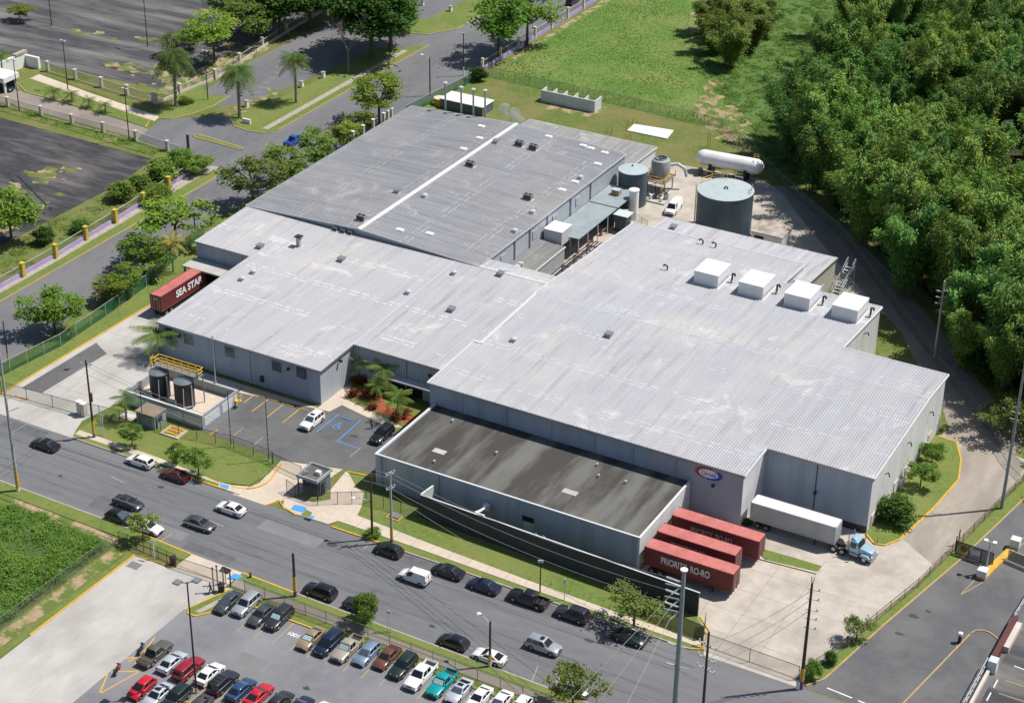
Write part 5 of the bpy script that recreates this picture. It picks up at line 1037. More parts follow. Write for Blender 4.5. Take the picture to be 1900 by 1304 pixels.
t=thing('pump_skid','cluttered pump skid on a low concrete plinth below the cooling tower','pumps',(-6.4,66.6,0)); B=lambda mb,n,mm,sm=False:mb.build(n,mm,t,world=False,smooth=sm)
B(MB().box(-2.8,3.4,-1.8,2.4,0,.3),'plinth',m_concg); rg=random.Random(3)
for i in range(7): x=-2.2+i*.75; mb=MB(); mb.tube((x,-.9+.5*(i%3),.3),(x,-.9+.5*(i%3),1.0+.3*(i%2)),.26,n=12); mb.tube((x,-1.1+.5*(i%3),.8),(x,.9,.8),.12); B(mb,'pump',(m_wtank,m_dsteel,m_steel)[i%3],True)
mb=MB(); [mb.tube((-2.6,.2+.35*i,1.5+.2*i),(3,.2+.35*i,1.5+.2*i),.08) for i in range(4)]; [mb.bar((x,1.4,.3),(x,1.4,2.3),.1) for x in (-2.5,0,2.8)]; B(mb,'pipework',m_dsteel)
B(MB().box(2.2,3.2,.4,1.6,.3,1.6),'control_cabinet',m_pw)
# gas bullet tank
t=thing('gas_tank','long white horizontal gas tank on saddle piers by the meadow fence','tank',(2,84.2,0),.09); B=lambda mb,n,mm,sm=False:mb.build(n,mm,t,world=False,smooth=sm)
v=MB(); pr=[(.02,-6.9),(.7,-6.75),(1.2,-6.35),(1.5,-5.7),(1.55,-5.2),(1.55,5.2),(1.5,5.7),(1.2,6.35),(.7,6.75),(.02,6.9)]; v.lathe((0,0,0),pr,32); v.v=[(z,y,3.0-x) for x,y,z in v.v]; B(v,'shell',m_wtank,True)
for x in (-3.6,3.6): B(MB().hexa([(x-.3,-1.3,0),(x+.3,-1.3,0),(x+.3,1.3,0),(x-.3,1.3,0),(x-.3,-1.5,2.4),(x+.3,-1.5,2.4),(x+.3,1.5,2.4),(x-.3,1.5,2.4)]),'saddle_pier',m_dsteel)
for i in range(3): x=-4.2+i*3.1; mb=MB(); mb.box(x,x+1.6,-2.6,-1.9,1.2,1.32); [mb.bar((q,-2.3,0),(q,-2.3,1.3),.14) for q in (x+.1,x+1.5)]; B(mb,'pipe_stand',m_steel)
mb=MB(); mb.tube((-5.5,-1.8,.8),(5,-1.8,.8),.1); mb.tube((-5.2,-2.4,.3),(-5.2,-2.4,1.6),.5,n=12); B(mb,'pipework',m_dsteel); mb=MB(); rail(mb,[(4.6,.6),(5.6,.6)],4.4,.9,.06); B(mb,'guard_rail',m_yrail)
mb=MB(); [mb.bar((x,-1.9,0),(x,-1.9,.9),.14) for x in (-6.4,6.3)]; B(mb,'bollard',m_yel)
# canopy roof along the gabled hall
t=thing('yard_canopy','green-grey sheet canopy on thin posts along the gabled hall','canopy',(-9.5,43,0))
mb=MB(); mb.box(-12.35,-6.45,36,51.3,3.85,3.97); mb.build('roof',m_canp,t); mb=MB(); mb.hexa([(-12.35,51.3,4.0),(-6.3,51.3,4.0),(-6.3,60.2,4.0),(-12.35,60.2,4.0),(-12.35,51.3,4.15),(-6.3,51.3,4.15),(-6.3,60.2,4.15),(-12.35,60.2,4.15)]); mb.build('roof',m_canp,t)
for y in (36.3,40,44,48): mb=MB(); mb.bar((-6.7,y,0),(-6.7,y,3.85),.14); mb.build('post',m_gal,t)
mb=MB(); mb.box(-12.3,-12.25,36,51,0,3.8); mb.box(-12.3,-7.0,51.4,51.5,0,3.9); mb.build('back_wall',m_pblue,t)
t=thing('roof_crate','small tan box on the far part of the yard canopy','box',(-9.2,56.5,4.15)); MB().box(-.75,.75,-.6,.6,0,1.0).build('casing',M('tan_box',(.30,.24,.13),.7,.15,1),t,world=False); MB().box(-.8,.8,-.65,.65,1.0,1.08).build('lid',m_gal,t,world=False)
for i,(x,y) in enumerate(((-7.8,38.4),(-7.4,46.8),(-7.6,43.5))): t=thing('red_drum',('red drum at the near end of the yard canopy','red drum under the far end of the yard canopy','red drum in the middle under the yard canopy')[i],'drum',(x,y,.01)); MB().lathe((0,0,0),[(.3,0),(.3,.9)],14).build('shell',PAINT['red'],t,world=False,smooth=True); MB().lathe((0,0,.9),[(.31,-.03),(.31,.03)],14).build('lid',m_dsteel,t,world=False)
t=thing('lean_to','low lean-to with streaked corrugated roof in the yard corner','shed',(-10,24,0))
zq=lambda x,y:3.9-(x+12.5)*.06
mb=MB(); ribs(mb,[(-12.4,-7.4,14.2,32.6)],zq,'x',pitch=.5); mb.build('roof',[m_roofd,m_roofd],t); mb=MB(); mb.quad((-7.5,14.2,0),(-7.5,32.5,0),(-7.5,32.5,3.5),(-7.5,14.2,3.5)); mb.quad((-7.5,32.5,0),(-12.4,32.5,0),(-12.4,32.5,3.7),(-7.5,32.5,3.5)); mb.build('wall',m_pgrey,t); mb=MB(); mb.box(-7.45,-7.3,14.2,32.6,3.45,3.7); mb.build('gutter',m_flash,t)
t=thing('air_unit','large pale grey air unit on the lean-to roof','air unit',(-10.3,35.2,0)); mb=MB(); mb.box(-12.1,-8.5,33.2,37.1,3.2,5.8); mb.build('casing',m_gal,t,bevel=.04); mb=MB(); mb.box(-12.15,-8.45,33.15,37.15,5.8,5.88); mb.build('lid',m_box,t); mb=MB(); [mb.bar((x,y,0),(x,y,3.2),.18) for x in (-11.9,-8.7) for y in (33.4,36.9)]; mb.build('stand',m_steel,t)
for i,y in enumerate((20.2,21.4)): t=thing('roof_fan',('cream mushroom vent on the lean-to roof, nearer one','cream mushroom vent on the lean-to roof, farther one')[i],'vent',(-10.2,y,3.75)); MB().box(-.4,.4,-.35,.35,0,.75).build('casing',M('cream_paint_%d'%i,(.45,.43,.33),.6,.1,1),t,world=False); MB().box(-.45,.45,-.4,.4,.75,.82).build('hood',m_gal,t,world=False)
t=thing('control_shed','dark shed with pale flat roof beside the white cylinder','shed',(-5,50.9,0)); mb=MB(); mb.box(-6.2,-3.9,50,52,0,3.3); mb.build('wall',m_tank,t); mb=MB(); mb.box(-6.5,-3.5,49.7,52.4,3.3,3.42); mb.build('roof',M('pale_flat_roof',(.52,.58,.60),.5,.06,1),t); mb=MB(); mb.box(-3.9,-3.84,50.4,51.3,0,2.1); mb.build('door',m_dsteel,t); mb=MB(); [mb.bar((-3.2+.9*i,49.2,0),(-3.2+.9*i,49.2,2),.06) for i in range(4)]; mb.bar((-3.2,49.2,2),(-.5,49.2,2),.06); mb.build('side_rail',m_gal,t)
t=thing('pipe_rack','dark red steel pipe rack in the yard gap between the halls','pipe rack',(-6,33,0)); mb=MB()
for y in (22,26.5,31,36): 
    for x in (-4.8,-2.2): mb.bar((x,y,0),(x,y,3.2),.2)
    mb.bar((-5,y,3.2),(-2,y,3.2),.2); mb.bar((-5,y,2.2),(-2,y,2.2),.16)
mb.build('frame',m_rust,t); mb=MB(); [mb.tube((-4.6+.55*i,20,3.35),(-4.6+.55*i,38,3.35),.1) for i in range(5)]; mb.tube((-4.8,20,2.3),(-4.8,38,2.3),.12); mb.build('pipes',m_dsteel,t)
t=thing('forklift','small yellow forklift in the yard corner','forklift',(-5.4,17.6,0)); B=lambda mb,n,mm:mb.build(n,mm,t,world=False); B(MB().box(-.9,.9,-.55,.55,.25,1.0),'body',m_yel); mb=MB(); [mb.bar((x,y,1),(x*.8,y,2.1),.08) for x in(-.8,.5) for y in(-.5,.5)]; mb.box(-.75,.5,-.55,.55,2.08,2.16); B(mb,'cage',m_black); mb=MB(); [mb.bar((1.0,y,.1),(1.0,y,2.2),.1) for y in(-.35,.35)]; mb.box(1,2,-.4,-.25,.1,.16); mb.box(1,2,.25,.4,.1,.16); B(mb,'mast',m_dsteel)
for x in(-.6,.6):
    for y in(-.5,.5): B(MB().tube((x,y-.1,.3),(x,y+.1,.3),.3,n=12),'wheel',m_rub)
t=thing('pallet_load','white wrapped load beside the yellow forklift','pallet',(-6.2,19.4,0)); MB().box(-.7,.7,-.6,.6,.15,1.3).build('load',m_white,t,world=False); MB().box(-.75,.75,-.65,.65,0,.15).build('pallet',m_wood,t,world=False)
t=thing('parts_pile','dark red machine parts heaped in the yard gap','machine parts',(-3.6,42,0)); rg=random.Random(6); mb=MB(); [mb.tube((rg.uniform(-1,1),rg.uniform(-2,2),.3),(rg.uniform(-1,1),rg.uniform(-2,2),rg.uniform(.4,1.4)),.25,n=10) for i in range(9)]; mb.build('drums',m_rust,t,world=False); mb=MB(); mb.box(-1.1,1.1,-2,2,0,.15); mb.build('base_frame',m_dsteel,t,world=False)
# corrugated shed by the drive
t=thing('corrugated_shed','grey shed with rusty corrugated roof beside the largest tank','shed',(20.7,60.3,0)); zc=lambda x,y:2.6+(62.6-y)*-.04+.2
mb=MB(); ribs(mb,[(17.5,23.9,57.6,62.8)],zc,'y',pitch=.35,h=.07); m_rc=M('rusty_corrugated',(.42,.40,.36),.6,.15,1.2,c2=(.20,.13,.09),coord='pos',big=.5,amt2=.7); mb.build('roof',[m_rc,m_rc],t); mb=MB(); wallrun(mb,[(17.7,57.8),(23.7,57.8),(23.7,62.6),(17.7,62.6),(17.7,57.8)],zc); mb.build('wall',m_sidw,t); mb=MB(); mb.box(18.4,20.2,57.7,57.8,.9,1.9); mb.build('window',m_hole,t)
# lattice stair by the extension
t=thing('steel_stair','galvanised lattice stair frame against the lower extension','stair',(38.8,49,0)); mb=MB()
for x in (38,39.4): mb.bar((x,45.5,.1),(x,53,3.2),.12); mb.bar((x,45.5,1.2),(x,53,4.3),.08); [mb.bar((x,45.5+i*1.5,.1+i*.62),(x,46.6+i*1.5,1.65+i*.62),.07) for i in range(5)]; mb.bar((x,53,0),(x,53,4.3),.12)
mb.build('frame',m_gal,t); mb=MB(); [mb.box(38,39.4,45.6+i*.7,45.9+i*.7,.2+i*.29,.25+i*.29) for i in range(10)]; mb.build('treads',m_gal,t)
t=thing('steel_platform','grey steel platform with rail on the drive side of the right hall','platform',(55.5,14.5,0)); mb=MB(); mb.box(53.4,57.4,12.4,15.4,1.2,1.35); [mb.bar((x,y,0),(x,y,1.2),.15) for x in(53.6,57.2) for y in(12.6,15.2)]; mb.build('deck',m_steel,t); mb=MB(); rail(mb,[(53.5,15.3),(57.3,15.3),(57.3,12.5)],1.35,1.1,.09); mb.build('guard_rail',m_flash,t)
# rooftop boxes
for i,x in enumerate((22.35,30.3,38.3,46.4)):
    zt=zr(0,23.8); t=thing('rooftop_unit',('white boxy rooftop unit farthest from the drive','second white boxy rooftop unit from the yard side','third white boxy rooftop unit from the yard side','white boxy rooftop unit at the roof edge by the drive')[i],'rooftop unit',(x+2.15,23.8,zt),0,'white boxy units on the right hall')
    B=lambda mb,n,mm,**k:mb.build(n,mm,t,world=False,**k)
    B(MB().box(-2.15,2.15,-2.6,2.6,-.05,2.4),'casing',m_box); B(MB().box(-2.2,2.2,-2.65,2.65,2.4,2.49),'lid',m_box); mb=MB(); mb.box(-2.4,2.4,-2.9,-2.62,-.1,.22); mb.box(2.17,2.4,-2.62,2.9,-.1,.2); mb.box(-2.4,-2.17,-2.62,2.9,-.1,.2); B(mb,'flashing_skirt',m_flash)
    mb=MB(); [mb.box(2.15,2.18,-2.2+k*1.15,-1.25+k*1.15,.35,.95) for k in range(4)]; B(mb,'louvre',m_gal)
    mb=MB(); mb.tube((3.1,1.2,-.1),(3.1,1.2,1.5),.16); mb.tube((3.1,1.2,1.5),(3.5,1.2,1.6),.16); mb.tube((3.5,1.2,1.6),(3.6,1.2,1.2),.16); 
    g=thing('goose_neck_pipe',('black goose-neck pipe beside the first white rooftop unit','black goose-neck pipe between second and third white rooftop units','black goose-neck pipe before the last white rooftop unit','black goose-neck pipe at the roof edge behind the last white unit')[i],'pipe',(x+2.15,23.8,zt),0,'goose-neck pipes between the white units'); mb.build('pipe',m_black,g,world=False,smooth=True); MB().box(2.85,3.35,.95,1.45,-.1,.25).build('curb',m_flash,g,world=False)
# small roof vents
def rz_(zf,px,g=8.5):
    p=P(px[0],px[1],g)
    for _ in range(5): p=P(px[0],px[1],zf(p.x,p.y))
    return p
def vent(kind,px,zf,label,grp):
    p=rz_(zf,px); t=thing({'box':'roof_vent','dome':'roof_fan','ac':'roof_air_unit','flat':'roof_hatch','stack':'roof_stack','neck':'goose_neck_pipe'}[kind],label,{'box':'vent','dome':'fan','ac':'air unit','flat':'hatch','stack':'stack','neck':'pipe'}[kind],(p.x,p.y,p.z),0,grp); B=lambda mb,n,mm,**k:mb.build(n,mm,t,world=False,**k)
    if kind=='box': B(MB().box(-.45,.45,-.45,.45,-.1,.55),'casing',m_gal); B(MB().box(-.6,.6,-.6,.6,.55,.68),'hood',m_steel)
    elif kind=='dome': B(MB().box(-.45,.45,-.45,.45,-.1,.25),'curb',m_flash); B(MB().lathe((0,0,.25),[(.35,0),(.55,.1),(.5,.35),(.2,.5)],14),'hood',m_gal,smooth=True)
    elif kind=='flat': B(MB().box(-.75,.75,-.5,.5,-.1,.14),'curb',m_flash); B(MB().box(-.6,.6,-.38,.38,.14,.22),'lid',m_box)
    elif kind=='ac':
        B(MB().box(-.9,.9,-.6,.6,-.1,.12),'base',m_flash); B(MB().box(-.8,.0-.05,-.5,.5,.12,1.05),'casing',m_steel); B(MB().box(.05,.8,-.5,.5,.12,1.05),'casing',m_steel); B(MB().lathe((-.42,0,1.05),[(.3,0),(.3,.06)],12),'fan_grille',m_black); B(MB().lathe((.42,0,1.05),[(.3,0),(.3,.06)],12),'fan_grille',m_black); B(MB().box(-.75,.75,-.53,-.49,.2,.95),'coil',m_dsteel)
    elif kind=='stack': B(MB().box(-.35,.35,-.35,.35,-.1,1.7),'shaft',m_gal); B(MB().box(-.6,.6,-.6,.6,1.8,1.95),'cap',m_dsteel); mb=MB(); [mb.bar((x,y,1.7),(x,y,1.8),.06) for x in(-.3,.3) for y in(-.3,.3)]; B(mb,'bracket',m_dsteel)
    elif kind=='neck': mb=MB(); mb.tube((0,0,-.1),(0,0,.8),.14); mb.tube((0,0,.8),(-.5,0,1.0),.14); mb.tube((-.5,0,1.0),(-.75,0,.7),.14); B(mb,'pipe',m_dsteel,smooth=True); B(MB().box(-.25,.25,-.25,.25,-.1,.1),'curb',m_flash)
gr='vents on the gabled roof'
for k,px,lb in [('box',(738,357),'box vent with short pipe left of the white ridge, middle'),('ac',(671,409),'twin condenser at the front end of the white ridge'),('dome',(788,366),'small domed fan just right of the white ridge'),('flat',(742,427),'flat hatch low on the right slope near the front'),('flat',(797,434),'flat hatch farther right near the front of the gabled roof'),
 ('ac',(873,309),'condenser on the right slope just beside the ridge, middle'),('box',(921,265),'box vent touching the white ridge near its far end'),('ac',(964,271),'condenser near the far end, left of a pair'),('ac',(990,278),'condenser near the far end, right of a pair'),('ac',(980,370),'largest condenser in the middle of the right slope'),('flat',(893,235),'flat hatch on the left slope near the far end, upper'),('flat',(890,257),'flat hatch on the left slope near the far end, lower'),('flat',(860,277),'flat hatch on the left slope left of the ridge'),
 ('flat',(1018,254),'flat hatch along the far roof edge, first'),('flat',(1082,271),'flat hatch along the far roof edge, second'),('flat',(1096,276),'flat hatch along the far roof edge, third'),('flat',(1122,284),'flat hatch at the far right roof corner'),('flat',(1109,305),'flat hatch near the right roof edge below the corner'),('dome',(1077,332),'domed fan near the right roof edge, upper'),('flat',(1067,338),'flat hatch next to a domed fan at the right roof edge'),('dome',(955,431),'domed fan near the front right roof edge'),('dome',(988,396),'domed fan half way along the right roof edge'),('flat',(1043,353),'small hatch near the right edge below the domed fan')]: vent(k,px,zg,lb,gr)
gr='vents on the left front roof'
for k,px,lb in [('stack',(555,457),'tall square stack on the left front roof'),('box',(483,460),'box vent at the upper left of the front roof'),('box',(634,484),'box vent right of the tall square stack'),('ac',(622,428),'first of three condensers below the gabled wall'),('ac',(636,432),'second of three condensers below the gabled wall'),('ac',(650,435),'third of three condensers below the gabled wall'),('dome',(757,545),'white turbine fan in the middle of the left front roof'),('box',(838,577),'small dark vent right of the white turbine fan'),('dome',(842,509),'small cap vent near the rear seam'),('box',(929,511),'vent box at the rear seam near the yard'),('dome',(470,507),'small cap vent near the left roof notch'),('dome',(449,520),'smaller cap vent near the left roof notch')]: vent(k,px,zl,lb,gr)
gr='vents on the right roof'
for k,px,lb in [('dome',(953,633),'small domed fan near the left seam of the right roof'),('box',(1130,624),'box vent alone on the front slope of the right roof'),('neck',(1238,502),'goose-neck pipe left of the white rooftop units')]: vent(k,px,zr,lb,gr)
for k,px,lb in [('box',(1250,424),'grey box vent on the lower smooth roof'),('neck',(1304,454),'left goose-neck pipe on the lower smooth roof'),('neck',(1328,460),'right goose-neck pipe on the lower smooth roof')]: vent(k,px,(lambda x,y:zr(x,y) if y<39 else zb(x,y)),lb,gr)
# four exhaust stacks behind the gabled hall
for i,px in enumerate(((827,152),(854,160),(878,164),(904,166))):
    x=P(px[0],px[1]+52,8.2).x; y=67.8; h=0
    lo,hi=8,30
    for _ in range(30):
        md=(lo+hi)/2
        if proj((x,y,md))[1]>px[1]: lo=md
        else: hi=md
    t=thing('exhaust_stack',('first tall grey stack behind the gabled hall, next to the road','second tall grey stack behind the gabled hall','third tall grey stack behind the gabled hall','fourth tall grey stack behind the gabled hall, nearest the steam')[i],'stack',(x,y,0),0,'tall stacks behind the gabled hall'); MB().tube((0,0,0),(0,0,lo-.5),.19,n=12).build('pipe',m_steel,t,world=False,smooth=True); MB().lathe((0,0,lo-.5),[(.22,0),(.46,.18),(.46,.36),(.2,.5)],14).build('cap',m_gal,t,world=False,smooth=True)
# concrete bins, slabs, pads
t=thing('storage_bins','open pale grey concrete bins in a row at the meadow edge','storage bins',(-42.5,102,0)); mb=MB(); mb.box(-49,-36,100.3,100.55,0,2.6); mb.build('back_wall',m_pw,t)
for i in range(6):
    x=-48.9+i*2.53; yy=103.6 if i==5 else 102.6; MB().hexa([(x,100.55,0),(x+.2,100.55,0),(x+.2,yy,0),(x,yy,0),(x,100.55,2.55),(x+.2,100.55,2.55),(x+.2,yy,2.7),(x,yy,2.7)]).build('partition',m_pw,t)
pad('concrete_slab',[(-25.5,94.6),(-25.8,98.5),(-17.2,99.6),(-16.5,94.8)],.25,m_white)
t=thing('flat_tank_roof','bright white flat roof on low walls behind the gabled hall','tank',(-60,88.5,0)); mb=MB(); mb.box(-65.6,-55.4,86.2,90.8,0,2.0); mb.build('wall',m_pblue,t); mb=MB(); mb.box(-65.8,-55.2,86,91,2.0,2.15); mb.build('roof',m_box,t)
t=thing('round_hatch','yellow round tank hatch beside the white flat roof','hatch',(-66.6,87.4,0)); MB().lathe((0,0,0),[(1.2,0),(1.2,1.6)],20).build('shell',m_yel,t,world=False,smooth=True); MB().lathe((0,0,1.6),[(1.3,0),(1.3,.08)],20).build('lid',M('cream_lid',(.6,.52,.35),.6,.1,1),t,world=False)
def bollards(pxs,grp,lab,h=1.1):
    for i,px in enumerate(pxs): g=P(*px); t=thing('bollard',lab,'bollard',(g.x,g.y,0),0,grp); MB().tube((0,0,0),(0,0,h),.09,n=8).build('post',m_yel,t,world=False); MB().ball((0,0,h),.1,5).build('cap',m_yelk,t,world=False)
bollards([(1162,243),(1164,236),(1167,231),(1174,229),(1182,230),(1124,250),(1128,246),(1134,250),(1136,246),(1161,257),(1168,254),(1172,259)],'yellow bollards round the concrete slab','thin yellow bollard near the white concrete slab')
bollards([(1313,272),(1317,274)],'yellow marker posts behind the white gas tank','thin yellow marker post standing behind the white gas tank',3.2)
bollards([(1606,1000),(1628,1008)],'bollards by the blue truck','yellow bollard at the lawn corner by the blue truck')
# tank bund with yellow walkway
t=thing('tank_bund','grey walled bund with white panels holding the two black tanks','bund wall',(-36,-40,0))
x0,x1,y0,y1,hb_=-43.3,-28.4,-45.3,-36.4,2.5
mb=MB(); mb.box(x0+.25,x1-.25,y0+.25,y1-.25,0,1.0); mb.build('floor',m_walk,t)
for n,(a,b,c,d) in (('wall',(x0,x1,y0,y0+.25)),('wall',(x0,x1,y1-.25,y1)),('wall',(x0,x0+.25,y0+.25,y1-.25)),('wall',(x1-.25,x1,y0+.25,y1-.25))): mb=MB(); mb.box(a,b,c,d,0,hb_); mb.build(n,m_pgrey,t)
for i in range(4): mb=MB(); mb.box(x0+.4+i*3.7,x0+3.7+i*3.7,y0-.06,y0,.45,hb_-.55); mb.build('panel',m_pw,t)
for i in range(2): mb=MB(); mb.box(x1,x1+.06,y0+.5+i*4.4,y0+4.2+i*4.4,.45,hb_-.5); mb.build('panel',m_pw,t)
mb=MB(); mb.box(x0-.05,x1+.05,y0-.05,y0+.3,hb_,hb_+.1); mb.build('coping',m_flash,t)
mb=MB(); rail(mb,[(x1+.1,y1-1.0),(x1+1.0,y1-1.0),(x1+1.0,y1-.2)],1.2,1.0,.06); mb.box(x1+.1,x1+1.0,y1-1.0,y1-.2,1.14,1.2); mb.build('access_step',m_yrail,t)
for i,(x,y) in enumerate(((-39.3,-41.6),(-34.3,-41.9))):
    q=thing('black_tank',('left black tank under the yellow walkway','right black tank under the yellow walkway')[i],'tank',(x,y,0),0,'black tanks in the bund'); B=lambda mb,n,mm,**k:mb.build(n,mm,q,world=False,**k); B(MB().lathe((0,0,1),[(1.55,0),(1.55,4.3)],28),'shell',m_blackt,smooth=True); B(MB().lathe((0,0,5.3),[(1.58,-.06),(1.58,.04),(.9,.22),(.1,.3)],28),'roof',M('tank_lid_%d'%i,(.20,.24,.26),.35,.2,1,metal=.4),smooth=True)
    mb=MB(); mb.tube((1.7,-.3,1),(1.7,-.3,5.0),.09); mb.tube((1.7,-.3,1.4),(.6,-1.9,1.4),.09); mb.tube((-.4,-1.75,1.1),(-.4,-1.75,2.6),.12); mb.bar((.9,-1.5,1),(1.5,-2.0,5.2),.09); B(mb,'pipework',m_gal)
q=thing('yellow_walkway','yellow railed walkway over the two black tanks','walkway',(-36,-42,0)); mb=MB(); mb.box(-40.6,-32,-41.3,-39.7,5.9,6.02); mb.build('deck',m_steel,q); mb=MB(); rail(mb,[(-40.5,-41.2),(-32.1,-41.2),(-32.1,-39.8),(-40.5,-39.8),(-40.5,-41.2)],6.02,1.15,.1); mb.build('guard_rail',m_yrail,q); mb=MB(); [mb.bar((x,y,1),(x,y,5.9),.14) for x in(-40.4,-36.8,-32.2) for y in(-39.8,)]; mb.build('post',m_steel,q); mb=MB(); [mb.bar((-41.4,-40.9+k,.5),(-41.4,-40.9+k,7.0),.09) for k in (0,.7)]; [mb.bar((-41.4,-40.9,.8+.4*i),(-41.4,-40.2,.8+.4*i),.07) for i in range(16)]; [mb.bar((-41.4-.5*(k%2),-40.9,2.6+k),(-41.4-.5*(k%2),-40.2,2.6+k),.07) for k in range(5)]; mb.build('ladder',m_yrail,q)
q=thing('pump_clutter','dark pumps and pipes on the bund floor left of the black tanks','pumps',(-41.5,-43.6,1.0)); rg=random.Random(4)
for i in range(8): B_=MB(); a=(rg.uniform(-1.2,3),rg.uniform(-1,.8)); B_.tube((a[0],a[1],0),(a[0],a[1],rg.uniform(.4,.9)),.2,n=10); B_.tube((a[0],a[1],.3),(a[0]+rg.uniform(-1,1),a[1]+.6,.3),.08); B_.build('pump',(m_dsteel,m_steel)[i%2],q,world=False)
def shed(name,label,x0,x1,y0,y1,h,wall,roof,cat='shed',win=()):
    t=thing(name,label,cat,((x0+x1)/2,(y0+y1)/2,0)); mb=MB(); mb.box(x0,x1,y0,y1,0,h); mb.build('wall',wall,t); mb=MB(); mb.box(x0-.15,x1+.15,y0-.15,y1+.15,h,h+.14); mb.build('roof',roof,t)
    for a in win: mb=MB(); mb.box(*a); mb.build('window',m_wglass,t)
    return t
t=shed('guard_shed','small grey shed with flat brown-stained roof in front of the bund',-38,-34.5,-49.1,-46.4,2.4,m_pgrey,M('brown_flat_roof',(.22,.18,.13),.8,.2,1),win=[(-34.52,-34.44,-48.3,-47.3,1.1,2.0)]); mb=MB(); mb.box(-34.52,-34.46,-48.9,-48.5,.1,1.9); mb.build('door',m_dsteel,t)
t=thing('transformer_pad','concrete pad with yellow striped lids on the lawn by the shed','pad',(-31.5,-48.3,0)); mb=MB(); mb.box(-33.3,-29.9,-49.6,-47,0,.35); mb.build('slab',m_walk,t); [MB().box(-32.7,-30.4,-49.2+k*.8,-48.7+k*.8,.35,.5).build('lid',m_yel,t) for k in range(3)]
t=thing('concrete_pad','plain concrete pad on the lawn left of the shed','pad',(-40.4,-47.8,0)); mb=MB(); mb.box(-41.8,-39,-49,-46.8,0,.3); mb.build('slab',m_walk,t); mb=MB(); mb.box(-41.4,-39.4,-48.6,-47.2,.3,.38); mb.build('lid',m_white,t)
t=thing('transformer_box','small grey lid on a yellow edged pad near the screen wall','pad',(9.6,-50.6,0)); mb=MB(); mb.box(8.4,10.4,-51.5,-50,0,.25); mb.build('slab',m_yel,t); mb=MB(); mb.box(8.7,10.3,-51.2,-50.1,.25,.5); mb.build('lid',m_steel,t)
# guard house
t=thing('guardhouse','dark flat-roofed guardhouse with parapet at the car park entrance','guardhouse',(-4.2,-50.7,0))
mb=MB(); mb.box(-5.7,-2.6,-51.6,-49.0,0,2.95); mb.build('wall',m_pblue,t); mb=MB(); mb.box(-6,-2.4,-52.6,-48.8,2.95,3.0); mb.build('roof',m_dark2,t)
mb=MB(); mb.box(-6.05,-2.35,-52.65,-52.45,2.9,3.35); mb.box(-6.05,-2.35,-48.95,-48.75,2.9,3.35); mb.box(-6.05,-5.85,-52.45,-48.95,2.9,3.35); mb.box(-2.55,-2.35,-52.45,-48.95,2.9,3.35); mb.build('parapet',m_pgrey,t)
for a in ((-5.5,-4.2,-51.66,-51.58,1.2,2.2),(-4.0,-2.8,-51.66,-51.58,1.2,2.2),(-2.62,-2.54,-50.2,-49.3,.8,2.2)): mb=MB(); mb.box(*a); mb.build('window',m_wglass,t)
mb=MB(); mb.box(-2.62,-2.5,-51.4,-50.6,.1,2.1); mb.build('door',m_hole,t)
for x in (-5.9,-2.55): mb=MB(); mb.box(x,x+.14,-52.5,-52.36,0,2.95); mb.build('post',m_dsteel,t)
mb=MB(); mb.box(-3.9,-3.1,-50.9,-50.3,3.0,3.6); mb.build('air_unit',m_white,t); mb=MB(); mb.tube((-5.2,-51.6,3),(-5.2,-51.6,3.7),.12); mb.tube((-5.2,-51,3),(-4.9,-51.4,3.5),.08); mb.build('roof_pipe',m_gal,t)
# dark screen wall before the low building
t=thing('screen_wall','long dark wall with white coping in front of the flat building','wall',(34,-49.5,0)); A=Vector((12.6,-48.8,0)); Bq=Vector((56,-50.3,0)); mb=MB(); mb.bar(A+Vector((0,0,1.9)),Bq+Vector((0,0,1.9)),.22,3.8); mb.build('wall',m_scrn,t); mb=MB(); mb.bar(A+Vector((-.05,0,3.86)),Bq+Vector((.08,0,3.84)),.2,.08); mb.build('coping',m_flash,t)
mb=MB(); mb.bar((12.6,-48.7,1.9),(12.9,-46,1.9),.2,3.8); mb.build('return_wall',m_pw,t); mb=MB(); mb.bar((12.6,-48.7,3.86),(12.9,-46,3.86),.3,.12); mb.build('coping',m_flash,t)
t=thing('duct_pipe','curved white pipe from the wall fan down to the screen wall','pipe',(21.2,-46.5,0)); mb=MB(); pts=[(21.3,-45.9,2.9),(21.0,-46.6,2.7),(20.9,-47.4,2.9),(21.1,-48.2,3.4),(21.7,-48.9,3.8),(23,-49.1,3.95)]
for a,b in zip(pts,pts[1:]): mb.tube(a,b,.2,n=10)
mb.build('pipe',m_wtank,t,smooth=True); mb=MB(); mb.tube((21.3,-45.9,2.85),(21.3,-45.7,2.95),.3); mb.build('collar',m_gal,t)
for i,x in enumerate((29.8,31.0)): t=thing('gas_bottle',('white gas bottle behind the screen wall, left','white gas bottle behind the screen wall, right')[i],'gas bottle',(x,-46.6,0)); MB().lathe((0,0,0),[(.35,0),(.38,.2),(.38,1.5),(.2,1.75)],14).build('shell',m_wtank,t,world=False,smooth=True); MB().tube((0,0,1.75),(0,0,2.0),.1).build('valve',m_steel,t,world=False)
# sign block, junction details
t=thing('sign_block','small white sign block on the palm lawn at the junction','sign',(-95.6,57.6,0)); MB().box(-1.0,1.0,-.2,.2,.1,1.1).build('panel',m_white,t,world=False); MB().box(-1.1,1.1,-.35,.35,.05,.2).build('base',m_kerb,t,world=False)
for i,px in enumerate(((458,198),(560,162),(600,145),(784,10),(836,22))): g=P(*px); t=thing('white_marker',('white marker post at the palm lawn','white box on the lawn beside the upper road','white block under the bare tree','white stone pillar at the upper drive entrance, left','white stone pillar at the upper drive entrance, right')[i],'marker',(g.x,g.y,0)); MB().box(-.35,.35,-.35,.35,0,1.3).build('block',m_white,t,world=False); MB().box(-.45,.45,-.45,.45,1.3,1.45).build('cap',m_kerb,t,world=False)
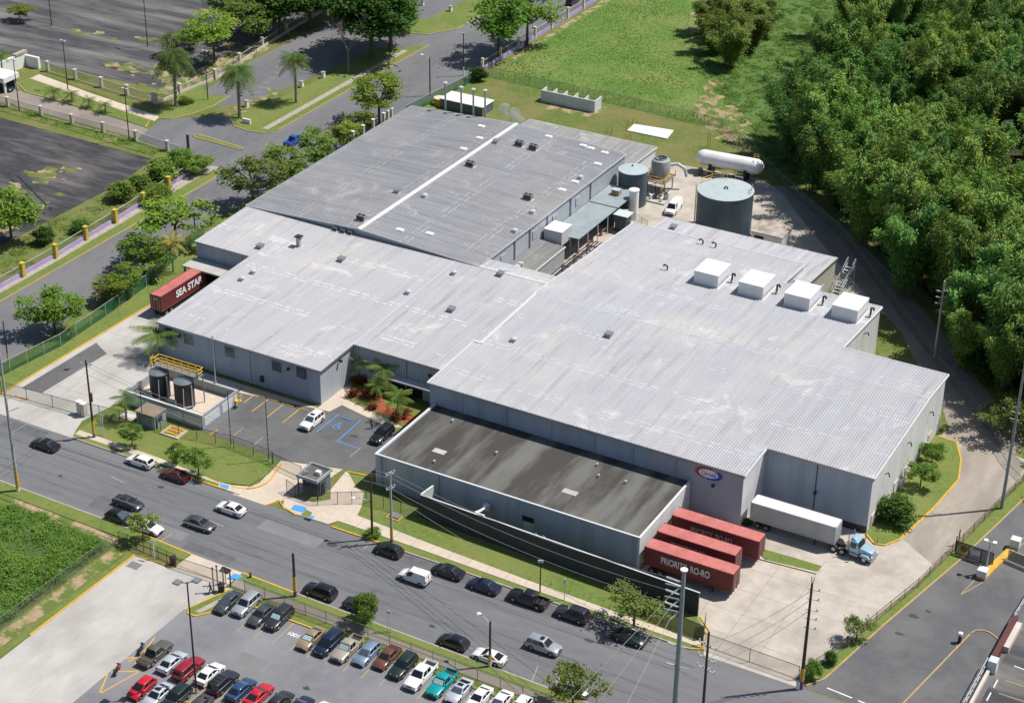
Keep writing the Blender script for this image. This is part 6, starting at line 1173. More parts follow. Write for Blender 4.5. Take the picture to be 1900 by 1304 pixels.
# gatehouse far left
t=thing('gatehouse','white gatehouse with flat slab roof at the left edge','gatehouse',(-152,46.5,0)); mb=MB(); mb.box(-155,-150.6,45.2,48.6,0,2.5); mb.build('wall',m_hole,t); mb=MB(); mb.box(-157,-149.8,44.4,49.2,2.5,3.6); mb.build('roof',m_white,t); mb=MB(); mb.box(-150.7,-150.3,45,45.5,0,2.5); mb.box(-150.7,-150.3,48.3,48.8,0,2.5); mb.build('post',m_white,t)
t=thing('entrance_wall','white stepped entrance wall behind the gatehouse','wall',(-156,59,0)); mb=MB(); mb.box(-158.6,-157.9,52,60.6,0,3.2); mb.build('wall',m_white,t); mb=MB(); mb.box(-157.8,-154.2,60,60.7,0,2.6); mb.build('return_wall',m_white,t); mb=MB(); mb.box(-158.8,-157.7,57,60.8,3.2,3.6); mb.build('coping',m_kerb,t)
# steam behind the ridge
ms=bpy.data.materials.new('steam'); ms.use_nodes=True; N=ms.node_tree.nodes; N.remove(N['Principled BSDF']); pv=N.new('ShaderNodeVolumePrincipled'); pv.inputs['Color'].default_value=(.95,.95,.95,1); tc=N.new('ShaderNodeTexCoord'); nz=N.new('ShaderNodeTexNoise'); nz.inputs['Scale'].default_value=.9; nz.inputs['Detail'].default_value=4; ra=N.new('ShaderNodeMapRange'); ra.inputs['From Min'].default_value=.42; ra.inputs['From Max'].default_value=.7; ra.inputs['To Max'].default_value=1.1
ms.node_tree.links.new(tc.outputs['Object'],nz.inputs['Vector']); ms.node_tree.links.new(nz.outputs[0],ra.inputs[0]); ms.node_tree.links.new(ra.outputs[0],pv.inputs['Density']); ms.node_tree.links.new(pv.outputs[0],N['Material Output'].inputs['Volume'])
mb=MB(); mb.ball((-38.2,68.6,9.9),1.6,10); mb.ball((-40.4,69,10.6),1.3,10); mb.ball((-36.6,68.4,9.3),1.1,10); o=mb.build('steam',ms,smooth=True); tag(o,'white steam puffing up at the far end of the ridge',None,None,'stuff')
# ------------------------------------------------------------------ fences and walls
mc=bpy.data.materials.new('chain_mesh'); mc.use_nodes=True; N=mc.node_tree.nodes; K=mc.node_tree.links.new; tr_=N.new('ShaderNodeBsdfTransparent'); mxs=N.new('ShaderNodeMixShader'); mxs.inputs[0].default_value=.26; N['Principled BSDF'].inputs['Base Color'].default_value=(.10,.11,.10,1); N['Principled BSDF'].inputs['Roughness'].default_value=.6; K(tr_.outputs[0],mxs.inputs[1]); K(N['Principled BSDF'].outputs[0],mxs.inputs[2]); K(mxs.outputs[0],N['Material Output'].inputs[0])
mg=mc.copy(); mg.name='green_chain_mesh'; mg.node_tree.nodes['Principled BSDF'].inputs['Base Color'].default_value=(.015,.11,.05,1); mg.node_tree.nodes['Mix Shader'].inputs[0].default_value=.62
md=mc.copy(); md.name='green_privacy_mesh'; md.node_tree.nodes['Principled BSDF'].inputs['Base Color'].default_value=(.06,.075,.05,1); md.node_tree.nodes['Mix Shader'].inputs[0].default_value=.8
def fence(label,pts,h,mat,postm,step=3.2,name='chain_link_fence',z0=0,rw=.05,grp=None,bottom=True):
    t=thing(name,label,'fence',((pts[0][0]+pts[-1][0])/2,(pts[0][1]+pts[-1][1])/2,0),0,grp)
    mb=MB(); rl_=MB(); posts=[]
    for a,b in zip(pts,pts[1:]):
        mb.quad((a[0],a[1],z0+.05),(b[0],b[1],z0+.05),(b[0],b[1],z0+h),(a[0],a[1],z0+h)); rl_.bar((a[0],a[1],z0+h),(b[0],b[1],z0+h),rw)
        if bottom: rl_.bar((a[0],a[1],z0+.1),(b[0],b[1],z0+.1),rw*.8)
        L=math.hypot(b[0]-a[0],b[1]-a[1]); n=max(1,round(L/step)); posts+=[(a[0]+(b[0]-a[0])*i/n,a[1]+(b[1]-a[1])*i/n) for i in range(n)]
    posts.append(pts[-1]); mb.build('mesh_panel',mat,t); rl_.build('rail',postm,t)
    for x,y in posts: MB().bar((x,y,0),(x,y,z0+h+.1),rw*1.3).build('fence_post',postm,t)
    return t
wp=lambda *q:[(P(*a).x,P(*a).y) for a in q]
fence('green chain-link fence along the side road verge',[(-66.2,-50),(-64.4,-36),(-65.0,-24),(-66.0,-12),(-68.6,0),(-70.2,10)],2.4,mg,m_gal,4)
fence('green chain-link fence beside the road past the gabled hall',[(-69.4,78),(-68.6,86),(-67.6,97),(-67.2,107)],2.4,mg,m_gal,3)
fence('thin chain-link fence between the plant and the meadow',[(-67,107.8),(-52,107.3),(-30,107.4),(-9,105.8),(7,90.8)],2.2,mc,m_chain,4)
fence('chain-link fence between the rear drive and the bamboo',[(7,90.8),(31,68.9),(50,45.5),(62.3,30.2),(76,14),(80.6,7.2),(83.8,4.1)],2.2,mc,m_chain,4)
fence('thin rusty fence along the right hand verge',[(72.4,-55.6),(74.4,-49.8),(79,-29.7),(84,3.5)],1.6,mc,m_rust,3.4)
fence('dark fence along the front lawn left of the guardhouse',[(-48,-50.9),(-44.2,-50.4),(-33.6,-48.9),(-21.2,-47.2),(-13.6,-47.8)],2.2,mc,m_dsteel,3.4)
fence('dark fence running from the guardhouse to the screen wall',[(-7.6,-52.9),(-5.6,-53.6),(-1.7,-53.7),(.6,-52),(4,-49.8),(12.4,-49.2)],2.1,mc,m_dsteel,2.6)
fence('fence with green screening at the end of the dark screen wall',[(46.5,-53.2),(58.7,-54.6),(57.8,-52)],2.3,md,m_dsteel,3)
fence('fence along the pavement in front of the staff car park',[(1.8,-75.8),(41,-76.3),(70,-76.7),(100,-77.1)],2.1,mc,m_chain,3.3)
fence('rusty fence beside the concrete lot entrance',[(-20,-75.2),(-17,-75.1),(-13,-75.4),(-9.8,-75.6)],2.0,mc,m_rust,1.3)
fence('fence between the concrete lot and the weeds',[(-20.4,-76),(-20.6,-95),(-20.9,-120)],1.9,mc,m_chain,3.2)
fence('wire fence along the plant yard by the largest tank',[(-4.4,54.6),(-2.2,53.2),(-.6,52.4)],2.4,mc,m_gal,2)
def gate(label,a,b,h,pm): return fence(label,[a,b],h,mc,pm,5.5,'sliding_gate',rw=.055)
gate('open sliding gate across the dock yard entrance',(58.9,-55.6),(72.3,-55.9),2.1,m_dsteel); gate('sliding gate across the left driveway apron',(-62.4,-52.2),(-47.6,-51.2),2.1,m_dsteel)
gate('sliding gate at the car park entrance beside the guardhouse',(-13.6,-48),(-7.8,-48.9),2.0,m_dsteel); gate('sliding gate of the concrete lot',(-9.8,-75.8),(-1.6,-75.4),1.8,m_rust)
# purple wall with yellow pillars
m_pur=M('purple_wall_paint',(.36,.27,.52),.7,.15,1,c2=(.45,.38,.55),coord='pos',big=.4,amt2=.6); m_py=M('yellow_pillar_paint',(.55,.40,.06),.7,.15,1,coord='pos'); m_cr=M('cream_pillar_paint',(.62,.57,.42),.7,.12,1,coord='pos')
def pillarwall(label,pts,wh,pil,pilm,wallm,ph,meshm,mh,pw=.8):
    t=thing('boundary_wall',label,'wall',((pts[0][0]+pts[-1][0])/2,(pts[0][1]+pts[-1][1])/2,0)); mb=MB(); f=MB(); r=MB()
    for a,b in zip(pts,pts[1:]):
        mb.bar((a[0],a[1],wh/2),(b[0],b[1],wh/2),.28,wh); f.quad((a[0],a[1],wh),(b[0],b[1],wh),(b[0],b[1],mh),(a[0],a[1],mh)); r.bar((a[0],a[1],mh),(b[0],b[1],mh),.09)
    mb.build('low_wall',wallm,t); f.build('mesh_panel',meshm,t); r.build('rail',m_gal,t)
    for x,y in pil: p_=MB().box(x-pw/2,x+pw/2,y-pw/2,y+pw/2,0,ph).build('pillar',pilm,t); MB().box(x-pw/2-.08,x+pw/2+.08,y-pw/2-.08,y+pw/2+.08,ph,ph+.12).build('cap',pilm,p_)
pillarwall('purple wall with yellow pillars along the old car park',[(-87.3,-58),(-87.3,-10),(-88,8),(-89.6,32)],.9,[(-87.0,-37.5),(-87.0,-28.6),(-87.0,-19.8),(-87.0,-11.2),(-87.3,-2.7),(-87.4,5.7),(-87.8,14.3),(-88.4,22.7),(-89.6,32)],m_py,m_pur,2.7,mc,2.2,.66)
pillarwall('purple wall with cream posts between the meadow and the road',[(-69.0,109),(-69.2,142),(-69.4,190),(-69.4,240)],.9,[(-69.1,110+i*8.2) for i in range(12)],m_cr,m_pur,2.8,mc,2.3,.45)
wht=M('white_wall_paint',(.55,.50,.46),.7,.12,1,c2=(.45,.38,.33),coord='pos',big=.5,amt2=.5)
pillarwall('white wall with square pillars beside the upper road',[(-118.6,56.6),(-118.0,64),(-116.8,76),(-119.4,94),(-121,108),(-122,124)],.6,[(-118.6,56.6),(-118.0,64),(-116.8,75),(-118.3,86),(-120,97),(-121,108),(-122,120)],wht,wht,2.3,mc,1.9,.62)
pillarwall('fence with white pillars on the upper side of the entrance drive',[(-118.6,56.6),(-134,58.2),(-143,59.2),(-152.3,60.0)],.15,[(-119.4,56.8),(-127.2,57.6),(-135,58.4),(-143,59.2),(-151.5,60)],wht,m_kerb,2.3,mc,2.1,.62)
pillarwall('fence with white pillars on the lower side of the entrance drive',[(-97.2,37.2),(-109.4,38.6),(-126.4,38.8),(-170,40.3)],.15,[(-100.6,37.7),(-109.4,38.6),(-118,38.7),(-126.4,38.8),(-135,39.1),(-144.4,39.4),(-153,39.7)],wht,m_kerb,2.2,mc,2.0,.6)
t=thing('grass_fence_post','dark square post at the junction corner','post',(P(350,281).x,P(350,281).y,0)); MB().box(-.2,.2,-.2,.2,0,3.6).build('post',m_dsteel,t,world=False); MB().box(-.25,.25,-.25,.25,3.6,3.7).build('cap',m_steel,t,world=False)
# far right lower lot wall
t=thing('lot_wall','low brown and white wall with steel rail beside the right lot','wall',(92.6,-40,0)); mb=MB(); mb.box(92.4,92.8,-60,-41.5,0,.7); mb.build('low_wall',wht,t); mb=MB(); mb.box(92.2,92.9,-41.2,-31,0,1.4); mb.build('planter_wall',m_rust,t); mb=MB(); mb.box(92.9,93.6,-37.5,-31.5,0,.9); mb.build('kerb_wall',wht,t); mb=MB(); rail(mb,[(92.1,-60),(92.1,-42)],.2,1.6,.1); rail(mb,[(92.3,-30.8),(92.9,-15)],.2,1.2,.1); mb.build('rail',m_gal,t); mb=MB(); mb.box(92.3,93.4,-42.6,-41.3,0,1.8); mb.build('end_pier',m_pw,t)
def wstop(i,x,y,rz,label,grp,mat,L=1.8): t=thing('wheel_stop',label,'wheel stop',(x,y,.02),rz,grp); MB().hexa([(-L/2,-.1,0),(L/2,-.1,0),(L/2,.1,0),(-L/2,.1,0),(-L/2,-.06,.13),(L/2,-.06,.13),(L/2,.06,.13),(-L/2,.06,.13)]).build('bar',mat,t,world=False); [MB().tube((s*L*.38,0,.13),(s*L*.38,0,.15),.04,n=6).build('anchor_bolt',m_steel,t,world=False) for s in (-1,1)]
for i in range(4): wstop(i,94.0,-44.4-i*2.9,math.pi/2,'white wheel stop along the low wall of the right lot','white wheel stops of the right lot',m_white)
for i in range(4): wstop(i,-27.2+i*2.75,-32.7,-.04,'yellow wheel stop along the front hall walkway','yellow wheel stops of the plant car park',m_yel,2.2)
wstop(0,-11.4,-31.7,-.04,'blue wheel stop of the accessible bay',None,m_blue,2.1); wstop(0,-26.6,-45.2,1.45,'yellow wheel stop beside the bund wall',None,m_yel,1.9)
for i in range(6): wstop(i,8.6+2.72*i,-97.6,0,'yellow wheel stop between the two back parking rows','yellow wheel stops of the staff car park',m_yel)
# right gate
t=thing('road_gate','dark mesh gate with round and white sign boards across the right road','gate',(83.4,-19.5,0)); mb=MB(); mb.quad((80.9,-19.4,.2),(86.2,-19.8,.2),(86.2,-19.8,2.1),(80.9,-19.4,2.1)); mb.build('mesh_panel',md,t); mb=MB(); mb.bar((80.9,-19.4,2.15),(86.2,-19.8,2.15),.12); mb.bar((80.9,-19.4,.15),(86.2,-19.8,.15),.1); [mb.bar((x,-19.4-(x-80.9)*.075,0),(x,-19.4-(x-80.9)*.075,2.2),.1) for x in (80.9,82.7,84.5,86.2)]; mb.build('frame',m_dsteel,t)
mb=MB(); mb.tube((82.0,-19.6,1.4),(82.0,-19.66,1.4),.5,n=18); mb.build('round_sign',PAINT['darkred'],t); mb=MB(); mb.box(83.1,84.3,-19.76,-19.7,.95,1.75); mb.build('sign_board',M('sign_pale',(.5,.55,.66),.5,.08,2),t)
for x,y in ((80.7,-18.9),(80.6,-17.2)): MB().bar((x,y,0),(x,y,2.6),.14).build('gate_post',m_dsteel,t)
t=thing('gate_island','yellow and white concrete island with twin lamp at the right gate','island',(86,-18,0)); mb=MB(); mb.hexa([(85.2,-23.6,0),(86.3,-23.6,0),(88.2,-13,0),(87.2,-13,0),(85.2,-23.6,.4),(86.3,-23.6,.4),(88.2,-13,.4),(87.2,-13,.4)]); mb.build('kerb_base',m_yel,t); mb=MB(); mb.box(85.1,86.4,-23.6,-22.3,.4,1.4); mb.build('end_block',m_white,t); mb=MB(); mb.box(87,88.3,-14.6,-13.4,.4,1.7); mb.build('gate_pier',m_white,t); mb=MB(); mb.bar((85.9,-21.9,.4),(85.9,-21.9,5.2),.16); mb.bar((85.3,-21.9,5.2),(86.5,-21.9,5.2),.1); mb.build('lamp_post',m_gal,t); [MB().box(x-.25,x+.25,-22.2,-21.6,5.15,5.4).build('lamp_head',m_white,t) for x in (85.3,86.5)]
t=thing('road_gate','grey swing gate on the right side of the gate island','gate',(89.6,-18.6,0)); mb=MB(); mb.quad((87.6,-17.4,.2),(91.4,-18.2,.2),(91.4,-18.2,1.9),(87.6,-17.4,1.9)); mb.build('mesh_panel',md,t); mb=MB(); mb.bar((87.6,-17.4,1.9),(91.4,-18.2,1.9),.1); mb.bar((91.4,-18.2,0),(91.4,-18.2,2),.1); mb.build('frame',m_gal,t)
t=thing('barrier_post','white and dark barrier post on the yellow road divider','post',(P(1780,1192).x,P(1780,1192).y,0)); MB().box(-.2,.2,-.2,.2,0,1.2).build('post',m_dsteel,t,world=False); MB().box(-.25,.25,-.25,.25,1.2,1.6).build('head',m_white,t,world=False)
# ------------------------------------------------------------------ poles, lamps, wires
def insul(mb,a,b,r=.09,n=6):
    a=Vector(a); b=Vector(b)
    for i in range(n): p=a.lerp(b,i/n); q=a.lerp(b,(i+.5)/n); mb.tube(p,q,r,r,n=8)
    mb.tube(a,b,.03,n=5)
m_ins=M('grey_porcelain',(.55,.56,.56),.3,.1,3)
def pole(px,top,label,name,mat,r0,r1,cat='pole',bands=None,base=None,grp=None):
    g=base or P(*px); g=Vector((g[0],g[1],0)); h=height(g,top); t=thing(name,label,cat,(g.x,g.y,0),0,grp); MB().tube((0,0,-.2),(0,0,h),r0,r1,n=12).build('shaft',mat,t,world=False,smooth=True)
    if bands:
        z=0
        for bh,bm in bands: MB().tube((0,0,z),(0,0,z+bh),r0+.02,r0+.015,n=12,cap=False).build('painted_band',bm,t,world=False); z+=bh
    return t,g,h
def arms(t,h,zs,w,az,mat=m_gal):
    for z in zs:
        d=Vector((math.cos(az),math.sin(az),0)); MB().bar(d*-w+Vector((0,0,h-z)),d*w+Vector((0,0,h-z)),.12).build('cross_arm',mat,t,world=False); mb=MB()
        for s in (-1,-.35,.35,1): mb.tube(d*w*s*.95+Vector((0,0,h-z+.06)),d*w*s*.95+Vector((0,0,h-z+.38)),.09,n=7)
        mb.build('insulators',m_ins,t,world=False)
def arm_lamp(t,h,az,L=2.2,up=.5):
    d=Vector((math.cos(az),math.sin(az),0)); mb=MB(); mb.tube((0,0,h-.5),d*L*.5+Vector((0,0,h+up*.7)),.06); mb.tube(d*L*.5+Vector((0,0,h+up*.7)),d*L+Vector((0,0,h+up)),.06); mb.build('lamp_arm',m_gal,t,world=False); p=d*(L+.3)+Vector((0,0,h+up)); MB().ball(p,.32,6,sz=.4).build('lamp_head',m_white,t,world=False,smooth=True)
m_purp=M('purple_band_paint',(.16,.06,.25),.6,.1,2)
T1,g1_,h1_=pole((34,911),654,'tall grey concrete pole with yellow base at the left edge','utility_pole',m_cpole,.26,.14,bands=[(.6,m_white),(2.6,m_yel)]); arms(T1,h1_,[.6],.01,0)
for z in (7.5,9.5,11.5,13.6): MB().bar((0,0,h1_-z),(1.4,.9,h1_-z+.7),.08).build('side_bracket',m_gal,T1,world=False)
T2,g2_,h2_=pole((175,812),668,'dark wooden pole with yellow band beside the left lawn','utility_pole',m_wood,.2,.12,bands=[(.8,m_purp),(2.2,m_yel)]); arms(T2,h2_,[.8],.8,.3)
MB().tube((.3,0,h2_*.48),(.3,0,h2_*.48+1.4),.2,n=10).build('pole_box',PAINT['darkred'],T2,world=False)
T3,g3_,h3_=pole((727,1006),876,'pale utility pole with yellow base between two flat building bays','utility_pole',m_cpole,.2,.13,bands=[(.6,m_purp),(1.8,m_yel)]); arms(T3,h3_,[.3,2.6],.7,1.2)
T3b,gb,hb2=pole((691,1000),882,'dark lamp pole with white lamp arm over the lawn','street_lamp',m_wood,.19,.12,'lamp'); d_=MB(); arm_lamp(T3b,hb2*.62,math.pi+.4,2.2,.2)
T4,g4_,h4_=pole(None,1057,'tall blue-grey steel power pole with insulator strings at the bottom','power_pole',m_steelp,.38,.23,base=P(1250,1345)); MB().lathe((0,0,h4_),[(.45,-.05),(.45,.1),(.1,.16)],14).build('cap',m_white,T4,world=False)
for z in (1.9,3.7,5.5):
    mb=MB(); mb.bar((0,0,h4_-z-.6),(-2.3,.2,h4_-z-1.0),.16); mb.bar((0,0,h4_-z+.2),(-.6,.1,h4_-z),.12); mb.build('bracket_arm',m_steelp,T4,world=False); mb=MB(); insul(mb,(-.5,.1,h4_-z),(-2.3,.2,h4_-z),.13,9); insul(mb,(-.2,-.2,h4_-z-.4),(-.9,-1.3,h4_-z-1.1),.12,7); mb.build('insulator_string',m_ins,T4,world=False)
for z in (11,14): mb=MB(); insul(mb,(-.4,0,h4_-z),(-1.5,0,h4_-z),.15,7); mb.build('insulator_string',m_ins,T4,world=False); MB().bar((.3,0,h4_-z),(1.3,.2,h4_-z+.1),.08).build('bracket_arm',m_gal,T4,world=False)
T5,g5_,h5_=pole(None,1172,'dark wooden pole with crossarms right of the steel power pole','utility_pole',m_wood,.2,.14,base=P(1304,1320)); arms(T5,h5_,[2.0,4.0,5.6],1.3,2.9)
T6,g6_,h6_=pole((1486,1277),1082,'dark wooden pole with many small arms at the road corner','utility_pole',m_wood,.26,.14,bands=[(1.3,m_purp),(2.0,m_yel)]); 
mb=MB(); mb.bar((0,0,h6_-.3),(.25,0,h6_+1.0),.07); mb.bar((0,0,h6_-.3),(-.15,0,h6_+1.0),.07); mb.build('top_bracket',m_wood,T6,world=False)
for z in (.9,2.3,3.9,5.2,6.6): MB().bar((-.5,-.1,h6_-z),(1.1,.3,h6_-z-.1),.07).build('side_bracket',m_gal,T6,world=False); mb=MB(); mb.tube((.9,.3,h6_-z-.1),(.9,.3,h6_-z+.3),.09,n=7); mb.build('insulators',m_ins,T6,world=False)
MB().box(-.5,-.1,-.5,-.1,.1,1.2).build('base_box',m_white,T6,world=False)
T7,g7_,h7_=pole((1858,944),655,'tall dark pole at the right lawn fence','utility_pole',m_steelp,.26,.14); 
for z in (9.5,10.6): MB().bar((-.9,0,h7_-z),(.4,0,h7_-z),.1).build('side_bracket',m_gal,T7,world=False)
T8,g8_,h8_=pole((1734,662),522,'grey power pole with insulators in front of the bamboo','utility_pole',m_cpole,.24,.15); arms(T8,h8_,[2.2],.01,0)
for z in (1.9,3.0,4.1): mb=MB(); insul(mb,(0,0,h8_-z),(-1.1,-.3,h8_-z+.1),.13,6); insul(mb,(0,0,h8_-z+.2),(.8,.3,h8_-z+.2),.13,6); mb.build('insulator_string',m_ins,T8,world=False)
T9,g9_,h9_=pole((548,1107),1026,'short dark pole with yellow and purple base on the near verge','utility_pole',m_wood,.22,.17,bands=[(1.0,m_purp),(2.4,m_yel)])
T10,g10_,h10_=pole((909,1237),1152,'street lamp pole with curved arm beside the white coupe','street_lamp',m_wood,.18,.13,'lamp',bands=[(.9,m_white),(1.2,m_yel)]); arm_lamp(T10,h10_,math.pi-.35,1.9,-.1)
T11,g11_,h11_=pole((1002,1101),1042,'slim lamp post behind the black pickup','street_lamp',m_dsteel,.1,.07,'lamp',bands=[(1.4,m_yelk)]); arms(T11,h11_,[.1],.3,.5)
T12,g12_,h12_=pole((365,1285),1080,'tall parking lamp with two square heads in the staff car park','parking_lamp',m_dsteel,.14,.09,'lamp',bands=[(.9,m_yel)])
for az in (.9,math.pi+.5): d=Vector((math.cos(az),math.sin(az),0)); MB().bar((0,0,h12_-.1),d*.8+Vector((0,0,h12_)),.08).build('lamp_arm',m_dsteel,T12,world=False); mb=MB(); p=d*1.15; mb.box(p.x-.45,p.x+.45,p.y-.45,p.y+.45,h12_-.12,h12_+.12); mb.build('lamp_head',m_steel,T12,world=False)
for px,top,lb in (((400,710),624,'slim grey pole in front of the front hall'),((429,829),723,'thin dark lamp post by the bund at the car park edge'),((499,856),744,'thin dark lamp post by the entrance gate'),((266,791),714,'thin dark post by the guard shed')): t_,g_,h_=pole(px,top,lb,'lamp_post',m_cpole if px[0]==400 else m_dsteel,.11 if px[0]==400 else .07,.06,'lamp',grp='slim posts round the plant car park'); MB().box(-.2,.2,-.2,.2,0,.25).build('base',m_kerb,t_,world=False); MB().bar((-.25,0,h_-.05),(.25,0,h_-.05),.1).build('bracket',m_steel,t_,world=False)
for px,top,lb in (((126,166),76,'lamp post on the upper side of the entrance drive'),((274,87),-2,'lamp post in the upper car park, right'),((96,48),-20,'lamp post in the upper car park, left'),((36,206),112,'lamp post on the lower drive fence by the gatehouse'),((240,263),165,'lamp post on the lower drive fence at the junction'),((386,186),95,'lamp post on the lawn right of the tallest palm')): t_,g_,h_=pole(px,top,lb,'lamp_post',m_dsteel,.12,.08,'lamp',grp='dark lamp posts at the entrance drive'); MB().bar((-.5,0,h_),(.5,0,h_),.07).build('lamp_arm',m_dsteel,t_,world=False); MB().box(-.75,-.2,-.2,.2,h_,h_+.14).build('lamp_head',m_gal,t_,world=False); MB().box(.2,.75,-.2,.2,h_,h_+.14).build('lamp_head',m_gal,t_,world=False)
t_,g_,h_=pole((798,178),107,'street lamp with arm on the side road by the plant fence','street_lamp',m_wood,.17,.12,'lamp',bands=[(1.2,m_yelk)]); arm_lamp(t_,h_,math.pi-.2,2.0,.1)
t_,g_,h_=pole((860,141),63,'slim white-based pole on the side road by the meadow','utility_pole',m_wood,.15,.1,bands=[(2.2,m_white)]); arms(t_,h_,[.2],.3,0)
for px,top,lb in (((637,240),207,'short dark post showing over the trees by the grey roof'),((16,675),596,'dark pole in the left foreground verge with yellow base'),((363,445),375,'dark thin pole beside the wide yellow-green tree')): t_,g_,h_=pole(px,top,lb,'utility_pole',m_dsteel,.12,.09,bands=[(2.0,m_yel)]); MB().bar((-.2,0,h_-.2),(.2,0,h_-.2),.1).build('bracket',m_steel,t_,world=False)
for i,px in enumerate(((651,258),(671,247),(690,236),(709,224),(718,220),(726,216))): g=P(px[0],px[1],4); t_=thing('fence_pillar','thin white roadside pillar behind the edge of the grey roof','pillar',(-66.5,g.y,0),0,'white pillars along the grey roof edge'); MB().box(-.25,.25,-.25,.25,0,5.6).build('shaft',wht,t_,world=False); MB().box(-.32,.32,-.32,.32,5.6,5.8).build('cap',m_white,t_,world=False)
t_,g_,h_=pole((1047,1114),1080,'white street sign on a thin post beside the pavement','street_sign',m_gal,.05,.05,'sign'); MB().box(-.25,.25,-.02,.02,h_-.1,h_+.5).build('sign_plate',m_white,t_,world=False)
t_,g_,h_=pole((287,1038),1003,'small white sign on two thin posts by the concrete lot fence','street_sign',m_white,.06,.06,'sign'); MB().box(-.45,.45,-.03,.03,h_-.3,h_+.1).build('sign_plate',m_pw,t_,world=False)
for i,px in enumerate(((720,1172),(189,808))): t_,g_,h_=pole(px,px[1]-38,('thin twin post sign on the near verge','thin twin post sign on the left pavement')[i],'street_sign',m_gal,.05,.05,'sign'); MB().bar((.4,0,0),(.4,0,h_),.08).build('second_post',m_gal,t_,world=False); MB().box(-.1,.5,-.03,.03,h_-.2,h_+.2).build('sign_plate',m_pw,t_,world=False)
for i,(px,top) in enumerate((((397,1098),1054),((404,1085),1050),((416,1098),1053),((428,1088),1060))): t_,g_,h_=pole(px,top,('thin gate post behind the person in dark clothes','thin gate post second from the lot entrance','white-sided gate post beside the bin','brown gate post nearest the blue kerb ramp')[i],'gate_post',m_steel if i<3 else m_rust,.1,.1,'post',grp='gate posts of the concrete lot'); MB().box(-.13,.13,-.13,.13,h_,h_+.08).build('cap',m_dsteel,t_,world=False)
def bin_(px,label): g=P(*px); t=thing('litter_bin',label,'bin',(g.x,g.y,.1)); MB().lathe((0,0,0),[(.4,0),(.48,1.1)],14).build('shell',m_black,t,world=False,smooth=True); MB().lathe((0,0,1.1),[(.5,0),(.5,.08),(.2,.16)],14).build('lid',m_dsteel,t,world=False)
bin_((411,1098),'black bin between the gate posts of the concrete lot'); bin_((322,1048),'black bin at the end of the rusty fence')
def hydrant(px): g=P(*px); t=thing('fire_hydrant','small red-brown hydrant on the near verge','hydrant',(g.x,g.y,.12)); MB().lathe((0,0,0),[(.16,0),(.14,.6),(.18,.65),(.05,.85)],10).build('barrel',m_rust,t,world=False,smooth=True); MB().tube((-.25,0,.5),(.25,0,.5),.08).build('nozzle',m_steel,t,world=False)
hydrant((465,1072))
for i,px in enumerate(((149,768),(157,772))): g=P(*px); t=thing('gate_pillar',('white pillar at the left driveway gate, outer','white pillar at the left driveway gate, inner')[i],'pillar',(g.x,g.y,0)); MB().box(-.35,.35,-.35,.35,0,2.2).build('shaft',wht,t,world=False); MB().box(-.42,.42,-.42,.42,2.2,2.35).build('cap',m_white,t,world=False)
# wires
def wire(a,b,sag,label,r=.028,grp='overhead wires'):
    a=Vector(a); b=Vector(b); mid=(a+b)/2; mb=MB(); n=14; pts=[]
    for i in range(n+1): t=i/n; p=a.lerp(b,t); p.z-=sag*4*t*(1-t); pts.append(p)
    for p,q in zip(pts,pts[1:]): mb.tube(p,q,r,n=5,cap=False)
    o=mb.build('overhead_wire',m_wire); tag(o,label,'wire',grp); return o
tp=lambda g,h,dx=0,dy=0,dz=0:(g.x+dx,g.y+dy,h+dz)
for k,dz in enumerate((-.1,-.9,-2.6,-3.6)): wire(tp(g3_,h3_,.3*(k%2),0,dz),tp(g4_,h4_-(1.9,3.7,5.5,11)[k],-2.3,.2),1.3,'overhead wire from the pale utility pole to the steel power pole')
for k,dz in enumerate((-.3,-1.0,-2.4)): wire(tp(g2_,h2_,0,0,dz),tp(g3_,h3_,0,0,dz),1.6,'overhead wire between the wooden pole on the left and the pale utility pole')
for k,dz in enumerate((-.6,-4)): wire(tp(g1_,h1_,0,0,-9+dz),tp(g2_,h2_,0,0,dz*.4-.3),.9,'overhead wire between the two poles at the left')
for k,z in enumerate((3.0,4.8,6.6)): 
    s=Vector(tp(g4_,h4_-z,-.9,-1.3)); e=P(1098-70+k*62,1320,12); wire(s,s+(e-s)*2.2,.6,'overhead wire running from the steel power pole towards the viewer',.035)
for k,z in enumerate((1.0,2.4,4.0)): wire(tp(g6_,h6_-z),tp(g5_,h5_-(1.9,3.9,5.5)[k]),.7,'white overhead wire between the two wooden poles at the road corner',.032)
s=Vector(tp(g9_,h9_,0,0,-.6)); wire((g9_.x-70,g9_.y+.6,6.3),s,.9,'thick black cable left of the short striped pole',.05); wire(s,tp(g10_,h10_,-1.5,.6,.0),.7,'thick black cable from the short striped pole to the street lamp',.05)
# ------------------------------------------------------------------ markings
ya=m_yelk
lines('parking_line',[((11.15-2.72*k,-78.0),(11.25-2.72*k,-83)) for k in range(-20,3)],.13,Z4,ya)
lines('parking_line',[((6.6+2.72*k,-93.2),(6.6+2.72*k,-97.6)) for k in range(16)]+[((6.6+2.72*k,-98),(6.6+2.72*k,-102.6)) for k in range(16)],.12,Z4,ya)
lines('hatch_line',[((-2.6,-89.2),(-1.2,-94.9)),((-2.3,-94.9),(-.9,-89.4)),((-3,-98),(-1.3,-101.6)),((-1.3,-101.6),(.2,-95.6)),((-2.9,-97.6),(.2,-95.6)),((-1.6,-93),(-3,-94.6))],.2,Z4,m_yel)
lines('parking_line',[((-25.3,-32.8),(-25.3,-37.1)),((-22.4,-32.6),(-22.3,-37.4)),((-19.4,-32.4),(-19.3,-37.4)),((-28,-32.8),(-28,-35.5))],.16,Z4,m_yel)
lines('parking_line',[((-23.6,-41.6),(-23.4,-44.8)),((-19.4,-42.3),(-19.2,-45.4)),((-5,-37.4),(-5,-40.4))],.14,Z4,ya)
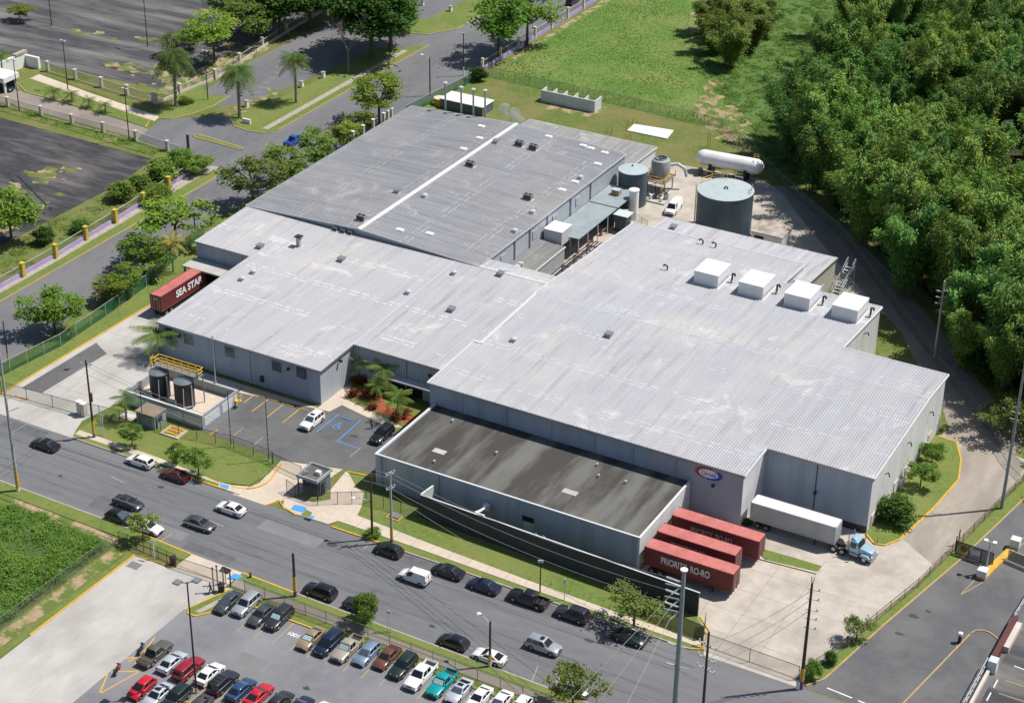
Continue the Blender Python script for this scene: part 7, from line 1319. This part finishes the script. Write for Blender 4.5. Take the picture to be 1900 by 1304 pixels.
lines('accessible_bay_line',[((-13.3,-30.9),(-13.3,-36.9)),((-9.4,-30.7),(-9.1,-37.6)),((-9.1,-37.6),(-5.1,-37.8))],.14,Z4,m_blue)
mb=MB(); mb.bar((-11.6,-33.2,Z4),(-11.6,-34.0,Z4),.14,.004); mb.bar((-11.6,-34.0,Z4),(-11.0,-34.1,Z4),.14,.004); mb.bar((-11.0,-34.1,Z4),(-10.8,-34.6,Z4),.12,.004); mb.bar((-11.6,-33.6,Z4),(-11.2,-33.6,Z4),.1,.004); mb.tube((-11.6,-33.0,Z4-.002),(-11.6,-33.0,Z4+.003),.14,n=10)
aa=arc(-11.5,-34.3,.55,100,350,12)
for p,q in zip(aa,aa[1:]): mb.bar((p[0],p[1],Z4),(q[0],q[1],Z4),.12,.004)
struct(mb.build('accessible_symbol',m_blue))
tx=text('1001',1.0,Vector((12.55,-80.0,Z4+.004)),Euler((0,0,0)),m_white,'bay_lettering',None,ext=.002,sx=.95,bold=.02); struct(tx)
lines('road_line',[((-13.6,-64.4),(-10.2,-64.5)),((-32,-62.4),(-29.4,-62.8))],.14,Z4,M('worn_line',(.32,.32,.32),.8,.2,2,coord='pos'))
lines('kerb_bay_line',[((-21.6,-57.3),(-21.6,-59.4)),((9.8,-57.3),(9.8,-59.6)),((-15.6,-72.2),(-15.2,-69.6)),((9.4,-72.4),(9.6,-70)),((43.6,-73),(42.8,-69.8))],.14,Z4,m_yelk)
lines('road_line',[((76,-55.6),(79.4,-55.9)),((80.2,-56),(81.6,-56.1))],.2,Z4,m_white)
lines('hatch_line',[((85.1,-24),(84.4,-28.4)),((86.2,-24),(84.4,-28.4)),((88.2,-12.8),(90.8,-2)),((87.4,-12.8),(90.8,-2))],.12,Z4,m_yelk)
lines('parking_line',[((94.9,-43-2.9*i),(101,-43-2.9*i)) for i in range(5)],.14,Z4+.004,m_yelk); lines('parking_line',[((95,-39.6),(99,-39.9)),((95,-34.6),(99,-34.9)),((95,-33.6),(99,-33.8))],.16,Z4+.004,m_white)
lines('parking_line',[((-104-1.0*i,70+3.0*i),(-102.6-.9*i,70.6+3.0*i)) for i in range(9)],.14,Z4,m_kerb)
lines('old_parking_line',[((-101,-3+1.5),(-119,4)),((-101,-5.4),(-119,.6))],.1,Z2,m_white)
lines('drain_slot',[((-118,13),(-101.5,4)),((-118,11.2),(-101.5,2.2))],.35,Z2,m_black)
# manholes, drains, stains
for x,y,r in ((-14.9,-78.2,.9),(-1.2,-74.6,0)): 
    if r: sheet('drain_cover',rect(x-r,x+r,y-r*.8,y+r*.8),Z3,m_steel)
for q in ([(-4.4,-72.3),(-2.9,-72.4),(-2.8,-73.6),(-4.3,-73.4)],[(-1.6,-56.95),(-.4,-57.1),(-.4,-57.6),(-1.5,-57.5)],[(-59,-42),(-58.2,-41.6),(-58.2,-40.8),(-59,-41.2)]): sheet('drain_opening',q,Z4,m_hole)
rg=random.Random(12); m_oil=M('oil_stain',(.05,.05,.052),.7,.2,2,coord='pos')
for cx_2,cy_2,r in ((80.5,-36,.9),(80.2,-40.5,.7),(81.8,-34,.5),(-24,-61,.6),(5.4,-60.6,.8),(27,-69.5,.5),(-38.5,-66,.5),(-7.6,-35.2,.7),(46,-62,.7),(20,-88,.6)):
    sheet('oil_stain',[(cx_2+r*math.cos(6.28*k/14)*rg.uniform(.6,1.3),cy_2+r*.6*math.sin(6.28*k/14)*rg.uniform(.5,1.3)) for k in range(14)],Z3+.002,m_oil)
m_patch=M('asphalt_patch',(.095,.097,.104),.85,.15,.8,c2=(.13,.13,.135),coord='pos',big=.2,amt2=.7); m_patl=M('pale_asphalt_patch',(.185,.186,.19),.85,.12,.8,c2=(.15,.15,.155),coord='pos',big=.2,amt2=.7)
for i,q in enumerate((rect(-30,-24.5,-70,-67),rect(14,31,-59.6,-57.5),rect(36,52,-60.2,-57.6),rect(-12,-4,-71.6,-69.8),rect(-56,-48,-60,-57.6))): sheet('asphalt_patch',q,Z1+.0015,m_patch)
for q in (rect(-6,4,-62.6,-60),rect(-19,-13,-70.6,-68.4),rect(9,13,-93,-86)): sheet('asphalt_patch',q,Z3-.003,m_patl)
lines('tyre_track',[((-60,y),(60,y-.3)) for y in (-59.9,-61.6,-66.3,-68.0)],.5,Z1+.0025,M('tyre_track',(.112,.114,.122),.85,.15,1,c2=(.14,.142,.15),coord='pos',streak=(.2,1,1),big=.5,amt2=1))
m_seam=M('asphalt_seam',(.07,.07,.074),.85,.2,2,coord='pos'); lines('asphalt_seam',[((-60,-61),(58,-61.3)),((-60,-64.2),(30,-64.4)),((20,-58.6),(58,-58.9)),((-8,-68.4),(58,-69))],.07,Z2-.001,m_seam)
m_cjoint=M('concrete_joint',(.24,.22,.19),.9,.2,2,coord='pos'); lines('concrete_joint',[((x,-30),(x,-57)) for x in (56,61,66)]+[((45,-52+5*k),(73,-52+5*k)) for k in range(4)]+[((-61,-22-6*k),(-47,-22-6*k)) for k in range(5)]+[((-54,-8),(-54,-52))],.06,Z3-.002,m_cjoint)
lines('concrete_joint',[((x,-53.2-.012*(x-4)),(x,-55.6)) for x in range(6,57,3)],.06,.13,m_cjoint)
# ------------------------------------------------------------------ people
for o in bpy.data.objects:
    if o.type=='EMPTY' and 'of three condensers' in o.get('label',''): o.scale=(.5,.5,.6)

m_skin=M('skin',(.20,.11,.07),.6,.1,6); m_hair=M('dark_hair',(.012,.010,.009),.6,.2,8)
def skinmesh(name,verts,edges,mat,parent,sub=1):
    me=bpy.data.meshes.new(name); me.from_pydata([v[:3] for v in verts],edges,[]); o=bpy.data.objects.new(name,me); COL.objects.link(o); mo=o.modifiers.new('skin','SKIN'); mo.use_smooth_shade=True
    sv=me.skin_vertices[0].data
    for i,v in enumerate(verts): sv[i].radius=(v[3],v[4] if len(v)>4 else v[3])
    sv[0].use_root=True
    s=o.modifiers.new('sub','SUBSURF'); s.levels=sub; s.render_levels=sub
    bpy.context.view_layer.update(); m2=bpy.data.meshes.new_from_object(o.evaluated_get(bpy.context.evaluated_depsgraph_get())); bpy.data.objects.remove(o); m2.materials.clear(); m2.materials.append(mat); m2.name=name
    ob=bpy.data.objects.new(name,m2); COL.objects.link(ob); ob.parent=parent; return ob
def person(px,rz,label,shirt,trousers,h=1.74):
    g=P(*px); t=thing('person',label,'person',(g.x,g.y,.02),rz); t.scale=(h/1.74,)*3
    V=[(0,0,.95,.13,.10),(0,0,1.15,.12,.09),(.01,0,1.36,.15,.10),(.01,0,1.47,.07),(.02,0,1.54,.055),(.03,0,1.63,.085,.075),(.03,0,1.70,.07)]; E=[(0,1),(1,2),(2,3),(3,4),(4,5),(5,6)]
    def ch(p0,pts):
        q=p0
        for p in pts: V.append(p); E.append((q,len(V)-1)); q=len(V)-1
        return q
    V.append((.125,0,1.615,.018)); E.append((5,7)); 
    for s,st in ((1,.26),(-1,-.24)):
        ch(0,[(st*.15,s*.10,.86,.10),(st*.75,s*.10,.49,.065),(st*1.0-(.12 if st<0 else 0),s*.10,.09,.045),(st*1.0+.12-(.12 if st<0 else 0),s*.11,.03,.04)])
        wrist=ch(2,[(.0,s*.20,1.40,.06),(-st*.5,s*.25,1.13,.047),(-st*.9+.08,s*.25,.90,.032)]); bx,by,bz=V[wrist][:3]
        palm=ch(wrist,[(bx+.02,by,bz-.07,.034)]); px_,py_,pz_=V[palm][:3]
        for k in range(4): fx=px_-.03+.02*k; ch(palm,[(fx,py_,pz_-.05,.010),(fx+.01,py_-s*.015,pz_-.085-.006*(k%3),.008)])
        ch(wrist,[(bx+.06,by-s*.01,bz-.06,.011),(bx+.07,by-s*.02,bz-.10,.009)])
    skinmesh('body',V,E,m_skin,t)
    sh=[(0,0,.93,.155,.12),(0,0,1.15,.145,.115),(.01,0,1.36,.175,.125),(.01,0,1.44,.09)]; se=[(0,1),(1,2),(2,3)]
    for s,st in ((1,.26),(-1,-.24)): sh+=[(.0,s*.21,1.40,.075),(-st*.4,s*.245,1.18,.065)]; n=len(sh); se+=[(2,n-2),(n-2,n-1)]
    skinmesh('shirt',sh,se,shirt,t); tr2=[(0,0,.96,.15,.125),(0,0,.90,.14,.12)]; te=[(0,1)]
    for s,st in ((1,.26),(-1,-.24)): tr2+=[(st*.2,s*.10,.82,.115),(st*.75,s*.10,.49,.085),(st*1.0-(.12 if st<0 else 0),s*.10,.12,.065)]; n=len(tr2); te+=[(1,n-3),(n-3,n-2),(n-2,n-1)]
    skinmesh('trousers',tr2,te,trousers,t); mb=MB(); mb.ball((.012,0,1.69),.098,8); mb.build('hair',m_hair,t,world=False,smooth=True)
    for s,st in ((1,.26),(-1,-.24)): x=st*1.0-(.12 if st<0 else 0); MB().box(x-.06,x+.2,s*.10-.05,s*.10+.05,0,.09).build('shoe',m_black,t,world=False,bevel=.02)
    for s in (1,-1): mb=MB(); mb.ball((.112,s*.032,1.645),.014,5); mb.ball((.03,s*.085,1.625),.022,5); mb.build('eye_and_ear',m_skin,t,world=False)
    MB().box(.11,.122,-.025,.025,1.575,1.583).build('mouth',PAINT['darkred'],t,world=False)
person((690,795),-1.1,'person in green shirt and dark trousers walking in the car park',M('green_shirt',(.02,.16,.10),.8,.15,4),M('dark_trousers',(.02,.022,.03),.8,.15,4))
person((391,1101),-2.2,'person in dark red and black clothes on the footpath by the gate',M('maroon_shirt',(.09,.015,.02),.8,.15,4),M('black_trousers',(.012,.012,.014),.8,.15,4))
